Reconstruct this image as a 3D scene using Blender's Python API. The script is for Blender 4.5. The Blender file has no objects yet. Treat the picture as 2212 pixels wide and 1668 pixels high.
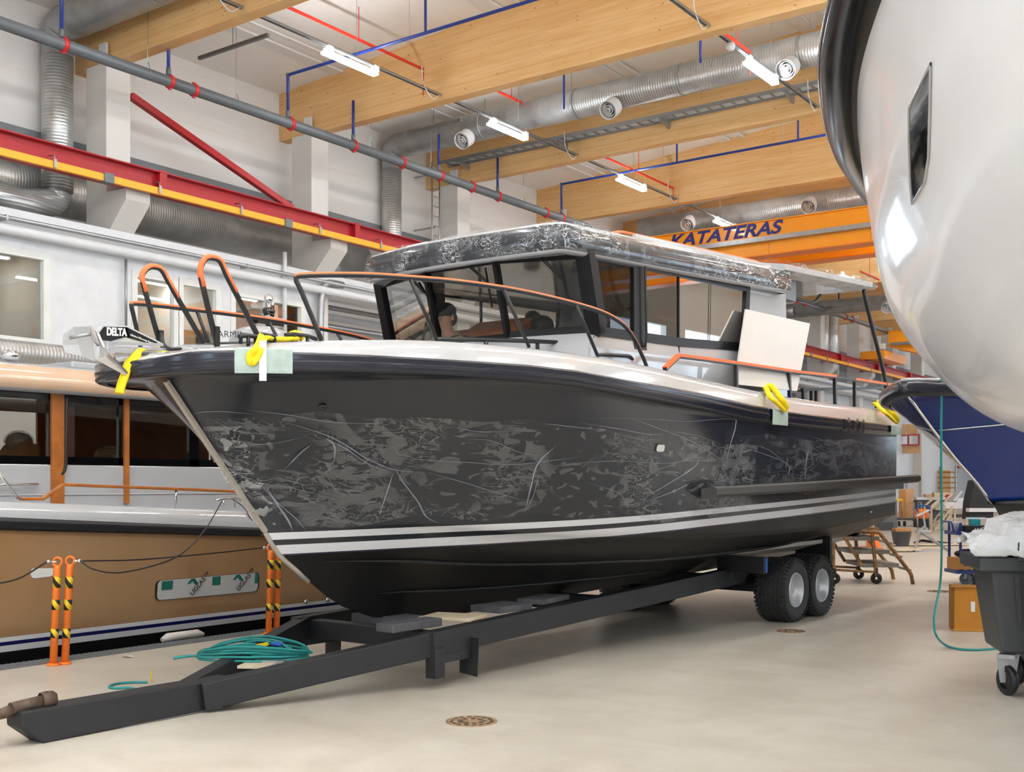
import bpy, bmesh, math, random
from mathutils import Vector, Matrix
from mathutils.bvhtree import BVHTree
random.seed(7)
SC = bpy.context.scene
COL = SC.collection
# ------------------------------------------------------------------ camera
EYE = 1.75                       # eye height above the workshop floor
FPX, CXP, HYP = 2440.0, 1106.0, 1045.0     # focal length, centre column, horizon row (of 2212 x 1668)
PHI = math.atan(1754 / 2440.0)   # camera heading, turned left of the hall's long axis (+Y)
SN, CS = math.sin(PHI), math.cos(PHI)
cd = bpy.data.cameras.new('camera'); cam = bpy.data.objects.new('camera', cd); COL.objects.link(cam)
cam.location = (0, 0, EYE); cam.rotation_euler = (math.pi / 2, 0, PHI)
cd.sensor_fit = 'HORIZONTAL'; cd.sensor_width = 36; cd.lens = 36 * FPX / 2212
cd.shift_y = (HYP - 834) / 2212.0; cd.clip_start = .05; cd.clip_end = 400
SC.camera = cam
# ------------------------------------------------------------------ world, exposure
W = bpy.data.worlds.new('world'); SC.world = W; W.use_nodes = True
bg = W.node_tree.nodes['Background']; bg.inputs[0].default_value = (.72, .86, 1, 1); bg.inputs[1].default_value = 3.6
SC.view_settings.view_transform = 'Standard'; SC.view_settings.look = 'None'
SC.view_settings.gamma = 1; SC.view_settings.use_curve_mapping = False
SC.view_settings.exposure = 0.62
LAMP = 44.0                      # emission of the LED battens
# ------------------------------------------------------------------ measuring helpers
def ray(px, py):
    a = (px - CXP) / FPX
    return Vector((a * CS - SN, CS + a * SN, (HYP - py) / FPX))
E0 = Vector((0, 0, EYE))
def aX(px, py, X): r = ray(px, py); return E0 + r * (X / r.x)
def aY(px, py, Y): r = ray(px, py); return E0 + r * (Y / r.y)
def aH(px, py, h): r = ray(px, py); return E0 + r * ((h - EYE) / r.z)
def aZ(px, py, Z): return E0 + ray(px, py) * Z
BO = Vector((-7.07, 5.08, 0)); BT = math.radians(2)
BD = Vector((math.sin(BT), math.cos(BT), 0)); BN = Vector((math.cos(BT), -math.sin(BT), 0))
def bw(u, v, h): return BO + BD * u + BN * v + Vector((0, 0, h))
def aV(px, py, v):
    r = ray(px, py); Z = (v + BO.dot(BN)) / r.dot(BN); p = E0 + r * Z; q = p - BO
    return (q.dot(BD), v, p.z)
def tab(xs, ys):
    def f(x):
        if x <= xs[0]: return ys[0]
        for i in range(1, len(xs)):
            if x <= xs[i]:
                t = (x - xs[i-1]) / (xs[i] - xs[i-1])
                return ys[i-1] + t * (ys[i] - ys[i-1])
        return ys[-1]
    return f
def stab(xs, ys):                # smooth (monotone-ish Catmull-Rom) table
    n = len(xs); m = []
    for i in range(n):
        if i == 0: m.append((ys[1]-ys[0]) / (xs[1]-xs[0]))
        elif i == n-1: m.append((ys[-1]-ys[-2]) / (xs[-1]-xs[-2]))
        else:
            a = (ys[i]-ys[i-1]) / (xs[i]-xs[i-1]); b = (ys[i+1]-ys[i]) / (xs[i+1]-xs[i])
            m.append(0 if a*b <= 0 else 2*a*b/(a+b))
    def f(x):
        if x <= xs[0]: return ys[0]
        if x >= xs[-1]: return ys[-1]
        for i in range(1, n):
            if x <= xs[i]:
                h = xs[i]-xs[i-1]; t = (x-xs[i-1])/h
                return (ys[i-1]*(2*t**3-3*t*t+1) + h*m[i-1]*(t**3-2*t*t+t) + ys[i]*(3*t*t-2*t**3) + h*m[i]*(t**3-t*t))
    return f
def smooth_path(pts, n=6, closed=False):
    P = [Vector(p) for p in pts]; out = []; N = len(P)
    rng = range(N) if closed else range(N-1)
    for i in rng:
        p0 = P[(i-1) % N] if (closed or i > 0) else P[0]*2 - P[1]
        p1 = P[i]; p2 = P[(i+1) % N]
        p3 = P[(i+2) % N] if (closed or i+2 < N) else P[-1]*2 - P[-2]
        for k in range(n):
            t = k / n
            out.append(.5*((2*p1)+(p2-p0)*t+(2*p0-5*p1+4*p2-p3)*t*t+(3*p1-p0-3*p2+p3)*t**3))
    if not closed: out.append(P[-1])
    return out
def round_path(pts, r, n=5):     # polyline with rounded corners
    P = [Vector(p) for p in pts]; out = [P[0]]
    for i in range(1, len(P)-1):
        a = P[i-1]-P[i]; b = P[i+1]-P[i]
        d = min(r, a.length*.45, b.length*.45)
        A = P[i]+a.normalized()*d; B = P[i]+b.normalized()*d
        for k in range(n+1):
            t = k/n; out.append(A*(1-t)**2 + P[i]*2*t*(1-t) + B*t*t)
    out.append(P[-1]); return out
# ------------------------------------------------------------------ mesh builder
ORG = {}
class MB:
    def __init__(s): s.v = []; s.f = []; s.m = []; s.s = []
    def add(s, vs, fs, m=0, sm=False):
        o = len(s.v); s.v += [Vector(v) for v in vs]
        for f in fs: s.f.append([i+o for i in f]); s.m.append(m); s.s.append(sm)
        return s
    def box(s, c, d, R=None, m=0):
        c = Vector(c); x, y, z = d[0]/2, d[1]/2, d[2]/2
        vs = [Vector((i*x, j*y, k*z)) for i in (-1, 1) for j in (-1, 1) for k in (-1, 1)]
        if R is not None: vs = [R @ v for v in vs]
        return s.add([c+v for v in vs], [(0,1,3,2),(4,6,7,5),(0,4,5,1),(2,3,7,6),(0,2,6,4),(1,5,7,3)], m)
    def box2(s, a, b, m=0):
        return s.box([(a[i]+b[i])/2 for i in range(3)], [abs(b[i]-a[i]) for i in range(3)], None, m)
    def bar(s, p, q, w, h, up=(0, 0, 1), m=0):
        p = Vector(p); q = Vector(q); d = (q-p); L = d.length; d.normalize(); up = Vector(up)
        sd = d.cross(up)
        if sd.length < 1e-4: sd = d.cross(Vector((1, 0, 0)))
        sd.normalize(); u2 = sd.cross(d)
        R = Matrix((sd, d, u2)).transposed()
        return s.box((p+q)/2, (w, L, h), R, m)
    def tube(s, path, r, n=10, closed=False, caps=True, m=0, sm=True, flat=None):
        P = [Vector(p) for p in path]; N = len(P); rings = []; up = None
        for i in range(N):
            if closed: t = P[(i+1) % N]-P[i-1]
            else: t = P[min(i+1, N-1)]-P[max(i-1, 0)]
            if t.length < 1e-9: t = Vector((0, 0, 1))
            t.normalize()
            if up is None:
                up = Vector((0, 0, 1)) if abs(t.z) < .9 else Vector((1, 0, 0))
            a = t.cross(up)
            if a.length < 1e-5: a = t.cross(Vector((1, .3, 0)))
            a.normalize(); b = a.cross(t).normalized(); up = b
            ri = r[i] if isinstance(r, (list, tuple)) else r
            k2 = flat or 1
            rings.append([P[i]+a*ri*math.cos(2*math.pi*k/n)+b*ri*k2*math.sin(2*math.pi*k/n) for k in range(n)])
        vs = [v for g in rings for v in g]; fs = []
        for i in range(N if closed else N-1):
            j = (i+1) % N
            for k in range(n):
                l = (k+1) % n; fs.append((i*n+k, i*n+l, j*n+l, j*n+k))
        s.add(vs, fs, m, sm)
        if caps and not closed:
            s.add(rings[0], [list(range(n))[::-1]], m); s.add(rings[-1], [list(range(n))], m)
        return s
    def cyl(s, p, q, r, n=16, r2=None, m=0, sm=True): return s.tube([p, q], [r, r if r2 is None else r2], n, m=m, sm=sm)
    def lathe(s, prof, o, ax=(0, 0, 1), n=24, m=0, sm=True, closed=False):
        ax = Vector(ax).normalized(); a = ax.orthogonal().normalized(); b = ax.cross(a); o = Vector(o)
        vs = [o+ax*z+(a*math.cos(2*math.pi*k/n)+b*math.sin(2*math.pi*k/n))*r for r, z in prof for k in range(n)]
        fs = []; L = len(prof)
        for i in range(L if closed else L-1):
            j = (i+1) % L
            for k in range(n):
                l = (k+1) % n; fs.append((i*n+k, i*n+l, j*n+l, j*n+k))
        return s.add(vs, fs, m, sm)
    def grid(s, rows, m=0, sm=True, mfn=None):
        nr, nc = len(rows), len(rows[0]); o = len(s.v)
        s.v += [Vector(v) for r in rows for v in r]
        for i in range(nr-1):
            for j in range(nc-1):
                s.f.append([o+i*nc+j, o+i*nc+j+1, o+(i+1)*nc+j+1, o+(i+1)*nc+j])
                s.m.append(mfn(i, j) if mfn else m); s.s.append(sm)
        return s
    def prism(s, poly, vec, m=0):
        P = [Vector(p) for p in poly]; vec = Vector(vec); n = len(P)
        s.add(P+[p+vec for p in P], [list(range(n))[::-1], list(range(n, 2*n))]+[(i, (i+1) % n, n+(i+1) % n, n+i) for i in range(n)], m)
        return s
    def ball(s, c, r, sc=(1, 1, 1), n=16, k=10, m=0):
        c = Vector(c); rows = []
        for i in range(k+1):
            t = math.pi*i/k
            rows.append([c+Vector((r*sc[0]*math.sin(t)*math.cos(2*math.pi*j/n), r*sc[1]*math.sin(t)*math.sin(2*math.pi*j/n), r*sc[2]*math.cos(t))) for j in range(n+1)])
        return s.grid(rows, m)
    def build(s, name, mats, parent=None, base=None, bevel=0, weld=True, solid=0, sub=0):
        if parent is not None: o = ORG[parent.name]
        elif base is not None: o = Vector(base)
        else:
            xs = [v.x for v in s.v]; ys = [v.y for v in s.v]; zs = [v.z for v in s.v]
            o = Vector(((min(xs)+max(xs))/2, (min(ys)+max(ys))/2, min(zs)))
        me = bpy.data.meshes.new(name)
        me.from_pydata([v-o for v in s.v], [], s.f); me.update()
        for p, mi, sm in zip(me.polygons, s.m, s.s): p.material_index = mi; p.use_smooth = sm
        for mt in (mats if isinstance(mats, (list, tuple)) else [mats]): me.materials.append(mt)
        bm = bmesh.new(); bm.from_mesh(me)
        if weld: bmesh.ops.remove_doubles(bm, verts=bm.verts, dist=1e-5)
        bmesh.ops.recalc_face_normals(bm, faces=bm.faces)
        bm.to_mesh(me); bm.free()
        ob = bpy.data.objects.new(name, me); COL.objects.link(ob)
        if parent is not None: ob.parent = parent
        else: ob.location = o
        ORG[ob.name] = o
        if solid:
            md = ob.modifiers.new('thick', 'SOLIDIFY'); md.thickness = solid; md.offset = 0
        if bevel:
            md = ob.modifiers.new('bevel', 'BEVEL'); md.width = bevel; md.segments = 2; md.limit_method = 'ANGLE'; md.angle_limit = .7
            md.harden_normals = False
        if sub:
            md = ob.modifiers.new('sub', 'SUBSURF'); md.levels = sub; md.render_levels = sub
        return ob
def tag(o, label=None, cat=None, group=None, kind=None):
    if label: o['label'] = label
    if cat: o['category'] = cat
    if group: o['group'] = group
    if kind: o['kind'] = kind
    return o
def thing(name, label, cat, loc=(0, 0, 0), group=None):
    o = bpy.data.objects.new(name, None); COL.objects.link(o); o.location = loc; o.empty_display_size = .2
    ORG[o.name] = Vector(loc); return tag(o, label, cat, group)
def struct(ob, label=None):
    ob['kind'] = 'structure'
    if label: ob['label'] = label
    return ob
def kids(o): return [c for c in bpy.data.objects if c.parent == o]
def dup(root, loc, label=None, rz=0, group=None):
    r = root.copy(); COL.objects.link(r); r.location = loc; r.rotation_euler = (0, 0, rz)
    if label: r['label'] = label
    if group: r['group'] = group
    ORG[r.name] = Vector(loc)
    def rec(a, b):
        for ch in kids(a):
            c = ch.copy(); COL.objects.link(c); c.parent = b; ORG[c.name] = Vector(loc); rec(ch, c)
    rec(root, r); return r
def text(body, origin, xdir, ydir, size, mat, name, parent, shear=0, bold=0, depth=.002, base=None, sx=1):
    cu = bpy.data.curves.new(name, 'FONT'); cu.body = body; cu.size = size; cu.shear = shear; cu.offset = bold; cu.extrude = depth
    ob = bpy.data.objects.new(name, cu); COL.objects.link(ob)
    bpy.context.view_layer.update()
    me = bpy.data.meshes.new_from_object(ob.evaluated_get(bpy.context.evaluated_depsgraph_get()))
    bpy.data.objects.remove(ob)
    x = Vector(xdir).normalized(); y = Vector(ydir).normalized(); z = x.cross(y).normalized(); o = Vector(origin)
    b = MB(); b.add([o+x*v.co.x*sx+y*v.co.y+z*v.co.z for v in me.vertices], [list(p.vertices) for p in me.polygons])
    return b.build(name, mat, parent, base)
# ------------------------------------------------------------------ materials
def srgb(r, g, b):
    f = lambda c: (c/255/12.92) if c/255 <= .04045 else ((c/255+.055)/1.055)**2.4
    return (f(r), f(g), f(b), 1)
def newmat(name):
    m = bpy.data.materials.new(name); m.use_nodes = True; nt = m.node_tree; b = nt.nodes['Principled BSDF']; return m, nt, b
def nd(nt, t, **k):
    n = nt.nodes.new(t)
    for a, v in k.items():
        if a in n.inputs.keys() if hasattr(n.inputs, 'keys') else False: n.inputs[a].default_value = v
        else: setattr(n, a, v)
    return n
def obj_coord(nt, scale=(1, 1, 1), rot=(0, 0, 0)):
    tc = nt.nodes.new('ShaderNodeTexCoord'); mp = nt.nodes.new('ShaderNodeMapping')
    mp.inputs['Scale'].default_value = scale; mp.inputs['Rotation'].default_value = rot
    nt.links.new(tc.outputs['Object'], mp.inputs['Vector']); return mp.outputs['Vector']
def noise(nt, vec, scale=5, detail=3, rough=.5, dist=0):
    n = nt.nodes.new('ShaderNodeTexNoise'); n.inputs['Scale'].default_value = scale; n.inputs['Detail'].default_value = detail
    n.inputs['Roughness'].default_value = rough; n.inputs['Distortion'].default_value = dist
    nt.links.new(vec, n.inputs['Vector']); return n.outputs['Fac']
def ramp(nt, fac, stops, interp='LINEAR'):
    r = nt.nodes.new('ShaderNodeValToRGB'); cr = r.color_ramp; cr.interpolation = interp
    while len(cr.elements) < len(stops): cr.elements.new(.5)
    for e, (p, c) in zip(cr.elements, stops): e.position = p; e.color = c if len(c) == 4 else (*c, 1)
    nt.links.new(fac, r.inputs['Fac']); return r.outputs['Color']
def mix(nt, a, b, fac, mode='MIX'):
    n = nt.nodes.new('ShaderNodeMix'); n.data_type = 'RGBA'; n.blend_type = mode
    for s, v in ((n.inputs[0], fac), (n.inputs[6], a), (n.inputs[7], b)):
        if hasattr(v, 'links') or hasattr(v, 'is_linked'): nt.links.new(v, s)
        else: s.default_value = v
    return n.outputs[2]
def math_(nt, op, a, b=0.0, c=None, clamp=False):
    n = nt.nodes.new('ShaderNodeMath'); n.operation = op; n.use_clamp = clamp
    for s, v in zip(n.inputs, (a, b, c)):
        if v is None: continue
        if hasattr(v, 'is_linked'): nt.links.new(v, s)
        else: s.default_value = v
    return n.outputs[0]
def bump(nt, b, h, strength=.3, dist=.01):
    n = nt.nodes.new('ShaderNodeBump'); n.inputs['Strength'].default_value = strength; n.inputs['Distance'].default_value = dist
    nt.links.new(h, n.inputs['Height']); nt.links.new(n.outputs[0], b.inputs['Normal']); return n
def mat(name, col, rough=.5, metal=0, coat=0, var=0, vscale=3, emis=0, spec=None, bmp=0, bscale=60):
    m, nt, b = newmat(name); c = srgb(*col)
    b.inputs['Base Color'].default_value = c; b.inputs['Roughness'].default_value = rough; b.inputs['Metallic'].default_value = metal
    b.inputs['Coat Weight'].default_value = coat; b.inputs['Coat Roughness'].default_value = .05
    if spec is not None: b.inputs['Specular IOR Level'].default_value = spec
    if emis: b.inputs['Emission Color'].default_value = c; b.inputs['Emission Strength'].default_value = emis
    v = obj_coord(nt)
    f = noise(nt, v, vscale, 4, .55)
    k = var or .03
    dk = tuple(x*(1-k*2) for x in c[:3])+(1,); lt = tuple(min(1, x*(1+k)) for x in c[:3])+(1,)
    nt.links.new(ramp(nt, f, [(.3, dk), (.7, lt)]), b.inputs['Base Color'])
    if bmp: bump(nt, b, noise(nt, v, bscale, 3), bmp, .005)
    return m
M = {}
def P(k, *a, **kw): M[k] = mat(k, *a, **kw); return M[k]
P('white_wall', (220, 217, 212), .6, var=.015, vscale=.6)
P('panel_white', (232, 229, 226), .55, var=.02, vscale=.4)
P('ceiling_white', (244, 239, 233), .6, var=.01)
P('white_paint', (222, 223, 225), .45)
P('gelcoat', (178, 179, 181), .13, coat=.5, var=.01)
P('gel_white_big', (242, 244, 249), .24, coat=.4, var=.01)
P('dark_gel', (36, 38, 42), .1, coat=.6)
P('rubber', (30, 31, 36), .38, var=.05)
P('fender_rubber', (33, 35, 46), .2, coat=.1, var=.05)  # bluish base paints in the sheen of daylight on the rubber
P('black_metal', (34, 34, 36), .38)
P('black_gloss', (10, 10, 12), .06, coat=.5)
P('black_satin', (20, 20, 22), .33, spec=.25)
P('fender_gloss', (14, 13, 12), .16, spec=.35)
P('fascia', (44, 47, 53), .2, coat=.4)
P('black_matte', (18, 18, 19), .5)
P('orange_tape', (240, 116, 62), .55, var=.06, vscale=20)
P('orange_plastic', (247, 128, 40), .45)
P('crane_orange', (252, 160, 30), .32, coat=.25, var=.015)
P('crane_shaded', (232, 122, 14), .4)  # darker crane orange: shade of the underside put into the colour, seams share it
P('rail_orange', (255, 178, 40), .4)
P('steel_red', (172, 26, 38), .35, var=.03)
P('brace_red', (178, 24, 34), .38)
P('clamp_red', (196, 34, 38), .4)
P('cable_red', (226, 52, 34), .5)
P('pipe_blue', (36, 58, 140), .4)
P('pipe_grey', (98, 102, 106), .42, var=.03)
P('galv', (168, 170, 172), .38, metal=.75, var=.06, vscale=8)
P('steel', (200, 200, 202), .22, metal=.9)
P('chrome', (225, 226, 228), .09, metal=1)
P('alu_rim', (196, 197, 200), .3, metal=.35)
P('tyre', (54, 54, 54), .75, var=.1, vscale=12)
P('trailer_paint', (32, 33, 36), .55, var=.12, vscale=2.5, bmp=.15, bscale=40)
P('rust', (96, 78, 66), .65, metal=.3, var=.3, vscale=14)
P('rusty_frame', (150, 112, 72), .75, var=.3, vscale=9)
P('grating', (132, 136, 138), .5, metal=.4)
P('yellow_sling', (245, 216, 20), .7, var=.08, vscale=25)
P('pad_green', (176, 194, 186), .7, var=.08, vscale=14)
P('tape_white', (225, 226, 224), .5)
P('teal_hose', (30, 140, 136), .4)
P('plywood', (214, 196, 168), .7, var=.05, vscale=5)
P('board_white', (204, 199, 193), .55, var=.01)
P('wood_grey', (84, 84, 88), .8, var=.15, vscale=8)
P('tread_grey', (134, 126, 114), .8, var=.2, vscale=8)
P('teak', (172, 104, 48), .35, coat=.3, var=.12, vscale=6)
P('dash_wood', (160, 96, 48), .4, var=.1, vscale=6)
P('tan_gel', (203, 172, 146), .12, coat=.5)
P('brown_gel', (162, 126, 88), .16, coat=.4, var=.02)
P('navy', (22, 24, 84), .3)
P('blue_gel', (2, 40, 118), .06, spec=.35)
P('card', (186, 132, 74), .8, var=.06)
P('card_light', (205, 165, 120), .8, var=.06)
P('box_orange', (190, 124, 30), .6, var=.05)
P('bin_grey', (70, 72, 76), .5, var=.06, vscale=5)
P('cart_blue', (38, 56, 128), .4)
P('caster', (88, 98, 108), .6)
P('skin', (208, 160, 132), .55)
P('cloth_grey', (66, 70, 76), .9)
P('cap_cloth', (30, 30, 34), .9)
P('seat_tan', (150, 108, 66), .6)
P('yellow', (240, 205, 20), .5)
P('red_plain', (205, 34, 34), .5)
P('blue_plain', (34, 90, 180), .5)
P('teal_box', (20, 150, 160), .5)
P('step_grey', (74, 73, 72), .6, bmp=.2, bscale=90)
P('antifoul', (12, 12, 13), .5, var=.08)
P('silver_panel', (200, 202, 204), .4, metal=.2)
P('interior', (205, 200, 190), .7)
P('grey_panel', (112, 116, 120), .5)
P('text_white', (238, 238, 238), .5)
P('text_navy', (34, 42, 128), .5)
P('text_black', (30, 32, 36), .5)
P('text_green', (22, 104, 92), .5)
P('water', (14, 20, 20), .05, coat=.2)
P('drain', (158, 130, 98), .7, var=.3, vscale=30)
P('frame_white', (228, 228, 224), .5)
P('beige_strip', (176, 168, 156), .4)
# lamp diffuser: gives off light
m, nt, b = newmat('lamp_glow'); b.inputs['Base Color'].default_value = (1, 1, 1, 1)
b.inputs['Emission Color'].default_value = (.95, .98, 1, 1); b.inputs['Emission Strength'].default_value = LAMP; M['lamp_glow'] = m
# floor: polished concrete
m, nt, b = newmat('concrete'); v = obj_coord(nt)
n1 = noise(nt, v, .35, 5, .6, .6); n2 = noise(nt, v, 2.2, 6, .65, .4); n3 = noise(nt, v, 40, 3, .6)
c = ramp(nt, n1, [(.3, srgb(196, 187, 173)), (.7, srgb(212, 204, 190))])
c = mix(nt, c, ramp(nt, n2, [(.25, srgb(178, 168, 154)), (.75, srgb(216, 209, 196))]), .35, 'MIX')
sp = ramp(nt, n3, [(.3, (.86, .86, .86)), (.45, (1, 1, 1))]); c = mix(nt, c, sp, .15, 'MULTIPLY')
st = ramp(nt, noise(nt, obj_coord(nt, (1, .45, 1), (0, 0, .5)), .8, 5, .6, .8), [(.3, (.78, .75, .71)), (.56, (1, 1, 1))]); c = mix(nt, c, st, .5, 'MULTIPLY')
st2 = ramp(nt, noise(nt, obj_coord(nt, (.5, 1.6, 1), (0, 0, .62)), 1.6, 6, .68, .5), [(.34, (.84, .82, .78)), (.52, (1, 1, 1))]); c = mix(nt, c, st2, .45, 'MULTIPLY')
nt.links.new(c, b.inputs['Base Color'])
nt.links.new(ramp(nt, n1, [(.3, (.3, .3, .3)), (.7, (.4, .4, .4))]), b.inputs['Roughness']); M['concrete'] = m
# glued laminated timber (grain along X)
m, nt, b = newmat('glulam'); v = obj_coord(nt, (.35, 1, 7)); v2 = obj_coord(nt, (.9, .9, 1.6))
lam = nt.nodes.new('ShaderNodeTexWave'); lam.bands_direction = 'Z'; lam.inputs['Scale'].default_value = 3.6; lam.inputs['Distortion'].default_value = 0
nt.links.new(obj_coord(nt), lam.inputs['Vector'])
g = noise(nt, v, 2.4, 7, .6, .7)
c = ramp(nt, g, [(.3, srgb(222, 170, 104)), (.55, srgb(242, 198, 138)), (.75, srgb(248, 211, 156))])
c = mix(nt, c, ramp(nt, noise(nt, obj_coord(nt, (.12, 1, 6.2)), 1, 2), [(.35, srgb(222, 170, 102)), (.65, srgb(244, 206, 150))]), .4)
vo = nt.nodes.new('ShaderNodeTexVoronoi'); vo.inputs['Scale'].default_value = 4.4; nt.links.new(v2, vo.inputs['Vector'])
kn = ramp(nt, vo.outputs['Distance'], [(.07, srgb(130, 86, 46)), (.11, (1, 1, 1, 1))]); c = mix(nt, c, kn, .75, 'MULTIPLY')
ln = ramp(nt, lam.outputs['Fac'], [(.0, (.93, .9, .86)), (.04, (1, 1, 1))]); c = mix(nt, c, ln, .6, 'MULTIPLY')
nt.links.new(c, b.inputs['Base Color']); b.inputs['Roughness'].default_value = .55; M['glulam'] = m
# spiral ducts, one per run direction
for ax in 'XYZ':
    m, nt, b = newmat('spiral_duct_'+ax.lower()); w = nt.nodes.new('ShaderNodeTexWave'); w.bands_direction = ax; w.inputs['Scale'].default_value = 4.6
    w.inputs['Distortion'].default_value = .25
    v = obj_coord(nt); nt.links.new(v, w.inputs['Vector'])
    c = ramp(nt, noise(nt, v, 2.5, 4), [(.3, srgb(186, 188, 188)), (.7, srgb(214, 215, 214))])
    c = mix(nt, c, ramp(nt, w.outputs['Fac'], [(.8, (1, 1, 1)), (.95, (.7, .7, .7))]), .7, 'MULTIPLY')
    nt.links.new(c, b.inputs['Base Color']); b.inputs['Metallic'].default_value = .7; b.inputs['Roughness'].default_value = .36
    bump(nt, b, w.outputs['Fac'], .3, .012); M['duct_'+ax] = m
# glass: clear pane with mirror reflections
def glass(name, tint, refl=1.0, ior=1.5, base=.06):
    m = bpy.data.materials.new(name); m.use_nodes = True; nt = m.node_tree; nt.nodes.clear()
    out = nt.nodes.new('ShaderNodeOutputMaterial'); tr = nt.nodes.new('ShaderNodeBsdfTransparent'); tr.inputs[0].default_value = tint
    gl = nt.nodes.new('ShaderNodeBsdfGlossy'); gl.inputs['Roughness'].default_value = .01
    fr = nt.nodes.new('ShaderNodeFresnel'); fr.inputs['IOR'].default_value = ior
    mx = nt.nodes.new('ShaderNodeMixShader')
    f = math_(nt, 'MULTIPLY_ADD', fr.outputs[0], refl, base, True)
    nt.links.new(f, mx.inputs[0]); nt.links.new(tr.outputs[0], mx.inputs[1]); nt.links.new(gl.outputs[0], mx.inputs[2]); nt.links.new(mx.outputs[0], out.inputs[0])
    M[name] = m
glass('cabin_glass', (.72, .7, .66, 1), .55, 1.45, .03); glass('screen_glass', (.74, .72, .68, 1), .35, 1.4, .02); glass('dark_glass', (.05, .047, .045, 1), 1, 1.8, .2); glass('office_glass', (.86, .86, .84, 1), 1, 1.45, .04)
# clear wrap film: mostly see-through, with lifted patches, wrinkle fans and bright creases
def film(name, scale, amt, cre):
    m = bpy.data.materials.new(name); m.use_nodes = True; nt = m.node_tree; nt.nodes.clear()
    out = nt.nodes.new('ShaderNodeOutputMaterial'); tr = nt.nodes.new('ShaderNodeBsdfTransparent')
    pb = nt.nodes.new('ShaderNodeBsdfPrincipled'); pb.inputs['Base Color'].default_value = (.6, .61, .62, 1); pb.inputs['Roughness'].default_value = .14
    v = obj_coord(nt, (1, .55, 1.15), (.35, 0, 0)); v2 = obj_coord(nt, (1, .6, 1.0), (-.6, 0, 0)); v0 = obj_coord(nt)
    step = lambda f, a, b: ramp(nt, f, [(a, (0, 0, 0)), (b, (1, 1, 1))])
    band = lambda f, c, w_: ramp(nt, math_(nt, 'ABSOLUTE', math_(nt, 'SUBTRACT', f, c)), [(w_*.7, (1, 1, 1)), (w_, (0, 0, 0))])
    mul = lambda a, b: math_(nt, 'MULTIPLY', a, b)
    mx_ = lambda a, b: math_(nt, 'MAXIMUM', a, b)
    n1 = noise(nt, v, scale*.8, 2, .45, 1.6); n2 = noise(nt, v2, scale*1.3, 2, .5, 2.4)
    zone1 = step(noise(nt, v0, scale*.28, 1, .5, .5), .4, .52); zone2 = step(noise(nt, obj_coord(nt, (1.3, 1.1, 1.2)), scale*.33, 1, .5, .5), .44, .58)
    patch = mx_(mul(step(n1, .585, .6), zone1), mul(step(n2, .60, .615), zone2))
    blobs = step(noise(nt, obj_coord(nt, (1, .8, 1.4)), scale*2.2, 0, .5, .3), .69, .705)
    strk = mx_(mul(step(noise(nt, obj_coord(nt, (1, .28, 2.2), (.25, 0, 0)), scale*.9, 3, .5, 1.0), .60, .612), zone2), mul(step(noise(nt, obj_coord(nt, (1, .3, 2.0), (-.75, 0, 0)), scale*.9, 3, .5, 1.0), .61, .622), zone1))
    patch = mx_(patch, strk)
    wr = mul(band(n2, .5, .016), mul(zone1, zone2))
    wr2 = mul(band(noise(nt, obj_coord(nt, (1, .35, 1.6), (.9, 0, 0)), scale*1.6, 1, .5, 1.8), .5, .02), zone2)
    fac = mx_(mx_(mul(patch, amt), mul(blobs, amt*.8)), mx_(mul(wr, cre*.55), mul(wr2, cre)))
    fac = math_(nt, 'ADD', fac, .015, None, True)
    bp = nt.nodes.new('ShaderNodeBump'); bp.inputs['Strength'].default_value = .7; bp.inputs['Distance'].default_value = .05
    nt.links.new(math_(nt, 'ADD', n1, n2), bp.inputs['Height']); nt.links.new(bp.outputs[0], pb.inputs['Normal'])
    mx = nt.nodes.new('ShaderNodeMixShader'); nt.links.new(fac, mx.inputs[0]); nt.links.new(tr.outputs[0], mx.inputs[1]); nt.links.new(pb.outputs[0], mx.inputs[2])
    nt.links.new(mx.outputs[0], out.inputs[0]); M[name] = m
film('hull_film', 4.0, .15, .24); film('stern_film', 2.8, .14, .2); film('roof_film', 5.2, .12, .9); film('bag_film', 4, .42, .7)
m = bpy.data.materials.new('crease_highlight'); m.use_nodes = True; nt = m.node_tree; pb = nt.nodes['Principled BSDF']
pb.inputs['Base Color'].default_value = (.6, .66, .8, 1); pb.inputs['Roughness'].default_value = .1; pb.inputs['Alpha'].default_value = .34; M['crease_highlight'] = m  # pale bluish ribbons: soft highlights along the film creases put into colour
# hull: stripes by height above the waterline (attribute wl)
m, nt, b = newmat('hull_paint'); at = nt.nodes.new('ShaderNodeAttribute'); at.attribute_name = 'wl'
w = math_(nt, 'MULTIPLY_ADD', at.outputs['Fac'], 1.0, .5)
bk = srgb(10, 10, 11); dk = srgb(44, 46, 52); wh = srgb(222, 223, 228); sl = srgb(58, 58, 78)
c = ramp(nt, w, [(0, bk), (.488, sl), (.5, wh), (.578, dk), (.622, wh), (.682, dk)], 'CONSTANT')
nt.links.new(c, b.inputs['Base Color'])
r_ = ramp(nt, w, [(0, (.5, .5, .5)), (.488, (.16, .16, .16))], 'CONSTANT'); nt.links.new(r_, b.inputs['Roughness'])
b.inputs['Coat Weight'].default_value = .08; b.inputs['Coat Roughness'].default_value = .06; b.inputs['Specular IOR Level'].default_value = .42; M['hull_paint'] = m
# hazard sleeve
m, nt, b = newmat('hazard'); w = nt.nodes.new('ShaderNodeTexWave'); w.bands_direction = 'DIAGONAL'; w.inputs['Scale'].default_value = 4.5
nt.links.new(obj_coord(nt), w.inputs['Vector']); nt.links.new(ramp(nt, w.outputs['Fac'], [(0, srgb(30, 30, 28)), (.45, srgb(240, 196, 30))], 'CONSTANT'), b.inputs['Base Color']); M['hazard'] = m
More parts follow.
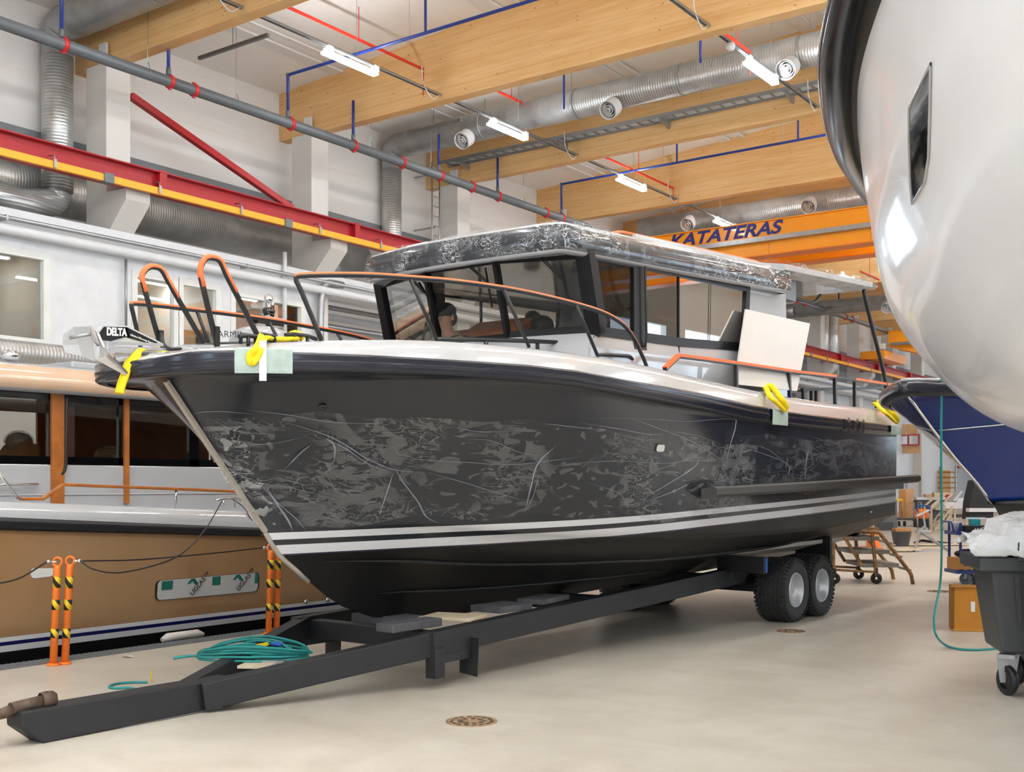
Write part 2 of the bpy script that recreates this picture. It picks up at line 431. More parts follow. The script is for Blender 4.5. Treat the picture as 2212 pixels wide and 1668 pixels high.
# translucent plastic sheet
m, nt, b = newmat('white_sheet'); b.inputs['Base Color'].default_value = srgb(238, 240, 243); b.inputs['Roughness'].default_value = .3
bump(nt, b, noise(nt, obj_coord(nt), 9, 4, .6, 1.2), .6, .03); M['white_sheet'] = m
# ================================================================== THE HALL
XC = -21.0                                    # hall face of the columns
BAYS = [14.45 + 5.99*k for k in range(-1, 11)]  # column positions along the left wall
WALLX, OFX = -22.35, -20.9
HR = 7.14                                     # top of the office front
LEDGE = aX(282, 342, WALLX).z
# floor with the launching pool cut out
b = MB()
PX0, PX1, PY0, PY1 = -15.2, -10.28, -3.0, 19.0
for x0, x1, y0, y1 in ((PX1, 15, -12, 95), (-27, PX0, -12, 95), (PX0, PX1, -12, PY0), (PX0, PX1, PY1, 95)):
    b.box2((x0, y0, -.3), (x1, y1, 0))
struct(b.build('floor', M['concrete'], base=(0, 0, 0), weld=False))
b = MB()
b.box2((PX0-.2, PY0-.2, -2.2), (PX1+.2, PY1+.2, -2.0)); b.box2((PX0-.2, PY0, -2), (PX0, PY1, -.3)); b.box2((PX1, PY0, -2), (PX1+.2, PY1, -.3))
b.box2((PX0, PY0-.2, -2), (PX1, PY0, -.3)); b.box2((PX0, PY1, -2), (PX1, PY1+.2, -.3))
struct(b.build('trim_1', M['black_matte']), 'dark concrete basin of the launching pool')
b = MB(); b.box2((PX0, PY0, -1.95), (PX1, PY1, -.55))
struct(b.build('trim_2', M['water']), 'dark water in the launching pool')
# perforated steel grating along the pool edge
b = MB(); b.box2((PX1-.02, PY0, .0), (-10.06, PY1, .012))
for k in range(int((PY1-PY0)/.06)):
    y = PY0+.03+k*.06
    if 4.8 < y < 11: b.box2((PX1, y-.008, .012), (-10.08, y+.008, .02))
tag(b.build('edge_grating', M['grating']), 'narrow grey steel grating strip along the edge of the boat pool', 'grating')
# ceiling, sloping up from the wall to the ridge
def roof_h(X): return 12.0 + .07*(X+22.3) if X < -3 else 12.0+.07*19.3 - .07*(X+3)
b = MB()
for x0, x1 in ((-27, -3), (-3, 15)):
    b.add([(x0, -12, roof_h(x0)), (x1, -12, roof_h(x1)), (x1, 95, roof_h(x1)), (x0, 95, roof_h(x0)),
           (x0, -12, roof_h(x0)+.3), (x1, -12, roof_h(x1)+.3), (x1, 95, roof_h(x1)+.3), (x0, 95, roof_h(x0)+.3)],
          [(0, 3, 2, 1), (4, 5, 6, 7), (0, 1, 5, 4), (1, 2, 6, 5), (2, 3, 7, 6), (3, 0, 4, 7)])
struct(b.build('ceiling', M['ceiling_white'], base=(0, 0, 12)))
for i, x in enumerate((-20.2, -15.2, -10.2, -5.2)):
    b = MB(); z = roof_h(x); b.bar((x, -5, z-.03), (x, 94, z-.03), .36, .05); b.bar((x+.6, -5, z-.02), (x+.6, 94, z-.02), .1, .04)
    struct(b.build('trim_%d' % (10+i), M['panel_white']))
# left wall: upper panels, ledge, recess back wall; right, far and near walls
b = MB(); b.box2((WALLX-.25, -12, LEDGE), (WALLX, 95, 12.2))
for k in range(1, 3): b.box2((WALLX, -12, LEDGE+k*1.25-.012), (WALLX+.006, 95, LEDGE+k*1.25+.012))
b.box2((WALLX-.1, -12, LEDGE-.16), (WALLX+.09, 95, LEDGE), m=1)
struct(b.build('wall_left', [M['panel_white'], M['grey_panel']], base=(WALLX, 0, 0)))
b = MB(); b.box2((-26.4, -12, 0), (-26.2, 95, LEDGE)); b.box2((-26.3, -12, LEDGE), (WALLX-.2, 95, LEDGE+.12))
struct(b.build('wall_recess', M['panel_white'], base=(-26, 0, 0)))
def wall_open(name, axis, c0, c1, a0, a1, h0, h1, holes, m):
    """wall slab between c0 and c1 across 'axis', running a0..a1, with holes (a,b,z0,z1)"""
    b = MB(); holes = sorted(holes); x = a0
    def bx(p, q, z0, z1):
        if q-p < 1e-4 or z1-z0 < 1e-4: return
        if axis == 'X': b.box2((c0, p, z0), (c1, q, z1))
        else: b.box2((p, c0, z0), (q, c1, z1))
    for p, q, z0, z1 in holes:
        bx(x, p, h0, h1); bx(p, q, h0, z0); bx(p, q, z1, h1); x = q
    bx(x, a1, h0, h1)
    return struct(b.build(name, m, weld=False))
RW = [(-9+6*k, -4.6+6*k, 3.6, 8.8) for k in range(16)]
wall_open('wall_right', 'X', 15, 15.3, -12, 95, 0, 13, RW, M['white_wall'])
NW = [(-17+9*k, -14.6+9*k, 2.4, 7.0) for k in range(4)]
wall_open('wall_near', 'Y', -12.3, -12, -27, 15, 0, 13.6, NW, M['white_wall'])
wall_open('wall_far', 'Y', 95, 95.3, -27, 15, 0, 13.6, [(-12, -4, 0, 5)], M['white_wall'])
for i, (p, q, z0, z1) in enumerate(RW):
    b = MB()
    for t in (p, (p+q)/2, q): b.box2((14.98, t-.04, z0), (15.2, t+.04, z1))
    for t in (z0, (z0+z1)/2, z1): b.box2((14.98, p, t-.04), (15.2, q, t+.04))
    struct(b.build('window_%d' % (20+i), M['frame_white']))
# office front under the crane rail, with its windows
def wy(px, py=600): return aX(px, py, OFX).y
H0, H1 = aX(100, 742, OFX).z, aX(100, 556, OFX).z
G0, G1 = aX(290, 748, OFX).z, aX(290, 590, OFX).z
K1 = aX(503, 632, OFX).z
OFEND = wy(688)
wins = [(-1.0, 2.0, H0, H1), (3.2, 6.2, H0, H1), (wy(-130), wy(100), H0, H1), (wy(290), wy(380), G0, G1), (wy(390), wy(471), G0, G1),
        (wy(503), wy(578), G0, K1), (wy(586), wy(654), G0, K1)]
wall_open('wall_office', 'X', OFX-.2, OFX, -12, OFEND, 0, HR-.55, wins, M['white_paint'])
b = MB(); b.box2((OFX-.28, -12, HR-.55), (OFX+.04, 95, HR)); b.box2((OFX-.2, OFEND, 4.4), (OFX-.05, 60, 4.75))
b.box2((OFX-.2, OFEND-.6, 0), (OFX+.02, OFEND, HR-.5))
struct(b.build('trim_3', M['white_paint']), 'white parapet beam along the top of the office front')
for i, (p, q, z0, z1) in enumerate(wins):
    b = MB(); w = .07
    for y in (p, q): b.box2((OFX-.12, y-w, z0-w), (OFX+.025, y+w, z1+w))
    for z in (z0, z1): b.box2((OFX-.115, p+w, z-w+.002), (OFX+.02, q-w, z+w-.002))
    f = struct(b.build('window_%d' % (1+i), M['frame_white']))
    g = MB(); g.box2((OFX-.1, p, z0), (OFX-.09, q, z1)); g.build('pane', M['office_glass'], f)
# office interior behind the panes
b = MB(); b.box2((-26.2, -12, 3.2), (OFX-.2, OFEND, 3.3)); b.box2((-26.2, -12, HR-.5), (OFX-.2, OFEND, HR-.4))
for y in (wy(150), wy(240), wy(485)): b.box2((-26.2, y-.05, 3.3), (OFX-.2, y+.05, HR-.5))
b.box2((-24.6, -12, 3.3), (-24.5, OFEND, HR-.5))
struct(b.build('wall_interior', M['interior']))
for i, px in enumerate((20, 330, 440, 540, 620)):
    y = wy(px); t = thing('office_lamp', ['slim ceiling lamp lit inside the office behind the leftmost window', 'slim lamp inside the office behind the whiteboard window', 'slim lamp in the whiteboard office, right half', 'slim lamp inside the office right of the pipe drop', 'slim lamp at the far end inside the upstairs offices'][i], 'lamp', (-22.8, y, HR-.6))
    g = MB(); g.box2((-22.86, y-.7, HR-.58), (-22.74, y+.7, HR-.52)); g.build('housing', M['white_paint'], t)
    g = MB(); g.box2((-22.85, y-.68, HR-.60), (-22.75, y+.68, HR-.58)); mm = M['lamp_glow']; g.build('diffuser', mm, t)
# whiteboard with notes inside the middle office, desks papers as cardboard boxes
t = thing('whiteboard', 'whiteboard covered in small notes hanging inside the middle office', 'whiteboard', (-24.5, wy(395), 4.7))
y0, y1 = wy(352)+1.6, wy(455)+1.4
g = MB(); g.box2((-24.49, y0, G0+.2), (-24.46, y1, G1-.05)); g.build('board', M['white_paint'], t)
g = MB()
for i in range(5):
    for j in range(7):
        yy = y0+.25+j*(y1-y0-.4)/7; zz = G0+.4+i*.22; g.box2((-24.46, yy, zz), (-24.455, yy+.16, zz+.1+.05*((i*j) % 2)))
g.build('note', M['grey_panel'], t)['kind'] = 'stuff'
for i, px in enumerate((404, 425, 428)):
    p = aX(px, 735-8*(i == 2), -21.6); b = MB(); b.box(p+Vector((0, 0, .0)), (.4, .5-.1*i, .42-.08*i))
    tag(b.build('cardboard_box', M['card_light'], bevel=.01), ['brown box at the left on the sill inside the office window', 'brown box at the right on the sill inside the office window', 'small box on top of the others inside the office window'][i], 'box', 'boxes inside the office window')
b = MB(); b.box2((-21.75, 58.5, 0), (-21.55, 95, HR)); struct(b.build('wall_lower', M['white_paint'], base=(-21.6, 58.5, 0)))
# columns with their corbels
CW = .6
nose = aY(272, 424, 14.45)
ordn = ['first', 'second', 'third', 'fourth', 'fifth', 'sixth', 'seventh', 'eighth', 'ninth', 'tenth', 'eleventh']
for i, y in enumerate(BAYS):
    nm = ['column off the left edge of the view, ahead of the leftmost silver riser', 'column between the leftmost silver riser and the red brace', 'column at the lower end of the red brace',
          'column just right of the vertical cable ladder', 'column hidden behind the boat cabin', 'column beyond the boat cabin, before the white board', 'column behind the white board on the boat',
          'column right of the white board, below the canopy', 'column beyond the canopy strut', 'column under the farther crane', 'column beyond the farther crane', 'farthest column, standing behind the teal hose'][i]
    t = thing('column', 'white concrete '+nm, 'column', (XC-.36, y+.3, 0), 'columns along the crane rail')
    g = MB(); g.box2((XC-.72, y, 0), (XC, y+CW, 10.72)); g.build('shaft', M['white_wall'], t, bevel=.012)
    g = MB(); nx = nose.x
    g.prism([(XC, y, 7.02), (XC, y, 7.935), (nx, y, 7.935), (nx, y, 7.70)], (0, CW, 0)); g.build('corbel', M['white_wall'], t)
    g = MB(); g.box2((XC-.3, y+.02, 10.72), (XC-.05, y+.08, 11.15)); g.build('beam_bracket', M['frame_white'], t)
# glued laminated roof beams
for i, y in enumerate(BAYS):
    nm = ['nearest beam, just above the camera side of the first bay', 'beam at the top left corner, beside the upper silver duct', 'large beam across the top middle, behind the brightest lamp', 'beam carrying the cable tray',
          'beam above the boat roof, before the yellow crane', 'beam just beyond the yellow crane', 'next beam beyond the yellow crane', 'beam above the canopy end', 'beam before the farther crane', 'beam over the farther crane', 'last beam but one', 'farthest beam'][i]
    y0 = y+.14; b = MB()
    for k in range(2):
        xs = (-22.34, -3) if k == 0 else (-3, 15)
        b.add([(xs[0], y0, 10.76), (xs[1], y0, 10.76), (xs[1], y0, roof_h(xs[1])), (xs[0], y0, roof_h(xs[0])),
               (xs[0], y0+.3, 10.76), (xs[1], y0+.3, 10.76), (xs[1], y0+.3, roof_h(xs[1])), (xs[0], y0+.3, roof_h(xs[0]))],
              [(0, 1, 2, 3), (5, 4, 7, 6), (0, 4, 5, 1), (3, 2, 6, 7)]+([(0, 3, 7, 4)] if k == 0 else [(1, 5, 6, 2)]))
    tag(b.build('roof_beam', M['glulam'], base=(-22.34, y0, 10.76)), 'pale glued timber roof '+nm, 'beam', 'glued timber roof beams')
# crane runway: red I-beam with stiffeners and an orange conductor rail on clips
t = thing('crane_runway', 'long red steel crane runway girder on the column corbels', 'girder', (-20.3, 30, 7.94))
g = MB(); RX = -20.32
g.box2((RX-.16, -6, 7.94), (RX+.16, 92, 7.965)); g.box2((RX-.16, -6, 8.395), (RX+.16, 92, 8.42)); g.box2((RX-.008, -6, 7.96), (RX+.008, 92, 8.4))
g.build('i_beam', M['steel_red'], t)
for y in BAYS:
    g = MB(); g.box2((RX+.006, y+.738, 7.965), (RX+.15, y+.92, 8.45)); g.build('stiffener', M['steel_red'], t)
    g = MB(); g.box2((XC+.004, y+.2, 8.2), (RX-.01, y+.4, 8.38)); g.build('tie_bracket', M['steel_red'], t)
g = MB(); g.box2((RX-.03, -6, 8.42), (RX+.03, 92, 8.45)); g.build('crane_track', M['steel_red'], t)
t = thing('conductor_rail', 'thin orange conductor rail clipped along the red crane girder', 'rail', (-20.08, 30, 8.0))
g = MB(); g.box2((-20.13, -6, 7.885), (-20.04, 92, 8.025)); g.build('bar', M['rail_orange'], t)
for px in (115, 342, 518, 688, 820, 1785, 1830, 1880):
    y = aX(px, 500, -20.08).y; g = MB(); g.tube([(-20.06, y, 7.87), (-20.03, y, 8.04), (-20.04, y, 8.14), (-20.25, y, 8.16)], .015, 6); g.box2((-20.03, y-.03, 7.9), (-20.0, y+.03, 8.06)); g.build('clip', M['galv'], t)
for px in (232, 620, 1750):
    y = aX(px, 500, -20.08).y; g = MB(); g.box2((-20.16, y-.11, 7.86), (-20.0, y+.11, 8.05)); g.build('rail_joint', M['grey_panel'], t)
# red diagonal brace between two columns
p, q = aX(282, 207, -21.1), aX(630, 450, -21.1); b = MB(); b.bar(p, q, .15, .15, (1, 0, 0))
tag(b.build('wall_brace', M['brace_red'], bevel=.01), 'red square steel brace slanting between two white columns', 'brace')
b = MB()
p, q = aX(1785, 640, -21.1), aX(1850, 690, -21.1)
# grey sprinkler main with red couplings
PXX, PH = -19.5, 1.75+7.72*19.5/18
t = thing('sprinkler_main', 'long grey water pipe with red couplings running along the left wall', 'pipe', (PXX, 30, PH-.11))
g = MB(); g.cyl((PXX, 2, PH), (PXX, 92, PH), .115, 20); g.build('pipe', M['pipe_grey'], t)
for px in (138, 367, 419, 628, 764, 869, 951, 1019, 1076, 1179, 1214, 1721, 1738, 1795, 1826, 1840):
    y = aX(px, 50.6+.3465*px, PXX).y; g = MB()
    g.lathe([(.112, -.04), (.14, -.04), (.145, 0), (.14, .04), (.112, .04)], (PXX, y, PH), (0, 1, 0), 20); g.box((PXX, y, PH+.14), (.05, .06, .05)); g.box((PXX, y, PH-.14), (.05, .06, .05))
    g.build('coupling', M['clamp_red'], t)
for px in (320, 511, 802, 932, 1131):
    y = aX(px, 300, PXX).y; g = MB(); g.tube([(PXX, y, PH-.11), (PXX-.11, y, PH), (PXX-.02, y, PH+.25), (PXX, y, roof_h(PXX))], .007, 6); g.tube([(PXX, y, PH-.112), (PXX+.112, y, PH), (PXX, y, PH+.25)], .009, 6)
    g.build('hanger', M['galv'], t)
# blue branch pipes
def branch(px, ptop, label, hor=None):
    y = aX(px, 300, PXX).y; g = MB(); t = thing('branch_pipe', label, 'pipe', (PXX, y, PH+.1), 'blue branch pipes on the grey main')
    if hor is None:
        g.cyl((PXX, y, PH+.24), (PXX, y, ptop), .036, 10); g.build('pipe', M['pipe_blue'], t)
    else:
        g.tube(round_path([(PXX, y, PH+.24), (PXX, y, ptop), (14, y, ptop+.06)], .08), .036, 10); g.build('pipe', M['pipe_blue'], t)
        for x in hor:
            g = MB(); g.cyl((x, y, ptop), (x, y, ptop+.72), .03, 8); g.cyl((x, y, ptop+.72), (x, y, ptop+.86), .018, 8); g.build('riser', M['pipe_blue'], t)
            g = MB(); g.tube([(x-.45, y, ptop-.03), (x-.45, y, roof_h(x))], .007, 6); g.build('hanger', M['galv'], t)
        g = MB(); g.ball((PXX, y, ptop), .055); g.build('elbow', M['pipe_grey'], t)
    g = MB(); g.cyl((PXX, y, PH+.12), (PXX, y, PH+.28), .05, 10); g.build('saddle', M['pipe_grey'], t)
cz = aX(622, 162, PXX).z; y3 = aX(622, 200, PXX).y
branch(133, roof_h(PXX)-.05, 'blue pipe rising beside the leftmost silver duct')
branch(364, cz, 'short blue pipe right of the first white column')
branch(622, cz, 'blue pipe bending off across the hall before the large beam', [aY(919, 45, y3).x, -4])
branch(763, cz, 'short blue pipe right of the second white column')
branch(948, cz, 'blue pipe beside the vertical cable ladder')
branch(1075, cz, 'short blue pipe right of the third white column')
y4 = aX(1213, 400, PXX).y
branch(1213, aX(1213, 398, PXX).z, 'blue pipe bending off across the hall above the boat roof', [aY(1462, 325, y4).x, aY(1724, 250, y4).x, -4])
branch(1812, cz, 'blue pipe dropping right of the canopy strut')
for px, py, yb in ((1218, 195, 23.5), (1513, 95, 23.5)):
    p = aY(px, py+40, yb+.3); b = MB(); b.cyl(p, (p.x, p.y, roof_h(p.x)-.05), .03, 8)
    tag(b.build('sprinkler_drop', M['pipe_blue']), 'blue stub above the silver duct, '+('left' if px < 1400 else 'right')+' of the two', 'pipe')
# silver spiral ducts with round diffusers
def diffuser(p, d, r, parent):
    d = Vector(d).normalized(); g = MB()
    g.lathe([(r, -.1), (r, .2), (r*.98, .24), (r*.9, .22), (r*.88, .05)], p, d, 24); g.build('diffuser', M['white_paint'], parent)
    g2 = MB()
    for k, q in enumerate((.72, .48, .24)): g2.lathe([(r*(q-.12), .05), (r*q, .2+.03*k), (r*(q+.05), .18+.03*k), (r*(q-.06), .02)], p, d, 20)
    g2.lathe([(r*.88, .03), (0.001, .03)], p, d, 20, m=1); g2.build('diffuser_ring', [M['white_paint'], M['black_matte']], parent)
def duct(px, py, dia_px, hv, label, noz, x_end=13, zlow=6.9, xw=-22.0):
    p = aX(px, py, xw); Z = p.x/ray(px, py).x; rv = dia_px*Z/FPX/2; y = p.y; rh = .37
    t = thing('spiral_duct', label, 'duct', (xw, y, zlow), 'silver spiral air ducts')
    g = MB(); g.cyl((xw, y, zlow), (xw, y, hv-.62), rv, 28); g.build('riser', M['duct_Z'], t)
    g = MB(); g.tube(round_path([(xw, y, hv-.66), (xw, y, hv), (xw+.8, y, hv)], .75, 4), [rv+(rh-rv)*k/7 for k in range(8)], 28); g.build('elbow', M['galv'], t)
    g = MB(); g.cyl((xw+.7, y, hv), (x_end, y, hv), rh, 32); g.build('run', M['duct_X'], t)
    for x in range(int(xw)+3, int(x_end), 3): g = MB(); g.lathe([(rh, -.03), (rh+.012, -.03), (rh+.012, .03), (rh, .03)], (x+.4, y, hv), (1, 0, 0), 32); g.build('joint_band', M['galv'], t)
    for a, b_ in noz:
        q = aY(a, b_, y-.42); diffuser(Vector((q.x, y-.32, q.z)), (0, -.85, -.55), .235, t)
    for x in (-18.6, -15.8, -12.2, -9.4):
        if x < x_end: g = MB(); g.cyl((x, y, hv), (x, y, roof_h(x)), .008, 6); g.build('hanger_wire', M['galv'], t)
    return t, y
hA = 11.0
tA, yA = duct(124, 300, 66, aX(846, 318, -22.0).z, 'silver spiral duct bending over at the top left corner', [(430, -200)], zlow=8.0)
tB, yB = duct(846, 420, 43, aX(846, 318, -22.0).z, 'silver spiral duct with three white outlets crossing above the boat', [(1001, 297), (1317, 230), (1700, 142)])
yC = yB+13.0
t = thing('spiral_duct', 'silver spiral duct half hidden behind the top of the yellow crane', 'duct', (-15, yC, 10.4), 'silver spiral air ducts')
hC = aY(1600, 462, yC).z
g = MB(); g.cyl((-21, yC, hC), (13, yC, hC), .37, 32); g.build('run', M['duct_X'], t)
for a, b_ in ((1487, 490), (1748, 450)):
    q = aY(a, b_, yC-.4); diffuser(Vector((q.x, yC-.32, hC-.12)), (0, -.85, -.55), .26, t)
yD = 53.0
t = thing('spiral_duct', 'distant silver duct with a riser, seen under the boat canopy', 'duct', (-20, yD, 6), 'silver spiral air ducts')
hD = aY(1890, 655, yD).z
g = MB(); g.cyl((-21.0, yD, hD), (5, yD, hD), .36, 24); g.build('run', M['duct_X'], t)
g = MB(); g.tube(round_path([(-20.9, yD, hD), (-21.9, yD, hD), (-21.9, yD, hD-.8)], .6), .36, 24); g.build('elbow', M['galv'], t)
g = MB(); g.cyl((-21.9, yD, 7.2), (-21.9, yD, hD-.6), .34, 24); g.build('riser', M['duct_Z'], t)
q = aY(1918, 662, yD-.4); diffuser(q, (0, -.85, -.55), .26, t)
for i, (px, dia) in enumerate(((1795, .42), (1778, .3))):
    p = aX(px, 700, -21.35)
    for yb in BAYS:
        if yb-dia < p.y < yb+CW+dia: p.y = yb-dia-.05 if p.y < yb+.3 else yb+CW+dia+.05
    b = MB(); b.cyl((p.x, p.y, 7.15), (p.x, p.y, 11.5), dia, 20)
    tag(b.build('duct_riser', M['duct_Z']), ['thick', 'thin'][i]+' shiny duct riser on the wall right of the white board', 'duct')
# ducts lying in the recess above the offices, and the one behind the tan boat
ptR = aX(450, 492, -22.9)
t = thing('recess_duct', 'big dull spiral duct lying in the dark recess behind the red girder', 'duct', (-22.9, 20, 7.6))
g = MB(); g.cyl((-22.9, 2, ptR.z), (-22.9, 24.2, ptR.z), .5, 32); g.build('run', M['duct_Y'], t)
g = MB(); g.tube(round_path([(-22.9, 21.2, ptR.z), (-22.4, 21.9, ptR.z), (-22.2, 22.6, ptR.z-.9)], .5), .34, 24); g.build('branch', M['galv'], t)
p = aX(100, 395, -21.7)
t = thing('duct_elbow', 'silver segmented duct elbow at the left under the red girder', 'duct', (p.x, p.y, 7.3))
g = MB(); g.tube(round_path([(-22.0, yA, 7.98), (-22.0, yA-.1, 7.75), (-21.8, yA-1.0, 7.5), (-21.9, yA-2.2, 7.75)], .4), .3, 24); g.build('elbow', M['duct_Z'], t)
g = MB(); g.lathe([(.36, -.3), (.37, 0), (.36, .3)], (-21.9, yA-2.6, 7.78), (0, 1, 0), 24); g.build('collar', M['galv'], t)
p0, p1 = aX(0, 757, -18.0), aX(330, 800, -18.0)
b = MB(); b.cyl((-18.0, 2, p0.z-.0), (-18.0, 16.5, p0.z), .2, 24)
tag(b.build('low_duct', M['duct_Y']), 'silver spiral duct low behind the roof of the tan boat', 'duct')
# white service pipes along the office parapet
for i, (py0, r, lab) in enumerate(((492, .095, 'thick white pipe below the office parapet'), (467, .045, 'thin grey pipe above the thick white one on the parapet'))):
    p = aX(0, py0, OFX+.25); b = MB(); b.cyl((OFX+.25, -5, p.z), (OFX+.25, 76, p.z), r, 14)
    for y in range(6, 60, 6): b.box2((OFX+.03, y-.02, p.z-.05), (OFX+.3, y+.02, p.z+.05))
    tag(b.build('service_pipe', M['white_paint' if i == 0 else 'galv'], base=(OFX+.25, 20, p.z)), lab, 'pipe')
for i, (px, y0, y1) in enumerate(((272, 560, 705), (615, 545, 720))):
    p = aX(px, y0, OFX+.12); q = aX(px, y1, OFX+.12); b = MB(); b.cyl(p, (p.x, p.y, q.z), .03 if i == 0 else .055, 8)
    tag(b.build('drop_pipe', M['galv' if i == 0 else 'white_paint']), ['thin conduit dropping beside the whiteboard office window', 'white vertical pipe in front of the right office windows'][i], 'pipe')
p = aX(692, 632, OFX+.2); b = MB()
b.tube(round_path([(p.x, p.y+.8, p.z+.3), (p.x, p.y+.1, p.z+.3), (p.x, p.y, p.z-.4), (p.x, p.y, 2)], .3), .09, 14)
tag(b.build('elbow_pipe', M['galv']), 'silver pipe with an elbow at the end of the office front', 'pipe')
# open mezzanine bay beyond the offices: racks of pipes
for i, (py, dx) in enumerate(((655, 0), (675, -.6), (695, -1.2), (715, -.3), (728, -.9))):
    p = aX(770, py, -22.1+dx); b = MB(); b.cyl((p.x, OFEND-.05, p.z), (p.x, 58.6, p.z), .07 if i % 2 else .1, 10)
    tag(b.build('mezzanine_pipe', M['galv' if i % 2 else 'white_paint'], base=(p.x, OFEND, p.z)), ['topmost', 'second', 'middle', 'fourth', 'lowest'][i]+' of the pipes in the open bay seen through the wheelhouse', 'pipe')
# ceiling lights on galvanised rails between the beams
rows = {}
def channel(x, k, label):
    y0, y1 = BAYS[k]+.46, BAYS[k+1]+.12; z = 10.85
    t = thing('light_rail', label, 'rail', (x, (y0+y1)/2, z), 'galvanised lamp rails')
    g = MB(); g.box2((x-.04, y0, z), (x-.032, y1, z+.05)); g.box2((x+.032, y0, z), (x+.04, y1, z+.05)); g.box2((x-.04, y0, z+.042), (x+.04, y1, z+.05)); g.build('channel', M['galv'], t)
    g = MB()
    for q in range(8): yy = y0+.4+q*(y1-y0-.8)/7; g.box2((x-.02, yy, z+.036), (x+.02, yy+.1, z+.041))
    g.build('slot', M['black_matte'], t)
    g = MB(); yy = (y0+y1)/2; g.cyl((x, yy, z+.05), (x, yy, roof_h(x)), .006, 6); g.build('hanger_wire', M['galv'], t)
    g = MB(); g.tube(smooth_path([(x+.02, y1-.7, z+.5), (x+.03, y1-.65, z+.1), (x+.05, y1-.35, z-.16), (x+.02, y1-.08, z)], 5), .012, 6); g.build('cable', M['white_paint'], t)
    return t
def batten(x, y, label, grp):
    z = 10.69; t = thing('ceiling_light', label, 'lamp', (x, y, z), grp)
    g = MB(); g.box2((x-.022, y-.82, z+.045), (x+.022, y+.82, z+.1)); g.build('housing', M['white_paint'], t, bevel=.01)
    g = MB(); g.box2((x-.085, y-.8, z-.02), (x+.085, y+.8, z+.045)); g.build('diffuser', M['lamp_glow'], t, bevel=.02)
    for yy in (y-.62, y+.78):
        g = MB(); g.box2((x-.055, yy-.07, z+.08), (x+.055, yy+.07, z+.2)); g.build('bracket', M['white_paint'], t)
    return t
proto = batten(-16.85, aX(757, 137, -16.85).y, 'long white batten lamp nearest the top left, before the large beam', 'lit ceiling battens')
def lamp(x, y, label): return dup(proto, (x, y, 10.69), label)
lamp(-16.85, aX(1097, 285, -16.85).y, 'lit batten below the silver duct, in front of its first outlet')
lamp(-16.85, aX(1364, 400, -16.85).y, 'lit batten above the boat roof beside the blue pipe')
lamp(-16.85, aX(1566, 484, -16.85).y, 'lit batten touching the crane lettering')
R2 = aH(1515, 48, 10.85).x
lamp(R2, aX(1644, 155, R2*1.0).y, 'lit batten at the upper right beside a white duct outlet')
lamp(R2, 48.5, 'distant lit batten at the right, under the far duct')
for x, ys in ((-6.5, (-10, -6.5, -3, .5, 4, 7.5)), (-3.1, (-4, 2, 8, 14, 20, 26)), (.5, (-10, -6.5, -3, .5, 4, 7.5, 11, 15, 19, 24, 30)), (4, (3.5, 10.5, 17.5)), (7.3, (-9, -4, 1, 6, 11, 16, 22)), (-16.85, (5.5, 11.5, 42.3, 48.5, 60, 68, 76, 84)), (R2, (-1, 5, 11, 16.8, 28.8, 34.2, 41, 55, 64, 72, 80, 88)), (-3.1, (-7, -1, 5, 11, 17, 23, 29, 34.2, 41, 47, 60, 72, 84)), (4, (-7, 0, 7, 14, 21, 28, 34.2, 44)), (10.5, (-5, 3, 11, 19, 27, 34.2))):  # unseen battens: rows carried on, plus extra lamps added to brighten the hall
    for y in ys: lamp(x, y, 'unseen lit batten lamp from the ceiling rows with extras added to brighten the hall')
for k, lab in ((1, 'lamp rail at the top left ending on the large beam'), (2, 'lamp rail below the silver duct'), (3, 'lamp rail above the boat roof'), (4, 'lamp rail above the crane lettering'), (0, 'lamp rail stub at the top edge beside the first beam')):
    channel(-16.85, k, lab)
for k, lab in ((1, 'lamp rail end hanging at the top right of centre'), (2, 'lamp rail at the upper right beside a white outlet'), (3, 'lamp rail far right above the blue pipe')):
    channel(R2, k, lab)
sd = aX(1578, 100, R2); b = MB(); b.ball(sd, .1); tag(b.build('smoke_detector', M['white_paint']), 'round white detector on the upper right lamp rail', 'detector')
# red fire-alarm cable conduits under the ceiling
for i, (px0, py0, px1, py1, yb, lab) in enumerate(((615, 12, 914, 156, 20.55, 'red conduit at the top, ending on the large beam'), (1075, 197, 1134, 224, 24.6, 'short red conduit visible above the silver duct'),
        (1297, 335, 1454, 403, 32.5, 'red conduit above the boat roof'), (1560, 68, 1620, 110, 23.6, 'red conduit beside the upper right lamp rail'), (1858, 586, 1898, 604, 46, 'distant red conduit above the canopy'))):
    q = aY(px1, py1, yb); p = aX(px0, py0, q.x); b = MB(); b.bar(p, (q.x, q.y, p.z), .05, .05); b.cyl((q.x, q.y, q.z), (q.x, q.y, q.z-.55), .012, 6); m_ = Vector((q.x, (p.y+q.y)/2, (p.z+q.z)/2)); b.cyl(m_, (m_.x, m_.y, roof_h(m_.x)-.02), .01, 6)
    tag(b.build('alarm_conduit', M['cable_red']), lab, 'conduit')
# grey bars hung below the ceiling
for i, (a, c, yb) in enumerate((((430, 133), (580, 68), 16.2), ((880, 297), (996, 250), 21.8))):
    p, q = aY(*a, yb), aY(*c, yb); q.z = p.z = (p.z+q.z)/2+.0; b = MB(); b.bar(p, q, .07, .07); mid = (p+q)/2; b.cyl(mid, (mid.x, mid.y, roof_h(mid.x)), .008, 6)
    tag(b.build('hanging_bar', M['pipe_grey']), ['grey rod hung under the ceiling at the upper left', 'grey rod hung behind the silver duct elbow'][i], 'bar')
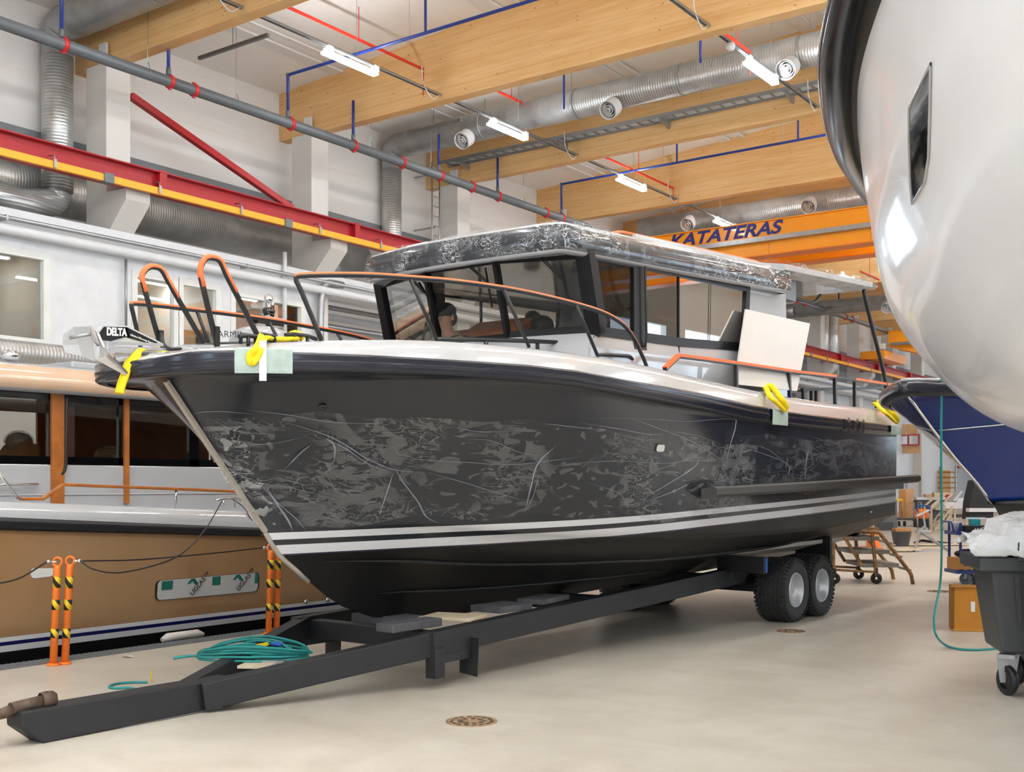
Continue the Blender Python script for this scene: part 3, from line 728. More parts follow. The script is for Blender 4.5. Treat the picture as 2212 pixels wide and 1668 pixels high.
# cable ladder along the third visible beam, with a vertical ladder down the wall
yt = BAYS[3]+.02; zt = 11.3
t = thing('cable_tray', 'galvanised cable ladder running along a timber beam', 'cable tray', (-15, yt, zt))
g = MB(); g.bar((-21.4, yt-.42, zt), (6, yt-.42, zt), .03, .09); g.bar((-21.4, yt+.02, zt), (6, yt+.02, zt), .03, .09); g.build('side_rail', M['galv'], t)
for k in range(48):
    x = -21.2+k*.34; g = MB(); g.bar((x, yt-.42, zt-.01), (x, yt+.02, zt-.01), .035, .03); g.build('rung', M['galv'], t)
g = MB()
for k in range(6): g.cyl((-21.3, yt-.36+k*.07, zt+.03), (6, yt-.36+k*.07, zt+.03), .02, 6)
g.build('cables', M['white_paint'], t)
for px in (1007, 1218, 1440, 1708):
    x = aY(px, 300, yt).x; g = MB(); g.prism([(x, yt+.1, zt-.05), (x, yt-.45, zt-.05), (x, yt-.45, zt-.1), (x, yt+.1, zt-.22)], (.06, 0, 0)); g.build('bracket', M['galv'], t)
p = aX(938, 400, -21.5)
t = thing('vertical_cable_ladder', 'galvanised cable ladder standing up the wall left of the third column', 'cable tray', (p.x, p.y, 7.2))
g = MB()
for dy in (0, .34): g.cyl((p.x, p.y-.1+dy, 7.2), (p.x, p.y-.1+dy, 11.3), .022, 8)
g.build('side_rail', M['galv'], t)
for z in (7.6, 9.4, 11.0): g = MB(); g.bar((p.x, p.y+.07, z), (WALLX+.002, p.y+.07, z), .04, .04); g.build('wall_bracket', M['galv'], t)
for k in range(14): g = MB(); z = 7.4+k*.29; g.cyl((p.x, p.y-.1, z), (p.x, p.y+.24, z), .016, 8); g.build('rung', M['galv'], t)
# overhead crane: two box girders with lettering, and a farther one
def crane(y, top, bot, label, xend=13):
    t = thing('overhead_crane', label, 'crane', (-4, y, bot), 'overhead travelling cranes')
    for k, dy in enumerate((0, 1.7)):
        g = MB(); x0 = RX+1.02; zb = bot
        prof = [(x0, zb+.45), (x0+1.6, zb), (xend, zb), (xend, top), (x0, top)]
        g.prism([(x, y+dy, z) for x, z in prof], (0, .5, 0)); g.build('girder', M['crane_orange'], t, bevel=.01)
        g = MB(); g.box2((x0+1.6, y+dy-.06, zb-.035), (xend, y+dy+.56, zb)); g.build('bottom_flange', M['crane_shaded'], t)
        g = MB(); g.box2((x0, y+dy-.06, top), (xend, y+dy+.56, top+.03)); g.build('top_flange', M['crane_orange'], t)
    g = MB(); zm = bot+(top-bot)*.44; g.box2((RX+1.2, y-.22, zm-.07), (xend, y-.02, zm+.07)); g.build('cable_channel', M['galv'], t)
    g = MB()
    for k in range(9): x = RX+3+k*3.2; g.box2((x, y-.006, bot), (x+.02, y, top))
    g.build('weld_seam', M['crane_shaded'], t)
    g = MB(); g.box2((RX-.2, y-.9, 8.5), (RX+1.1, y+3.0, 8.95)); g.build('end_carriage', M['crane_orange'], t, bevel=.02)
    for yy in (y-.6, y+2.7): g = MB(); g.cyl((RX-.12, yy, 8.6), (RX+.12, yy, 8.6), .15, 20); g.build('wheel', M['black_metal'], t)
    g = MB(); g.box2((RX+.5, y-.35, bot+.3), (RX+.9, y-.05, bot+.62)); g.build('control_box', M['frame_white'], t)
    return t
yCr = 33.4
ctop = aY(1900, 443, yCr).z; cbot = aY(1900, 519, yCr).z
cr = crane(yCr, ctop, cbot, 'big yellow overhead crane with blue lettering above the boat')
pR = aY(1667, 500, yCr); size = .62
wid = pR.x - aY(1468, 500, yCr).x
text('KATATERAS', (pR.x-wid*9.05/8.0+.02, yCr-.012, aY(1600, 514, yCr).z), (1, 0, 0), (0, 0, 1), .55, M['text_navy'], 'lettering', cr, shear=.28, bold=.016, sx=1.3)
y2c = 62.0
c2 = crane(y2c, aY(1900, 718, y2c).z, aY(1900, 768, y2c).z, 'farther yellow crane low behind the canopy strut')
q = aY(1983, 720, y2c); text('KATATERAS', (q.x, y2c-.012, aY(1985, 728, y2c).z), (1, 0, 0), (0, 0, 1), .9, M['text_navy'], 'lettering', c2, shear=.28, bold=.014)
# ================================================================== THE DARK BOAT ON ITS TRAILER
LEN = 11.7
bfe = stab([0, .03, .1, .2, .4, .7, 1.1, 1.7, 2.5, 3.5, 5, 8, 11.7], [0, .36, .6, .8, 1.03, 1.23, 1.4, 1.55, 1.67, 1.73, 1.75, 1.73, 1.645])
fb = stab([0, .25, .55, 1.13, 2.24, 3.15, 4.04, 5.43, 7, 9.5, 11.7], [2.525, 2.54, 2.543, 2.565, 2.59, 2.597, 2.56, 2.503, 2.444, 2.449, 2.485])
ft = stab([0, .1, .55, 1.13, 2.24, 2.94, 4.04, 5.43, 6.8, 7.6, 9.5, 11.7], [2.655, 2.69, 2.686, 2.694, 2.72, 2.736, 2.708, 2.677, 2.616, 2.595, 2.594, 2.58])
dkh = stab([0, .3, .8, 1.23, 1.75, 2.75, 3.8, 4.6, 5.35, 6.5, 8.1, 9.3, 11.7], [2.715, 2.75, 2.79, 2.83, 2.86, 2.89, 2.90, 2.887, 2.856, 2.814, 2.785, 2.79, 2.81])
btx = stab([0, .05, .15, .3, .55, .9, 1.5, 2.3, 3.4, 5, 8, 11.4], [0, .25, .5, .75, 1.0, 1.2, 1.42, 1.58, 1.67, 1.69, 1.67, 1.58])
bcx = stab([0, .3, .7, 1.11, 2.05, 3.1, 4.35, 5.55, 7.6, 10.5], [0, .17, .37, .57, .95, 1.25, 1.44, 1.51, 1.56, 1.56])
hch = stab([1.25, 2.36, 3.3, 3.77, 4.34, 5, 5.6, 6.8, 8, 8.9, 11.5], [1.352, 1.389, 1.312, 1.278, 1.24, 1.215, 1.178, 1.157, 1.158, 1.17, 1.293])
base = stab([1.2, 1.4, 4.34, 6.1, 10, 11.7], [1.16, 1.165, 1.235, 1.30, 1.425, 1.49])
stu = stab([0, .2, .4, .6, .8, .9, 1], [1.25, 1.39, 1.57, 1.89, 2.22, 2.69, 3.3]); sth = stab([0, .2, .4, .6, .8, .9, 1], [1.352, 1.165, 1.03, .79, .62, .50, .46])
keel = stab([3.3, 5, 11.7], [.46, .49, .66])
NS = 60
def hull_pt(g, s):               # g 0 sheer .. 1 chine, s 0 stem .. 1 transom
    g = max(0, min(1, g))
    us = .30+.95*g; u = us+(LEN-us)*s; x = u-us
    e = 1.0+.7*max(0, 1-x/4)
    a, c = btx(x), bcx(x)
    if x > 4: c = max(c, min(a, c))
    v = c+(a-c)*(1-g)**e
    return u, v, fb(u)+(hch(u)-fb(u))*g if x > 2.2 else fb(u)+((1.352+(hch(u)-1.352)*min(1, x/1.1))-fb(u))*g
def bot_pt(k, s):
    us = stu(k); u = us+(LEN-us)*s; x = u-us
    v = bcx(x+(1-k)*.0)*(1-k)*(1-.02*k); w = min(1, x/1.6); w = w*w*(3-2*w)
    tg = hch(u)*(1-k**.85)+keel(max(u, 3.3))*k**.85
    return u, v, sth(k)+(tg-sth(k))*w
SS = [(i/NS)**1.8 for i in range(NS+1)]
rows = []
rows.append([(.06+(LEN-.06)*s, max(0, bfe(.06+(LEN-.06)*s)-.05) if s > 0 else 0, fb(.06+(LEN-.06)*s)+.01) for s in SS])
GS = [i/22 for i in range(23)]
for g in GS: rows.append([hull_pt(g, s) for s in SS])
nside = len(rows)
rows.append([(u, max(0, v-.05*min(1, (u-1.3)/1.5)), h-.012) for u, v, h in [bot_pt(0, s) for s in SS]])
for k in (.12, .25, .38, .5, .62, .74, .86, 1.0): rows.append([bot_pt(k, s) for s in SS])
boat = thing('motor_boat', 'dark grey motor boat with white cabin wrapped in clear film on a black trailer', 'boat', BO)
b = MB(); wl = []
for sg in (1, -1):
    b.grid([[bw(u, v*sg, h) for u, v, h in r] for r in rows])
    wl += [h-base(u) for r in rows for u, v, h in r]
tr = [r[-1] for r in rows[1:]]
o = len(b.v); poly = [bw(u, v, h) for u, v, h in tr]+[bw(u, -v, h) for u, v, h in tr[::-1]]
b.add(poly, [list(range(len(poly)))]); wl += [h-base(u) for u, v, h in tr]+[h-base(u) for u, v, h in tr[::-1]]
hull = b.build('hull', M['hull_paint'], boat, weld=False)
at = hull.data.attributes.new('wl', 'FLOAT', 'POINT')
for i, x in enumerate(wl): at.data[i].value = x
# spray strakes on the bottom
g = MB()
for k, s0, s1 in ((.3, .02, .75), (.62, .05, .5)):
    for sg in (1, -1):
        pts = [bot_pt(k, s0+(s1-s0)*i/30) for i in range(31)]
        g.tube([bw(u, sg*(v+.005), h-.005) for u, v, h in pts], [.022*min(1, i/4, (30-i)/4+.05) for i in range(31)], 6)
g.build('spray_strake', M['antifoul'], boat)
# fender sweep round the sheer
US = [0, .012, .04, .08, .14, .22, .32, .45, .6, .8, 1.05, 1.35, 1.7, 2.1, 2.6, 3.2, 3.9, 4.7, 5.6, 6.6, 7.6, 8.6, 9.6, 10.6, 11.2, 11.7]
plan = [(u, -bfe(u)) for u in US[::-1]]+[(u, bfe(u)) for u in US[1:]]
def pnorm(i):
    a = Vector(plan[max(0, i-1)]); c = Vector(plan[min(len(plan)-1, i+1)]); t = (c-a).normalized(); return Vector((-t.y, t.x)) if False else Vector((-t[1], t[0]))
NOR = []
for i in range(len(plan)):
    a = plan[max(0, i-1)]; c = plan[min(len(plan)-1, i+1)]; tx, ty = c[0]-a[0], c[1]-a[1]; L = math.hypot(tx, ty); NOR.append((-ty/L, tx/L))
# plan runs stern(-) -> bow -> stern(+); outward normal is (-ty, tx)
def sweep(sec, hb, ht):
    rws = []
    for d, f in sec:
        rws.append([bw(u+n[0]*d, v+n[1]*d, hb(u)+(ht(u)-hb(u))*f) for (u, v), n in zip(plan, NOR)])
    return rws
g = MB(); g.grid(sweep([(-.09, 1.0), (-.03, 1.0), (-.005, .95), (.006, .84), (-.004, .7), (.008, .52), (.008, .45), (-.004, .3), (.004, .16), (-.01, .04), (-.05, -.02), (-.09, 0)], fb, ft))
fender = g.build('fender', M['fender_rubber'], boat)
for px in (1828, 1848, 1862):
    for k in range(1):
        uu = aV(px, 910, 1.7)[0]; g = MB()
        ring = [(-.03, 1.14), (.03, 1.1), (.034, .5), (.03, -.08), (-.06, -.12)]
        g.grid([[bw(uu-.04+j*.08, bfe(uu)+d, fb(uu)+(ft(uu)-fb(uu))*f) for j in (0, 1)] for d, f in ring]); g.build('fender_band', M['black_matte'], boat)
g = MB(); g.grid(sweep([(-.045, -.03), (-.03, -.05)], fb, ft)); 
# deck with bulwark cap
def dk_in(u): return dkh(u)-(.0 if u < 3.9 else min(.42, (u-3.9)*.9))
def deck_rows():
    rws = [[], [], [], [], [], [], [], []]
    for (u, v), n in zip(plan, NOR):
        t = ft(u); d = dkh(u)
        for r, (off, h) in zip(rws, ((-.03, t-.02), (-.045, t+.012), (-.075, t+(d-t)*.5), (-.12, d-.015), (-.15, d), (-.24, d+.004))):
            r.append(bw(u+n[0]*off, v+n[1]*off, h))
        uc = max(u, .42); rws[6].append(bw(u+n[0]*-.27 if u > .3 else uc, v+n[1]*-.27 if u > .3 else v*.3, dk_in(u)+.01))
        rws[7].append(bw(uc, 0, dk_in(u)+(.05 if u < 3.9 else 0)))
    return rws
g = MB(); g.grid(deck_rows()); g.build('deck', M['gelcoat'], boat)
g = MB(); g.bar(bw(.29, 0, 2.52), bw(1.24, 0, 1.36), .045, .03); g.tube([bw(stu(k)-.01, 0, sth(k)) for k in (0, .1, .2, .3, .4, .5)], .02, 6); g.build('stem_strip', M['beige_strip'], boat)
# stern platform, side step, small fittings
g = MB()
for i in range(1): 
    sec = [(0, .03), (.2, .055), (.245, .035), (.25, -.03), (.2, -.06), (0, -.07)]
    us = [5.75+k*(12.1-5.75)/14 for k in range(15)]
    hc = tab([5.75, 7.8, 12.1], [1.665, 1.715, 1.83])
    vb = lambda u: hull_pt(.5, min(1, (u-.77)/(LEN-.77)))[1]-.02
    g.grid([[bw(u, vb(min(u, 11.7))+d*(min(1, .75+(u-5.75)*.6)), hc(u)+dh) for u in us] for d, dh in sec], sm=False)
    g.add([bw(5.75, vb(5.75)+d*.75, hc(5.75)+dh) for d, dh in sec], [list(range(6))]); g.add([bw(12.1, vb(11.7)+d, hc(12.1)+dh) for d, dh in sec], [list(range(6))])
g.build('side_step', M['step_grey'], boat)
g = MB(); g.box(bw(11.95, 0, 1.72), (3.0, .6, .1), Matrix.Rotation(-BT, 3, 'Z')); g.build('swim_platform', M['rubber'], boat)
HB = BVHTree.FromPolygons([v.co[:] for v in hull.data.vertices], [p.vertices[:] for p in hull.data.polygons])
def hit(px, py, tree=HB, org=BO):
    r = ray(px, py); q = tree.ray_cast(E0-org, r.normalized()); return (q[0]+org, q[1]) if q[0] else (None, None)
for px, py, r, mk, nm in ((696, 877, .032, 'black_gloss', 'hull_outlet'), (1880, 1105, .022, 'chrome', 'hull_outlet')):
    p, n = hit(px, py)
    if p: g = MB(); n = -n if n.dot(ray(px, py)) > 0 else n; g.lathe([(r, 0), (r*.95, .02), (r*.5, .028), (r*.45, .01), (.001, .008)], p, n, 18); g.build(nm, M[mk], boat)
p, n = hit(1425, 968)
if p:
    n = -n if n.dot(ray(1425, 968)) > 0 else n; x = BD; y = n.cross(x).normalized(); g = MB(); g.add([p+n*.012+x*a*.075+y*c*.035 for a, c in ((-1, -.6), (-.7, -1), (.7, -1), (1, -.6), (1, .6), (.7, 1), (-.7, 1), (-1, .6))], [list(range(8))]); g.build('sticker', M['tape_white'], boat)
# clear film on the topsides, lapped in two sheets with uneven edges, and bunched along the stem
def film_sheet(g0, g1, u0, u1, nu, ng, off, seed, name, mt, amp=.02):
    rnd = random.Random(seed); rws = []
    ph = [rnd.uniform(0, 6) for _ in range(6)]
    for j in range(ng+1):
        r = []
        for i in range(nu+1):
            uu = u0+(u1-u0)*i/nu
            if u0 < 2:
                g_ = g0(uu)+(g1(uu)-g0(uu))*j/ng; us0 = .30+.95*g_+.03; uu = us0+(u1-us0)*i/nu
            e0 = g0(uu)+.012*math.sin(uu*3+ph[0])+.01*math.sin(uu*7+ph[1]); e1 = g1(uu)+.015*math.sin(uu*2.3+ph[2])+.02*math.sin(uu*5.7+ph[3])
            gg = e0+(e1-e0)*j/ng; us = .30+.95*gg; s = max(0, (uu-us)/(LEN-us)); u, v, h = hull_pt(gg, s)
            w = off+amp*(.5+.5*math.sin(uu*4+gg*9+ph[4]))*math.sin(math.pi*j/ng)*.5*abs(math.sin(uu*1.3+ph[5]))
            r.append(bw(u, v+w, h))
        rws.append(r)
    b = MB(); b.grid(rws)
    for pts, r_ in creases:
        q = []
        sp_ = smooth_path([(x, y, 0) for x, y in pts], 7)
        for w_ in sp_:
            hp_, n_ = hit(w_.x, w_.y)
            if hp_ is None: continue
            n_ = -n_ if n_.dot(ray(w_.x, w_.y)) > 0 else n_
            q.append(hp_+n_*(off+.006))
        N_ = len(q)
        if N_ > 3: b.tube(q, [max(.0006, r_*.85*min(1, 4*k/N_, 4*(N_-1-k)/N_)) for k in range(N_)], 6, m=1, flat=.3)
    return b.build(name, [mt, M['crease_highlight']], boat)
CREASE = [([(402, 893), (470, 886), (560, 893)], .006), ([(530, 883), (620, 893), (720, 909), (855, 915)], .008), ([(600, 905), (690, 932), (740, 955), (790, 987), (850, 1012), (925, 1019)], .014),
 ([(690, 938), (745, 966), (795, 1000), (850, 1020)], .009), ([(925, 1019), (1000, 1040), (1070, 1062), (1150, 1085)], .009), ([(850, 1005), (870, 1040), (900, 1080), (920, 1115), (950, 1130)], .009), ([(848, 1020), (835, 1060), (818, 1110)], .006),
 ([(1160, 912), (1230, 920), (1300, 929)], .009), ([(970, 918), (1030, 930), (1090, 930)], .008), ([(1250, 912), (1330, 925), (1400, 938), (1440, 936)], .011), ([(600, 1030), (670, 1048)], .008), ([(430, 950), (500, 1013), (560, 1022)], .007),
 ([(500, 1015), (560, 1040), (630, 1052), (760, 1085)], .007), ([(612, 1014), (650, 975), (672, 958)], .010), ([(720, 1000), (722, 962), (706, 945)], .007), ([(575, 1050), (600, 1090), (620, 1120), (632, 1145)], .016), ([(560, 1040), (590, 1075), (640, 1120), (660, 1145)], .008),
 ([(840, 985), (900, 990), (1000, 996), (1100, 1002), (1200, 992), (1260, 985)], .008), ([(1132, 1105), (1145, 1050), (1160, 1000), (1200, 960)], .008), ([(1130, 1108), (1150, 1070), (1165, 1010)], .006), ([(1350, 900), (1420, 925), (1500, 958), (1580, 1010)], .010),
 ([(1250, 902), (1400, 905), (1480, 910), (1575, 905), (1586, 918), (1575, 960), (1560, 1020)], .008), ([(1372, 1085), (1440, 1045), (1495, 1010), (1512, 985)], .008), ([(1370, 1090), (1450, 1062), (1495, 1038)], .008), ([(1556, 1010), (1580, 1050), (1600, 1058)], .010),
 ([(1580, 960), (1660, 985), (1700, 1005), (1700, 1030)], .010), ([(1600, 958), (1650, 968), (1695, 1000)], .007), ([(1720, 948), (1750, 965), (1775, 982)], .007), ([(1740, 940), (1790, 955), (1830, 960)], .008), ([(1735, 1045), (1740, 990), (1745, 970)], .012), ([(1895, 950), (1937, 955)], .006),
 ([(450, 900), (520, 930), (600, 935)], .006), ([(500, 960), (590, 955), (660, 940)], .006), ([(1000, 945), (1060, 950), (1120, 975), (1180, 985)], .006), ([(1220, 1000), (1330, 995), (1450, 1000), (1520, 975)], .008), ([(1440, 930), (1500, 940), (1560, 960)], .006), ([(1260, 1040), (1330, 1062), (1350, 1085)], .006)]
creases = CREASE
film_sheet(tab([.5, 3, 7.0], [.24, .26, .2]), tab([.5, 1.5, 2.5, 4, 7.0], [1.0, .98, .93, .88, .80]), 1.0, 6.9, 120, 24, .010, 3, 'wrap_film', M['hull_film'])
creases = []
film_sheet(tab([5.8, 12], [.12, .1]), tab([5.8, 12], [.62, .6]), 6.1, 11.65, 100, 16, .016, 8, 'wrap_film', M['stern_film'], .03)
rnd = random.Random(5); rws = [[], [], [], []]
for i in range(41):
    gg = .3+.72*i/40; us = .30+.95*gg
    for r, (du, dv) in zip(rws, ((-.05, -.03), (-.035+.02*rnd.random(), .03+.02*rnd.random()), (.02, .05+.03*rnd.random()), (.10+.05*rnd.random(), .012))):
        u, v, h = hull_pt(gg, max(0, du)/(LEN-us)+.0004); r.append(bw(us+du, max(-.05, (v if du > 0 else 0)+dv), fb(us)+(1.352-fb(us))*gg))
b = MB(); b.grid(rws); b.build('bunched_film', M['bag_film'], boat)
# ------------------------------------------------------------------ wheelhouse
sill = tab([4.1, 4.8, 5.0, 5.67, 7.15, 8.4], [3.15, 3.17, 3.18, 3.20, 3.29, 3.34]); gtop = tab([3.9, 4.8, 5.67, 7.3, 8.4], [3.915, 3.96, 4.0, 4.06, 4.1])
VW = 1.33; CB, CT = 8.4, 4.14
g = MB()
for sg in (1, -1):
    v0, v1 = sg*VW, sg*(VW-.05)
    for vv in (v0,):
        rw = [[bw(u, vv, 2.42) for u in (3.95, 4.8, 5.7, 7.1, CB)], [bw(u, vv+sg*.02, sill(max(u, 4.1))-.12) for u in (3.98, 4.8, 5.7, 7.1, CB)], [bw(u, vv, sill(max(u, 4.1))) for u in (4.1, 4.8, 5.7, 7.1, CB)]]
        g.grid(rw, sm=False)
    g.grid([[bw(u, v0, gtop(u)) for u in (3.92, 5, 6, 7.3)], [bw(u, v0, gtop(u)+.16) for u in (3.92, 5, 6, 7.3)]], sm=False)
    g.add([bw(7.18, v0, 3.28), bw(CB, v0, 3.3), bw(CB-.04, v0, 4.25), bw(7.3, v0, 4.2)], [(0, 1, 2, 3)])
    g.add([bw(CB, v0, 2.4), bw(CB-.04, v0, 4.25), bw(CB-.04, sg*.5, 4.28), bw(CB, sg*.5, 2.4)], [(0, 1, 2, 3)])
fr = [(4.12, 1.33), (3.9, .45), (3.9, -.45), (4.12, -1.33)]
g.grid([[bw(u-.15, v, 2.8) for u, v in fr], [bw(u-.12, v, 3.05) for u, v in fr], [bw(u, v, 3.17) for u, v in fr]], sm=False)
cabin = g.build('wheelhouse', M['gelcoat'], boat, solid=.03)
# far side quarter openings are glazed like the near side
def frame_bar(p, q, w, t, nm='window_frame', mk='black_gloss'):
    g = MB(); g.bar(p, q, w, t, (0, 0, 1)); return g
for sg in (1, -1):
    wf = MB()
    v = sg*(VW+.012)
    def W(u, h): return bw(u, v, h)
    for (u0, h0), (u1, h1), w in (((4.2, 3.16), (3.99, 3.95), .17), ((4.885, 2.6), (4.87, 4.0), .24), ((7.22, 3.27), (7.30, 4.06), .1)):
        wf.bar(W(u0, h0), W(u1, h1), .035, w, tuple(BD))
    for us, f, dh, w in (((4.1, 4.9, 5.7, 7.2), sill, .045, .09), ((3.95, 4.9, 5.7, 7.3), gtop, -.03, .075)):
        for a, c in zip(us, us[1:]): wf.bar(W(a, f(a)+dh), W(c, f(c)+dh), .03, w)
    wf.bar(W(5.67, 2.5), W(5.665, 4.0), .03, .02, tuple(BD))
    wf.build('side_window_frame', M['black_satin'], cabin)
def pane(pts, mk):
    g = MB(); g.add(pts, [list(range(len(pts)))]); return g.build('pane', M[mk], cabin)
for sg in (1, -1):
    v = sg*(VW+.004)
    pane([bw(4.22, v, 3.18), bw(4.83, v, 3.2), bw(4.8, v, 3.94), bw(4.02, v, 3.9)], 'cabin_glass')
    pane([bw(4.97, v+sg*.01, 3.2), bw(5.66, v+sg*.01, 3.22), bw(5.66, v+sg*.01, 3.98), bw(4.96, v+sg*.01, 3.95)], 'dark_glass' if sg > 0 else 'cabin_glass')
    pane([bw(5.68, v, 3.22), bw(7.2, v, 3.3), bw(7.28, v, 4.03), bw(5.68, v, 3.98)], 'dark_glass' if sg > 0 else 'cabin_glass')
pane([bw(6.35, VW+.016, 3.23), bw(6.37, VW+.016, 3.23), bw(6.4, VW+.016, 4.01), bw(6.385, VW+.016, 4.01)], 'black_gloss')
# windscreen: three raked panes in black frames
A0, B0, A1, B1 = (4.13, 3.17), (3.9, 3.19), (3.92, 3.93), (3.69, 3.95)
ws = MB(); cor = []
lows = [bw(A0[0], 1.33, A0[1]), bw(B0[0], .45, B0[1]), bw(B0[0], -.45, B0[1]), bw(A0[0], -1.33, A0[1])]
tops = [bw(A1[0], 1.33, A1[1]), bw(B1[0], .45, B1[1]), bw(B1[0], -.45, B1[1]), bw(A1[0], -1.33, A1[1])]
for i, w in enumerate((.16, .075, .075, .1)): ws.bar(lows[i]-BD*.01, tops[i]-BD*.01, .04, w, tuple(-BD)) if i in (1, 2) else ws.bar(lows[i], tops[i], w, .1, tuple(BD))
for i in range(3):
    e = .12 if i == 0 else .05
    ws.bar(lows[i]+Vector((0, 0, .035 if i == 0 else -.0)), lows[i+1]+Vector((0, 0, .0)), .03, .1 if i == 0 else .06); ws.bar(tops[i]-Vector((0, 0, .03)), tops[i+1]-Vector((0, 0, .03)), .03, .1)
screen = ws.build('windscreen_frame', M['black_satin'], boat)
for i in range(3):
    g = MB(); g.add([lows[i], lows[i+1], tops[i+1], tops[i]], [(0, 1, 2, 3)]); g.build('pane', M['screen_glass'], screen)
# wipers: arms from under the visor, blade hanging from each
for (px0, py0), (px1, py1), (bx0, by0), (bx1, by1), v in (((985, 556), (1050, 609), (1048, 578), (1063, 664), .0), ((1146, 541), (1210, 601), (1208, 564), (1222, 640), .95), ((862, 580), (912, 630), (905, 610), (932, 655), -.9)):
    i = 0 if v > .45 else (1 if v > -.45 else 2)
    n = (lows[i+1]-lows[i]).cross(tops[i]-lows[i]).normalized(); n = -n if n.dot(BD) > 0 else n
    def onp(px, py, d=.05):
        r = ray(px, py); q = lows[i]+n*d; return E0+r*((q-E0).dot(n)/r.dot(n))
    g = MB(); 
    for dx in (0, 9): g.tube([onp(px0+dx, py0-4, .03), onp(px1+dx*.3, py1, .06)], .008, 6)
    g.tube([onp(px1, py1, .06), onp((bx0+bx1)/2, (by0+by1)/2, .04)], .012, 6)
    wp = g.build('wiper', M['black_metal'], boat); g = MB(); g.bar(onp(bx0, by0, .03), onp(bx1, by1, .03), .012, .02, tuple(n)); g.build('wiper_blade', M['black_matte'], wp)
# roof with dark fascia
def loop(ins, rad=.28):
    P = [(3.55+ins, 1.38-ins), (8.15, 1.5-ins), (8.15, -1.5+ins), (3.55+ins, -1.38+ins)]
    out = []
    fx = []
    # front edge bowed forward
    for k in range(13):
        t = -1+2*k/12; fx.append((3.38+ins+.1*t*t, t*(1.38-ins-.05)))
    out = fx+[(3.53+ins, 1.38-ins-.01), (3.8+ins, 1.39-ins)]
    for k in range(1, 9): u = 3.8+(8.15-3.8)*k/8; out.append((u, 1.39-ins+.11*k/8))
    for k in range(1, 6): out.append((8.15, (1.5-ins)*(1-2*k/6)))
    for k in range(0, 9): u = 8.15-(8.15-3.8)*k/8; out.append((u, -(1.39-ins+.11*(1-k/8))))
    out.append((3.53+ins, -(1.38-ins-.01)))
    return [(u+(.12*(v/1.38)**2 if u < 3.9 and v < 0 else 0), v if v > 0 else v*(.9 if u < 4 else .9+.1*min(1, (u-4)/3))) for u, v in out]
rb = lambda u: 3.845+.05*(u-3.45)
def ring(ins, dh, slope=1): return [bw(u, v, rb(u)+dh) for u, v in loop(ins)]
sec = [(.22, .03, 0), (.06, -.005, 0), (.02, .0, 0), (-.008, .02, 1), (.02, .255, 1), (.06, .285, 0), (.2, .31, 0), (.6, .335, 0)]
def close(r): return r+[r[0]]
g = MB(); rws = [close(ring(i, d)) for i, d, _ in sec]
g.grid(rws, mfn=lambda i, j: 1 if i == 3 else 0, sm=True)
n = len(loop(.6)); g.add(ring(.6, .345), [list(range(n))]); g.add(ring(.22, .03), [list(range(n))[::-1]])
roof = g.build('roof', [M['gelcoat'], M['fascia']], boat)
rnd = random.Random(11)
def jring(i, d): 
    return close([bw(u, v, rb(u)+d+.012*math.sin(7*u+5*v)+.008*rnd.random()) for u, v in loop(i+.01*rnd.random())])
g = MB(); g.grid([jring(-.015, .008), jring(-.032, .05), jring(-.02, .14), jring(-.005, .22), jring(.01, .275), jring(.07, .305)]); g.build('roof_film', M['roof_film'], roof)
for px in (1225, 1245):
    g = MB(); p = aV(px, 490, 1.38); g.tube([bw(3.52+.05*(px > 1230), 1.36, rb(3.5)+.26), bw(3.5+.05*(px > 1230), 1.40, rb(3.5)+.14), bw(3.52+.05*(px > 1230), 1.40, rb(3.5)+.02)], .008, 6); g.build('film_tape', M['bag_film'], roof)
# roof rail with orange tape, light bases
g = MB(); q = [aV(1400, 492, 1.18), aV(1418, 486, 1.18), aV(1455, 500, 1.2), aV(1550, 532, 1.22), aV(1640, 563, 1.24), aV(1662, 578, 1.24)]
rp = [bw(*x) for x in q]; 
rail_h = lambda u: rb(u)+.36
rp = [bw(4.55, 1.2, rail_h(4.55)-.05), bw(4.75, 1.2, rail_h(4.75)), bw(6, 1.24, rail_h(6)), bw(7.7, 1.28, rail_h(7.7)), bw(7.95, 1.28, rail_h(7.9)-.09)]
g.tube(round_path(rp, .1), .013, 8); rr = g.build('roof_rail', M['orange_tape'], boat)
for u in (5.3, 6.1, 7.0): g = MB(); g.box(bw(u, 1.22, rail_h(u)-.05), (.03, .05, .08)); g.build('rail_foot', M['black_metal'], rr)
g = MB(); g.bar(bw(4.9, 1.27, rb(4.9)+.30), bw(7.95, 1.33, rb(7.95)+.30), .04, .08); g.build('roof_rail_base', M['gelcoat'], boat)
p = bw(aV(1398, 492, .95)[0], .95, rb(4.9)+.33); g = MB(); g.tube([p+Vector((math.cos(a)*.1, math.sin(a)*.2, .05)) for a in [k*math.pi/8 for k in range(16)]], .016, 8, closed=True); g.box(p+Vector((0, 0, 0)), (.06, .2, .08)); g.build('roof_handle', M['orange_tape'], boat)
p = bw(aV(1335, 489, .8)[0], .8, rb(4.2)+.35); g = MB(); g.box(p, (.12, .1, .05)); g.build('lamp_base', M['orange_tape'], boat)
p = bw(aV(1368, 494, .95)[0], .95, rb(4.6)+.3); g = MB(); g.lathe([(.1, -.03), (.1, .03), (.07, .06), (.001, .07)], p, (0, 0, 1), 18); g.build('antenna_base', M['gelcoat'], boat)
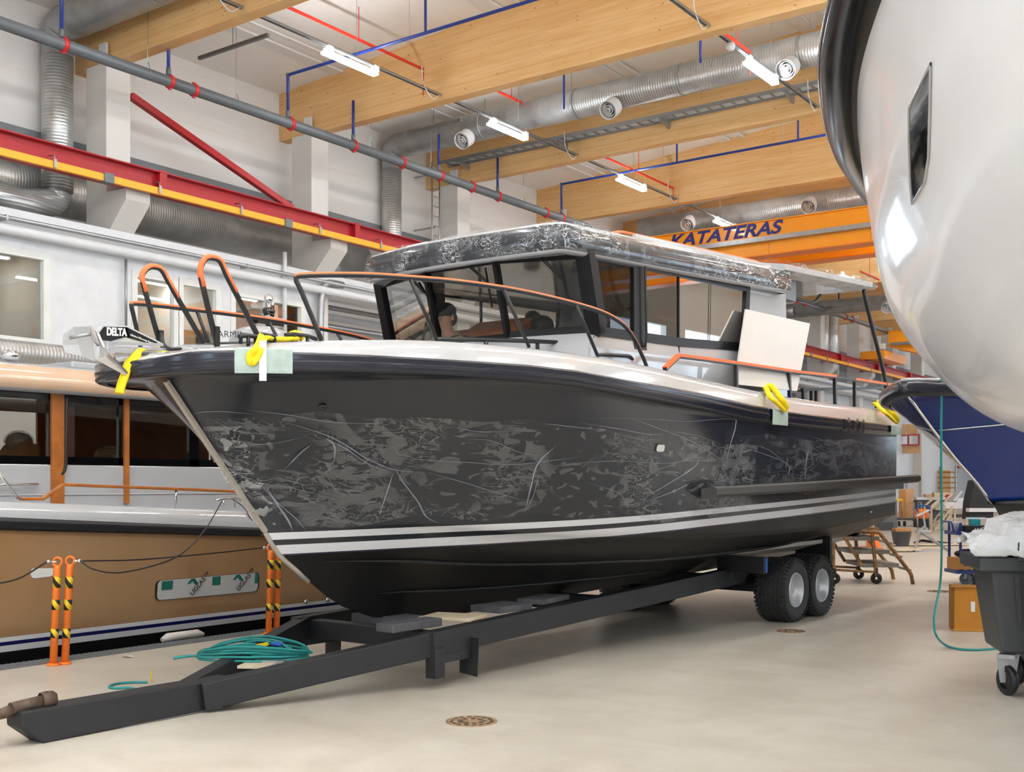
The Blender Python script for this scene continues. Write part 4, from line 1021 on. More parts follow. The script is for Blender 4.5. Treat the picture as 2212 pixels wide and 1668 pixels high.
# aft canopy, its strut and under-rail
g = MB(); cu = [8.0, 9, 10, 10.7, 10.95]; ch = tab([8, 10.95], [4.34, 4.53])
def crow(v, dh): return [bw(u, v, ch(u)+dh) for u in cu]
secs = [(-1.2, -.02), (-1.5, 0), (-1.5, .07), (-1.2, .12), (0, .17), (1.2, .12), (1.5, .07), (1.5, 0), (1.2, -.02), (-1.2, -.02)]
g.grid([crow(v, d) for v, d in secs], sm=False)
for ui in (0, 4): g.add([bw(cu[ui], v, ch(cu[ui])+d) for v, d in secs[:-1]], [list(range(9))])
can = g.build('canopy', M['gelcoat'], boat)
g = MB(); rws = []
for v, d in ((1.15, -.03), (1.45, -.04), (1.54, .03), (1.5, .11), (1.2, .15), (.5, .19)): rws.append([bw(8.0+3.05*k/24, v+.008*rnd.random(), ch(8+3*k/24)+d+.012*math.sin(k*1.7+v*5)+.01*rnd.random()) for k in range(25)])
g.grid(rws)
rws = []
for u, d in ((10.4, -.03), (10.95, -.045), (11.04, .02), (10.98, .12), (10.5, .17)): rws.append([bw(u, -1.52+3.04*k/16, ch(u)+d+.01*rnd.random()) for k in range(17)])
g.grid(rws); g.build('canopy_film', M['roof_film'], can)
st = [bw(*aV(1866, 626, 1.45)), bw(*aV(1870, 650, 1.45)), bw(*aV(1908, 800, 1.47)), bw(*aV(1915, 830, 1.5)), bw(*aV(1913, 886, 1.5))]
g = MB(); g.tube(round_path(st, .15), .03, 10); g.build('canopy_strut', M['black_metal'], boat)
st2 = [p-BN*2.95 for p in st]; g = MB(); g.tube(round_path(st2, .15), .03, 10); g.build('canopy_strut', M['black_metal'], boat)
g = MB(); g.tube(round_path([bw(8.35, 1.2, 4.12), bw(9.6, 1.2, 4.17), bw(9.8, 1.2, 4.3)], .1), .022, 8); g.build('grab_rail', M['black_metal'], boat)
g = MB(); g.box(bw(8.6, 1.1, 4.19), (.4, .35, .24), Matrix.Rotation(-BT, 3, 'Z')); g.build('speaker_box', M['grey_panel'], boat)
# ------------------------------------------------------------------ rails
def aC(px, py, off):
    u = 4.
    for _ in range(25): u = .5*u+.5*aV(px, py, bfe(max(0, min(u, LEN)))-off)[0]
    return bw(*aV(px, py, bfe(max(0, min(u, LEN)))-off))
def mir(p):
    q = p-BO; return bw(q.dot(BD), -q.dot(BN), q.z)
raw = [(695, 736), (652, 632), (640, 604), (656, 596), (780, 595), (870, 600), (1000, 611), (1140, 633), (1280, 668), (1340, 697), (1368, 730), (1388, 770), (1397, 792)]
nrp = [aC(x, y, .20) for x, y in raw]
nrs = smooth_path(nrp, 5)
def taped(path, i0, i1, r, parent, nm='orange_tape'):
    g = MB(); g.tube(path[i0:i1], r, 8); return g.build(nm, M['orange_tape'], parent)
for side in (1, -1):
    path = nrs if side > 0 else [mir(p) for p in nrs]
    g = MB(); g.tube(path, .0185, 10); rl = g.build('bow_rail', M['black_metal'], boat)
    up = [p+Vector((0, 0, .009)) for p in path]
    g = MB(); g.tube(up[8:-3], .017, 8); g.build('protective_tape', M['orange_tape'], rl)
    for (tx, ty), (bx, by) in (((886, 602), (944, 736)), ((1088, 626), (1143, 750)), ((1244, 658), (1291, 769))):
        p, q = aC(tx, ty, .2), aC(bx, by, .2)
        if side < 0: p, q = mir(p), mir(q)
        g = MB(); g.cyl(p, q, .016, 8); g.build('stanchion', M['black_metal'], rl)
# bow hoops beside the anchor
def hoop(v, pts, tape):
    P_ = [bw(*aV(x, y, v)) for x, y in pts]; path = round_path(P_, .12, 6)
    g = MB(); g.tube(path, .021, 10); h = g.build('bow_hoop', M['black_metal'], boat)
    n = len(path); a, c = n//7, n-n//7
    mid = [p+Vector((0, 0, .006)) for p in round_path([P_[0].lerp(P_[1], .78)]+P_[1:-1]+[P_[-1].lerp(P_[-2], .72)], .12, 6)]
    g = MB(); g.tube(mid, .0225, 10); g.build('protective_tape', M['orange_tape'], h)
    q = P_[0].lerp(P_[1], .12); g = MB(); g.box(q+BN*.015+Vector((0, 0, .02)), (.03, .04, .14)); g.build('hoop_bracket', M['black_metal'], h)
hoop(-.4, [(350, 758), (304, 596), (322, 575), (349, 580), (362, 606), (440, 742)], 0)
hoop(.42, [(470, 752), (430, 584), (444, 555), (475, 560), (488, 592), (562, 736)], 0)
g = MB(); p, q = aC(362, 752, .2), aC(600, 745, .26)
g.tube(round_path([bw(*aV(348, 722, -.35)), bw(*aV(352, 745, -.3)), bw(*aV(372, 757, -.1)), bw(*aV(470, 744, .35)), bw(*aV(640, 742, .9))], .08), .018, 8); g.build('toe_rail', M['black_metal'], boat)
# handrails on the coachroof, cabin side rail
g = MB(); hr = [bw(*aV(932, 741, .9)), bw(*aV(945, 733, .9)), bw(*aV(1090, 735, .95)), bw(*aV(1238, 741, 1.0)), bw(*aV(1252, 753, 1.0))]; g.tube(round_path(hr, .06), .02, 8)
hrl = g.build('deck_handrail', M['black_metal'], boat)
for px in (1050, 1161): g = MB(); p = bw(*aV(px, 738, .96)); g.cyl(p, p-Vector((0, 0, .1)), .02, 8); g.build('handrail_foot', M['black_metal'], hrl)
g = MB(); g.tube(round_path([bw(*aV(1290, 768, 1.36)), bw(*aV(1295, 766, 1.36)), bw(*aV(1360, 769, 1.38)), bw(*aV(1366, 776, 1.36))], .03), .018, 8); g.build('cabin_handrail', M['black_metal'], boat)
g = MB(); g.tube(round_path([bw(*aV(1392, 563, 1.37)), bw(*aV(1394, 575, 1.395)), bw(*aV(1397, 735, 1.395)), bw(*aV(1392, 750, 1.37))], .04), .011, 8); g.build('door_handle', M['black_metal'], boat)
# side rails aft
sr = [aC(x, y, .16) for x, y in ((1436, 798), (1465, 770), (1590, 786), (1705, 803), (1808, 815), (1925, 833))]
for side in (1, -1):
    P_ = sr if side > 0 else [mir(p) for p in sr]
    g = MB(); 
    for a, c in zip(P_, P_[1:]): g.bar(a, c, .045, .035)
    rl = g.build('side_rail', M['black_metal'], boat)
    g = MB()
    for k, (a, c) in enumerate(zip(P_, P_[1:])):
        if k == 3: c2_ = a.lerp(c, .96); g.bar(a+Vector((0, 0, .012)), c2_+Vector((0, 0, .012)), .05, .03)
        elif k == 4: g.bar(a.lerp(c, .3)+Vector((0, 0, .012)), c+Vector((0, 0, .012)), .05, .03)
        else: g.bar(a+Vector((0, 0, .012)), c+Vector((0, 0, .012)), .05, .03)
    g.build('protective_tape', M['orange_tape'], rl)
    for (tx, ty), (bx, by) in (((1590, 790), (1590, 836)), ((1704, 806), (1706, 860)), ((1803, 818), (1804, 875)), ((1846, 825), (1846, 880)), ((1920, 834), (1920, 886))):
        p, q = aC(tx, ty, .16), aC(bx, by, .16)
        if side < 0: p, q = mir(p), mir(q)
        g = MB(); g.bar(p, q, .04, .04, tuple(BD)); g.build('stanchion', M['black_metal'], rl)
g = MB(); p, q = bw(*aV(1732, 842, .9)), bw(*aV(1905, 838, .9)); g.bar(p, q, .04, .04)
for px in (1735, 1753, 1763): r = bw(*aV(px, 842, .9)); g.bar(r, r-Vector((0, 0, .35)), .04, .04, tuple(BD))
g.build('cockpit_rail', M['black_metal'], boat)
# cleats
def cleat(p, L=.28):
    g = MB(); g.tube([p+BD*-L/2+Vector((0, 0, .07)), p+BD*-L*.25+Vector((0, 0, .085)), p+BD*L*.25+Vector((0, 0, .085)), p+BD*L/2+Vector((0, 0, .07))], .016, 8)
    for s in (-1, 1): g.cyl(p+BD*s*L*.22, p+BD*s*L*.22+Vector((0, 0, .08)), .014, 8)
    return g.build('cleat', M['black_metal'], boat)
for x, y, o_ in ((1660, 842, .2), (1895, 878, .2), (552, 744, .2), (650, 740, .45)): cleat(aC(x, y, o_)-Vector((0, 0, .03)), .3)
for px in (536, 578):
    p = aC(px, 745, .18); g = MB(); g.tube([p+BD*-.07, p+BD*-.06+Vector((0, 0, .07)), p+BD*.06+Vector((0, 0, .07)), p+BD*.07], .015, 8); g.build('rope_guide', M['black_metal'], boat)
# interior
g = MB(); g.prism([bw(4.3, -1.0, 3.05), bw(4.3, -1.0, 3.3), bw(4.55, -1.0, 3.42), bw(4.8, -1.0, 3.40), bw(4.95, -1.0, 3.1)], BN*.55); g.build('dashboard', M['dash_wood'], boat, bevel=.03)
g = MB(); g.prism([bw(4.25, -.45, 3.05), bw(4.25, -.45, 3.34), bw(4.5, -.45, 3.47), bw(4.8, -.45, 3.45), bw(4.95, -.45, 3.1)], BN*.72); g.build('dashboard', M['dash_wood'], boat, bevel=.03)
g = MB(); g.box2(bw(4.2, -1.28, 2.6), bw(8.3, 1.28, 2.65)); g.build('cabin_floor', M['interior'], boat)
for v in (-.6, .55):
    g = MB(); g.ball(bw(5.75, v, 3.38), .2, (.5, 1.2, 1.15)); g.ball(bw(5.72, v, 3.68), .12, (.6, 1.2, .7)); g.box(bw(5.55, v, 3.05), (.5, .5, .12), Matrix.Rotation(-BT, 3, 'Z')); g.build('helm_seat', M['black_matte'], boat)
g = MB(); g.ball(bw(4.62, .33, 3.38), .13, (1, 1, .9)); g.build('dash_pod', M['black_matte'], boat)
g = MB(); g.tube(round_path([bw(4.7, 1.1, 3.95), bw(4.9, 1.0, 3.82), bw(5.3, .9, 3.45)], .1), .028, 8); g.build('interior_grab_rail', M['black_metal'], boat)
g = MB(); g.box(bw(6.6, -.9, 3.0), (.6, 1.6, .8), Matrix.Rotation(-BT, 3, 'Z')); g.build('saloon_locker', M['interior'], boat)
# ------------------------------------------------------------------ a person working at the helm
hp = bw(*aV(962, 690, -.55))
person = thing('person', 'person in dark cap and grey shirt bending behind the windscreen at the helm', 'person', (hp.x, hp.y, 2.65))
def skin_body(name, verts, edges, rad, m, parent, root=0, sub=2):
    o = ORG[parent.name]; me = bpy.data.meshes.new(name); me.from_pydata([Vector(v)-o for v in verts], edges, []); me.materials.append(m)
    ob = bpy.data.objects.new(name, me); COL.objects.link(ob); ob.parent = parent; ORG[ob.name] = o
    md = ob.modifiers.new('skin', 'SKIN'); md.use_smooth_shade = True
    for i, r in enumerate(rad): d = me.skin_vertices[0].data[i]; d.radius = (r, r) if not isinstance(r, tuple) else r; d.use_root = (i == root)
    s = ob.modifiers.new('sub', 'SUBSURF'); s.levels = sub; s.render_levels = sub
    return ob
f_ = -BD; L = lambda a, n_, z: hp+f_*a+BN*n_+Vector((0, 0, z))
sv = [L(-.2, 0, -.72), L(-.17, 0, -.5), L(-.10, 0, -.27), L(-.05, 0, -.16), L(-.01, 0, -.06), L(0, 0, .03), L(0, 0, .1),
      L(-.1, .2, -.24), L(.06, .27, -.45), L(.3, .2, -.5), L(-.1, -.2, -.24), L(.06, -.27, -.45), L(.3, -.2, -.5), L(.38, .18, -.5), L(.38, -.18, -.5), L(-.15, .1, -.8), L(-.15, -.1, -.8), L(.05, .12, -.95), L(.05, -.12, -.95)]
ed = [(0, 1), (1, 2), (2, 3), (3, 4), (4, 5), (5, 6), (2, 7), (7, 8), (8, 9), (2, 10), (10, 11), (11, 12), (9, 13), (12, 14), (0, 15), (0, 16), (15, 17), (16, 18)]
rd = [.15, .15, .14, .06, .065, .095, .07, .07, .05, .035, .07, .05, .035, .04, .04, .09, .09, .07, .07]
body = skin_body('body', sv, ed, rd, M['skin'], person)
g = MB()                        # shirt follows the torso and sleeves
for ring_z, rx, ry in (): pass
sh = skin_body('shirt', sv[:3]+sv[7:9]+sv[10:12]+[L(-.075, 0, -.2)], [(0, 1), (1, 2), (2, 3), (3, 4), (2, 5), (5, 6), (2, 7)], [.165, .165, .155, .085, .06, .085, .06, .085], M['cloth_grey'], person)
g = MB(); c = hp+Vector((0, 0, .09)); g.ball(c, .118, (1, 1, .75), 18, 8); g.prism([c+f_*.06+BN*.08+Vector((0, 0, .0)), c+f_*.2+BN*.05-Vector((0, 0, .03)), c+f_*.2-BN*.05-Vector((0, 0, .03)), c+f_*.06-BN*.08], (0, 0, .012)); g.build('cap', M['cap_cloth'], person)
g = MB(); g.ball(hp+f_*.1+Vector((0, 0, -.005)), .018, (1, 1, 1.4), 10, 6)
for s in (-1, 1): g.ball(hp+BN*s*.1+Vector((0, 0, .01)), .028, (.5, .6, 1.2), 10, 6)
g.build('face_features', M['skin'], person)
g = MB()
for s in (-1, 1): g.ball(hp+f_*.088+BN*s*.034+Vector((0, 0, .025)), .012, n=8, k=6)
g.build('eyes', M['text_black'], person)
g = MB(); g.ball(hp-f_*.055+Vector((0, 0, .02)), .098, (.9, 1, 1), 16, 8); g.build('hair', M['cap_cloth'], person)
# ------------------------------------------------------------------ anchor in the bow roller
an = thing('anchor', 'galvanised plough anchor with a black lettered shank lying in the bow roller', 'anchor', bw(-.4, -.1, 2.6))
AV = -.12
def av(px, py, dv=0): return bw(*aV(px, py, AV+dv))
sh = [(207, 722), (222, 703), (275, 704), (350, 741), (345, 752), (300, 740), (232, 745), (212, 745)]
g = MB(); g.prism([av(x, y) for x, y in sh], BN*-.035); g.build('shank', M['silver_panel'], an)
g = MB(); g.add([av(x, y)+BN*.004 for x, y in ((212, 722), (224, 706), (273, 707), (340, 740), (334, 746), (270, 728), (222, 742))], [list(range(7))]); dec = g.build('shank_decal', M['navy'], an, solid=.002); dec.data.materials[0] = M['black_gloss']
o_ = av(229, 724)+BN*.008; xd = av(272, 726)+BN*.008-o_
text('DELTA', o_, xd, (0, 0, 1), .078, M['text_white'], 'lettering', an, bold=.003, sx=xd.length/.235)
o_ = av(280, 725)+BN*.008; xd = av(338, 747)+BN*.008-o_; yd = xd.cross(BN); yd = -yd if yd.z < 0 else yd
text('Lifetime Warranty Fast Set', o_, xd, yd, .02, M['text_white'], 'lettering', an, sx=xd.length/.24)
# fluke: curved plates with tip
tip = av(272, 810, .1); heel = av(197, 708, .05); lft = av(137, 735, -.35); low = av(205, 787, -.05); rgt = av(247, 757, .22)
g = MB(); g.grid([[av(194, 703), av(206, 712, .03), av(212, 720, .1)], [av(200, 735), av(216, 745, .05), av(225, 750, .13)], [av(205, 775), av(232, 772, .06), av(245, 772, .14)], [tip+Vector((-.03, 0, .02)), tip, tip+Vector((.02, 0, .01))]], sm=False)
g.build('fluke', M['steel'], an, solid=.014)
g = MB(); g.grid([[av(196, 705), av(160, 706, -.2), av(138, 722, -.32)], [av(200, 735), av(170, 745, -.2), av(136, 745, -.34)], [av(205, 780), av(180, 770, -.15), av(142, 762, -.3)]], sm=False); g.build('fluke', M['silver_panel'], an, solid=.014)
g = MB(); g.cyl(av(150, 730, -.1), av(200, 721), .012, 8); g.build('crossbar', M['galv'], an)
g = MB()
for dy in (0, 10, 18): g.bar(av(232, 741+dy*.9, .05), av(352, 745+dy*1.0, .12), .02, .022)
g.box(av(226, 755, .02), (.06, .12, .12)); g.build('roller_arm', M['chrome'], an)
# ------------------------------------------------------------------ yellow lifting slings, pads
def sling(label, path, w=.055, fl=.45):
    pth = smooth_path(path, 5); g = MB(); g.tube(pth, w, 10, flat=fl); g2 = [p+BD*.03+Vector((.0, 0, .0)) for p in pth]
    t = thing('lifting_sling', label, 'sling', pth[0], 'yellow slings over the boat rail')
    g.build('strap', M['yellow_sling'], t); return t
def on_f(px, py, d=.03):
    u = 4.
    for _ in range(25): u = .5*u+.5*aV(px, py, bfe(max(0, min(u, LEN)))+d)[0]
    return bw(*aV(px, py, bfe(max(0, min(u, LEN)))+d))
t = sling('yellow sling looped over the green pad on the bow fender', [aC(640, 741, .45)+Vector((0, 0, .03)), aC(600, 742, .3)+Vector((0, 0, .03)), aC(572, 742, .16)+Vector((0, 0, .04)), on_f(562, 752), on_f(556, 768, .05), on_f(545, 783, .05), on_f(541, 770, .06), on_f(556, 752, .05), aC(566, 742, .14)+Vector((0, 0, .05))], .032, .6)
g = MB(); g.tube(smooth_path([aC(655, 741, .5)+Vector((0, 0, .03)), aC(640, 738, .5)+Vector((0, 0, .06)), aC(622, 742, .42)+Vector((0, 0, .02))], 5), .05, 10, flat=.5); g.build('strap', M['yellow_sling'], t)
t = sling('yellow sling hanging off the very tip of the bow', [bw(.35, -.1, 2.74), bw(.1, -.05, 2.74), bw(*aV(292, 772, -.02)), bw(*aV(278, 785, -.05)), bw(*aV(270, 810, -.05)), bw(*aV(262, 832, -.06)), bw(*aV(258, 850, -.06))], .042, .5)
t = sling('yellow sling hanging over the rail beside the white board', [aC(1650, 842, .2)+Vector((0, 0, .04)), aC(1655, 846, .12)+Vector((0, 0, .03)), on_f(1665, 858, .03), on_f(1680, 872, .05), on_f(1694, 885, .05), on_f(1697, 876, .07), on_f(1684, 858, .04), aC(1668, 846, .1)+Vector((0, 0, .05)), aC(1655, 842, .18)+Vector((0, 0, .05))], .036, .6)
t = sling('yellow sling hanging over the rail at the stern', [aC(1888, 878, .2)+Vector((0, 0, .04)), aC(1895, 880, .12)+Vector((0, 0, .03)), on_f(1908, 888, .03), on_f(1922, 900, .05), on_f(1935, 911, .05), on_f(1937, 905, .07), on_f(1925, 890, .04), aC(1905, 880, .1)+Vector((0, 0, .05)), aC(1893, 877, .18)+Vector((0, 0, .05))], .04, .6)
def pad(label, px0, px1, d0, mk, top=1.1, bot=-.12, nm='protective_pad', cat='pad'):
    g = MB(); ua, ub = [(on_f(x, 785 if x < 900 else (900 if x < 1800 else 920), .02)-BO).dot(BD) for x in (px0, px1)]
    rws = []
    for d, f in ((-.02, top), (.028+d0, top-.08), (.03+d0, .5), (.028+d0, 0), (.025+d0, bot)):
        r = []
        for k in range(7):
            u = ua+(ub-ua)*k/6; e = .01; t2 = bfe(u+e)-bfe(max(0, u-e)); nx, ny = -t2, 2*e; L_ = math.hypot(nx, ny); r.append(bw(u+nx/L_*d, bfe(u)+ny/L_*d, fb(u)+(ft(u)-fb(u))*f))
        rws.append(r)
    g.grid(rws, sm=False); return tag(g.build(nm, M[mk], solid=.008), label, cat)
pad('large pale green foam pad taped over the bow fender', 513, 635, 0, 'pad_green')
pad('strip of white tape hanging over the green bow pad', 565, 580, .012, 'tape_white', 1.45, -.5, 'tape_strip', 'tape')
pad('small grey green pad under the sling beside the white board', 1668, 1700, 0, 'pad_green', 1.0, -.15)
pad('small grey green pad under the sling at the stern', 1924, 1944, 0, 'pad_green', 1.0, -.25)
# leaning white board
bd = [bw(*aV(x, y, v)) for x, y, v in ((1612, 668, 1.42), (1750, 699, 1.42), (1722, 845, 1.58), (1588, 830, 1.58))]
g = MB(); g.prism(bd, BN*-.02); tag(g.build('plywood_board', M['board_white']), 'white sheet of plywood leaning against the boat cabin behind the side rail', 'board')
# ------------------------------------------------------------------ trailer
tr_ = thing('boat_trailer', 'long black steel boat trailer with tandem tyres under the dark boat', 'trailer', (BO.x, BO.y, 0))
g = MB(); g.prism([bw(-.9, -.1, .235), bw(.85, -.1, .235), bw(.85, -.1, .015), bw(-.74, -.1, .0), bw(-.9, -.1, .13)], BN*.2); g.build('tongue', M['trailer_paint'], tr_, bevel=.012)
RB = lambda u: .29+.035*(u-2.4)
for s in (1, -1):
    g = MB(); g.bar(bw(.55, s*.085, .125), bw(2.42, s*.84, RB(2.4)+.105), .13, .21); g.build('drawbar_arm', M['trailer_paint'], tr_, bevel=.01)
    g = MB(); g.bar(bw(2.3, s*.84, RB(2.3)+.105), bw(10.4, s*.74, RB(10.4)+.105), .13, .21); g.build('side_rail', M['trailer_paint'], tr_, bevel=.01)
for u in (2.5, 5.2, 7.6): g = MB(); g.bar(bw(u, -.8, RB(u)+.09), bw(u, .8, RB(u)+.09), .14, .17); g.build('crossmember', M['trailer_paint'], tr_, bevel=.01)
for u in (8.66, 9.49): g = MB(); g.bar(bw(u, -1.0, .406), bw(u, 1.0, .406), .1, .1); g.build('axle', M['trailer_paint'], tr_)
for s in (1, -1):
    g = MB(); g.bar(bw(8.0, s*.8, .62), bw(10, s*.8, .62), .1, .12); g.build('bogie_beam', M['trailer_paint'], tr_)
    g = MB(); p = bw(7.85, s*1.0, .76); g.box(p, (.62, .1, .2), Matrix.Rotation(-BT, 3, 'Z')); g.build('outrigger', M['trailer_paint'], tr_)
    g = MB(); g.box(bw(7.87, s*1.315, .76), (.012, .045, .17), Matrix.Rotation(-BT, 3, 'Z')); g.build('edge_sheen', M['blue_plain'], tr_)  # thin blue strip paints the sheen on the outrigger's bevelled end
    g = MB(); g.box(bw(10.05, s*1.0, .78), (.5, .08, .5), Matrix.Rotation(-BT, 3, 'Z')); g.build('rear_post', M['trailer_paint'], tr_)
    g = MB(); p = bw(2.36, s*.86, 0); g.bar(p+Vector((0, 0, .1)), p+Vector((0, 0, .36)), .12, .12, tuple(BD)); g.build('support_leg', M['trailer_paint'], tr_, bevel=.008)
    g = MB(); g.bar(p+Vector((0, 0, .27))+BD*.05, p+Vector((0, 0, .27))+BD*.42, .07, .09); g.add([p+BD*.44+BN*.1*a+Vector((0, 0, z)) for a, z in ((-1, .08), (1, .06), (1.2, .4), (-1, .4))], [(0, 1, 2, 3)]); g.build('leg_foot', M['trailer_paint'], tr_, solid=.012)
g = MB(); e = bw(-1.12, 0, .215); g.lathe([(.045, -.025), (.085, -.02), (.092, 0), (.085, .02), (.045, .025), (.038, 0)], e, (0, 0, 1), 22, closed=True)
g.cyl(bw(-1.04, 0, .22), bw(-.92, 0, .235), .03, 14, .042); g.cyl(bw(-.92, 0, .25), bw(-.66, 0, .27), .042, 16); g.lathe([(.055, -.05), (.06, 0), (.055, .05), (.02, .05)], bw(-.66, 0, .272), BD, 6)
g.build('tow_eye', M['rust'], tr_)
g = MB(); g.bar(bw(-.15, .0, .006), bw(.75, .0, .012), .16, .012); g.build('skid_plate', M['galv'], tr_)
def wheel(u, s):
    c = bw(u, s*1.165, .406); ax = BN*s
    w = .21
    prof = [(.22, -w+.03), (.27, -w), (.34, -w-.005), (.38, -w+.02), (.398, -w*.6), (.402, 0), (.398, w*.6), (.38, w-.02), (.34, w+.005), (.27, w), (.22, w-.03)]
    g = MB(); g.lathe(prof, c, ax, 48)
    n = 44
    a = ax.orthogonal().normalized(); bb = ax.cross(a)
    pol = lambda r, th, z: c+ax*z+(a*math.cos(th)+bb*math.sin(th))*r
    for z0 in (-.14, -.085, -.03, .03, .085, .14):          # zigzag ribs
        pts = []
        for k in range(n*2):
            th = 2*math.pi*k/(n*2); z = z0+(.012 if k % 2 else -.012); pts.append((th, z))
        vs = []; fs = []
        for th, z in pts: vs += [pol(.394, th, z-.021), pol(.41, th, z-.018), pol(.41, th, z+.018), pol(.394, th, z+.021)]
        N = len(pts)
        for k in range(N):
            l = (k+1) % N
            for q in range(3): fs.append((k*4+q, k*4+q+1, l*4+q+1, l*4+q))
        g.add(vs, fs)
    for k in range(n):                                       # shoulder lugs
        th = 2*math.pi*k/n
        for sgn in (-1, 1):
            g.add([pol(r, th+d, sgn*z) for r, z in ((.405, .172), (.396, .208), (.358, .222)) for d in (-.045, .045)], [(0, 1, 3, 2), (2, 3, 5, 4)])
    ty = g.build('tyre', M['tyre'], tr_)
    g = MB(); g.lathe([(.222, w-.03), (.212, w-.01), (.202, w-.03), (.19, w-.07), (.175, w-.12), (.16, w-.15), (.1, w-.14), (.085, w-.1), (.06, w-.09), (.001, w-.09)], c, ax, 36)
    rm = g.build('rim', M['alu_rim'], ty)
    g = MB()
    for k in range(6):
        th = 2*math.pi*k/6; p = pol(.13, th, w-.15); g.cyl(p, p+ax*.025, .014, 8)
    g.build('wheel_nut', M['galv'], rm) if False else g.build('wheel_nut', M['galv'], ty)
for u in (8.66, 9.49):
    for s in (1, -1): wheel(u, s)
# timber blocks between trailer and keel
def plank(label, c, d, mk, rz=0):
    g = MB(); g.box(c, d, Matrix.Rotation(rz-BT, 3, 'Z')); return tag(g.build('timber_block', M[mk], bevel=.006), label, 'timber', 'timbers on the trailer')
zt_ = RB(2.7)+.21
plank('dark timber on the trailer rail at the foot of the keel', bw(2.3, .62, zt_-.02+.05), (.2, .62, .07), 'wood_grey')
plank('pale timber board beside the keel on the trailer', bw(2.95, .55, zt_+.03), (.5, .42, .03), 'plywood', .3)
plank('dark timber further back on the trailer rail', bw(3.6, .6, RB(3.6)+.245), (.36, .5, .06), 'wood_grey')
plank('grey timber wedge leaning on the trailer rail under the hull', bw(4.25, .62, RB(4.2)+.25), (.3, .6, .05), 'wood_grey', .2)
plank('thick dark keel timber across the front of the trailer', bw(2.75, 0, RB(2.5)+.2), (.8, .3, .09), 'wood_grey')
# white keel plank / trim tab seen under the stern
g = MB(); g.prism([bw(7.3, .9, .93), bw(10.6, 1.2, 1.0), bw(10.6, .7, .86), bw(7.3, .5, .84)], (0, 0, -.05)); g.build('stern_skeg', M['board_white'], boat)
g = MB(); p = bw(9.9, .75, .86); g.cyl(p, p+Vector((0, 0, .1)), .14, 20); tag(g.build('tape_roll', M['yellow']), 'yellow round block between the trailer and the stern', 'block')
# ================================================================== TAN BOAT IN THE POOL
BX = -10.62
tan = thing('cabin_boat', 'tan and white cabin boat with teak rails floating in the pool at the left', 'boat', (BX-1.8, 8, -.5))
sheer = tab([2, 6.1, 9.44, 12, 18], [1.58, 1.42, 1.21, 1.1, 1.02]); rub = tab([2, 6.1, 9.44, 12, 18], [1.44, 1.29, 1.10, .98, .9])
cap = lambda y: sheer(y)+tab([2, 6.1, 9.2, 18], [.17, .155, .2, .2])(y)
YS = [.5+k*.35 for k in range(49)]                  # bow at the near, left end
def hb(y): return 1.78*(1-max(0, (4.2-y)/4.0)**2.2) if y < 4.2 else 1.78
XM = BX-1.78
g = MB(); wl2 = []
levels = [(-.55, .78), (-.2, .88), (.06, .925), (.125, .935), (.165, .94), (.21, .945), (.5, .965), (.85, .985), (1.0, 1.0)]
for sg in (1, -1):
    rws = []
    for j, (h, f) in enumerate(levels):
        rws.append([Vector((XM+sg*hb(y)*f, y+(1-f)*2, h if j < 7 else rub(y)*(h if j == 7 else 1)+.0)) for y in YS])
    g.grid(rws, mfn=lambda i, j: {2: 1, 3: 2, 4: 1}.get(i, 0 if i > 1 else 3))
rw = []
g.add([(XM-1.78*f, YS[-1]+(1-f)*2, h if h < 1 else rub(18)) for h, f in levels]+[(XM+1.78*f, YS[-1]+(1-f)*2, h if h < 1 else rub(18)) for h, f in levels[::-1]], [list(range(18))])
g.build('hull', [M['brown_gel'], M['white_paint'], M['navy'], M['antifoul']], tan)
g = MB()
for sg in (1, -1): g.grid([[Vector((XM+sg*(hb(y)+d), y, rub(y)+(sheer(y)-rub(y))*f)) for y in YS] for d, f in ((-.02, -.02), (.03, .02), (.05, .3), (.05, .7), (.03, .98), (-.03, 1.0))])
g.build('fender', M['rubber'], tan)
g = MB()
for sg in (1, -1): g.grid([[Vector((XM+sg*max(.0, hb(y)+d), y, h(y))) for y in YS] for d, h in ((-.02, lambda y: sheer(y)-.01), (-.035, lambda y: sheer(y)+.05), (-.07, lambda y: cap(y)-.03), (-.1, cap), (-.22, lambda y: cap(y)+.005), (-.26, lambda y: cap(y)-.12), (-.75, lambda y: cap(y)-.14), (-9, lambda y: cap(y)-.14))])
g.build('deck', M['gelcoat'], tan)
CX = -11.42                                          # cabin side
c0, c1 = 3.4, 13.5
g = MB(); g.box2((CX-2.0, c0, 1.2), (CX, c1, 1.96)); g.box2((CX, c0, 1.62), (CX+.012, c1, 1.635)); g.box2((CX-1.9, c0, 1.3), (CX-.6, c1, 1.7)); cb = g.build('cabin_side', M['gelcoat'], tan, bevel=.02)
WH0, WH1 = 1.96, 2.76
g = MB(); ys = sorted([c0]+[aX(px, 900, CX).y for px in (110, 122, 138, 258, 272, 280, 408, 420)]+[c1])
def ya(px): return aX(px, 900, CX).y
for a, c in ((c0, c0+.1), (ya(105), ya(117)), (ya(127), ya(138)), (ya(257), ya(279)), (ya(409), ya(430)), (c1-.1, c1)): g.box2((CX-.05, a, WH0), (CX, c, WH1))
g.box2((CX-.05, c0, WH0), (CX, c1, WH0+.09)); g.box2((CX-.05, c0, WH1-.09), (CX, c1, WH1)); g.build('window_frame', M['black_gloss'], cb)
g = MB(); g.box2((CX-.035, c0, WH0), (CX-.025, c1, WH1)); g.build('pane', M['dark_glass'] if False else M['cabin_glass'], cb)
g = MB(); g.box2((CX-2.0, c0, WH0), (CX-1.98, c1, WH0+.12)); g.box2((CX-2.0, c0, WH1-.1), (CX-1.98, c1, WH1))
for y in (c0, 6.2, 8.2, 9.6, 11, c1-.1): g.box2((CX-2.0, y, WH0), (CX-1.96, y+.22, WH1))
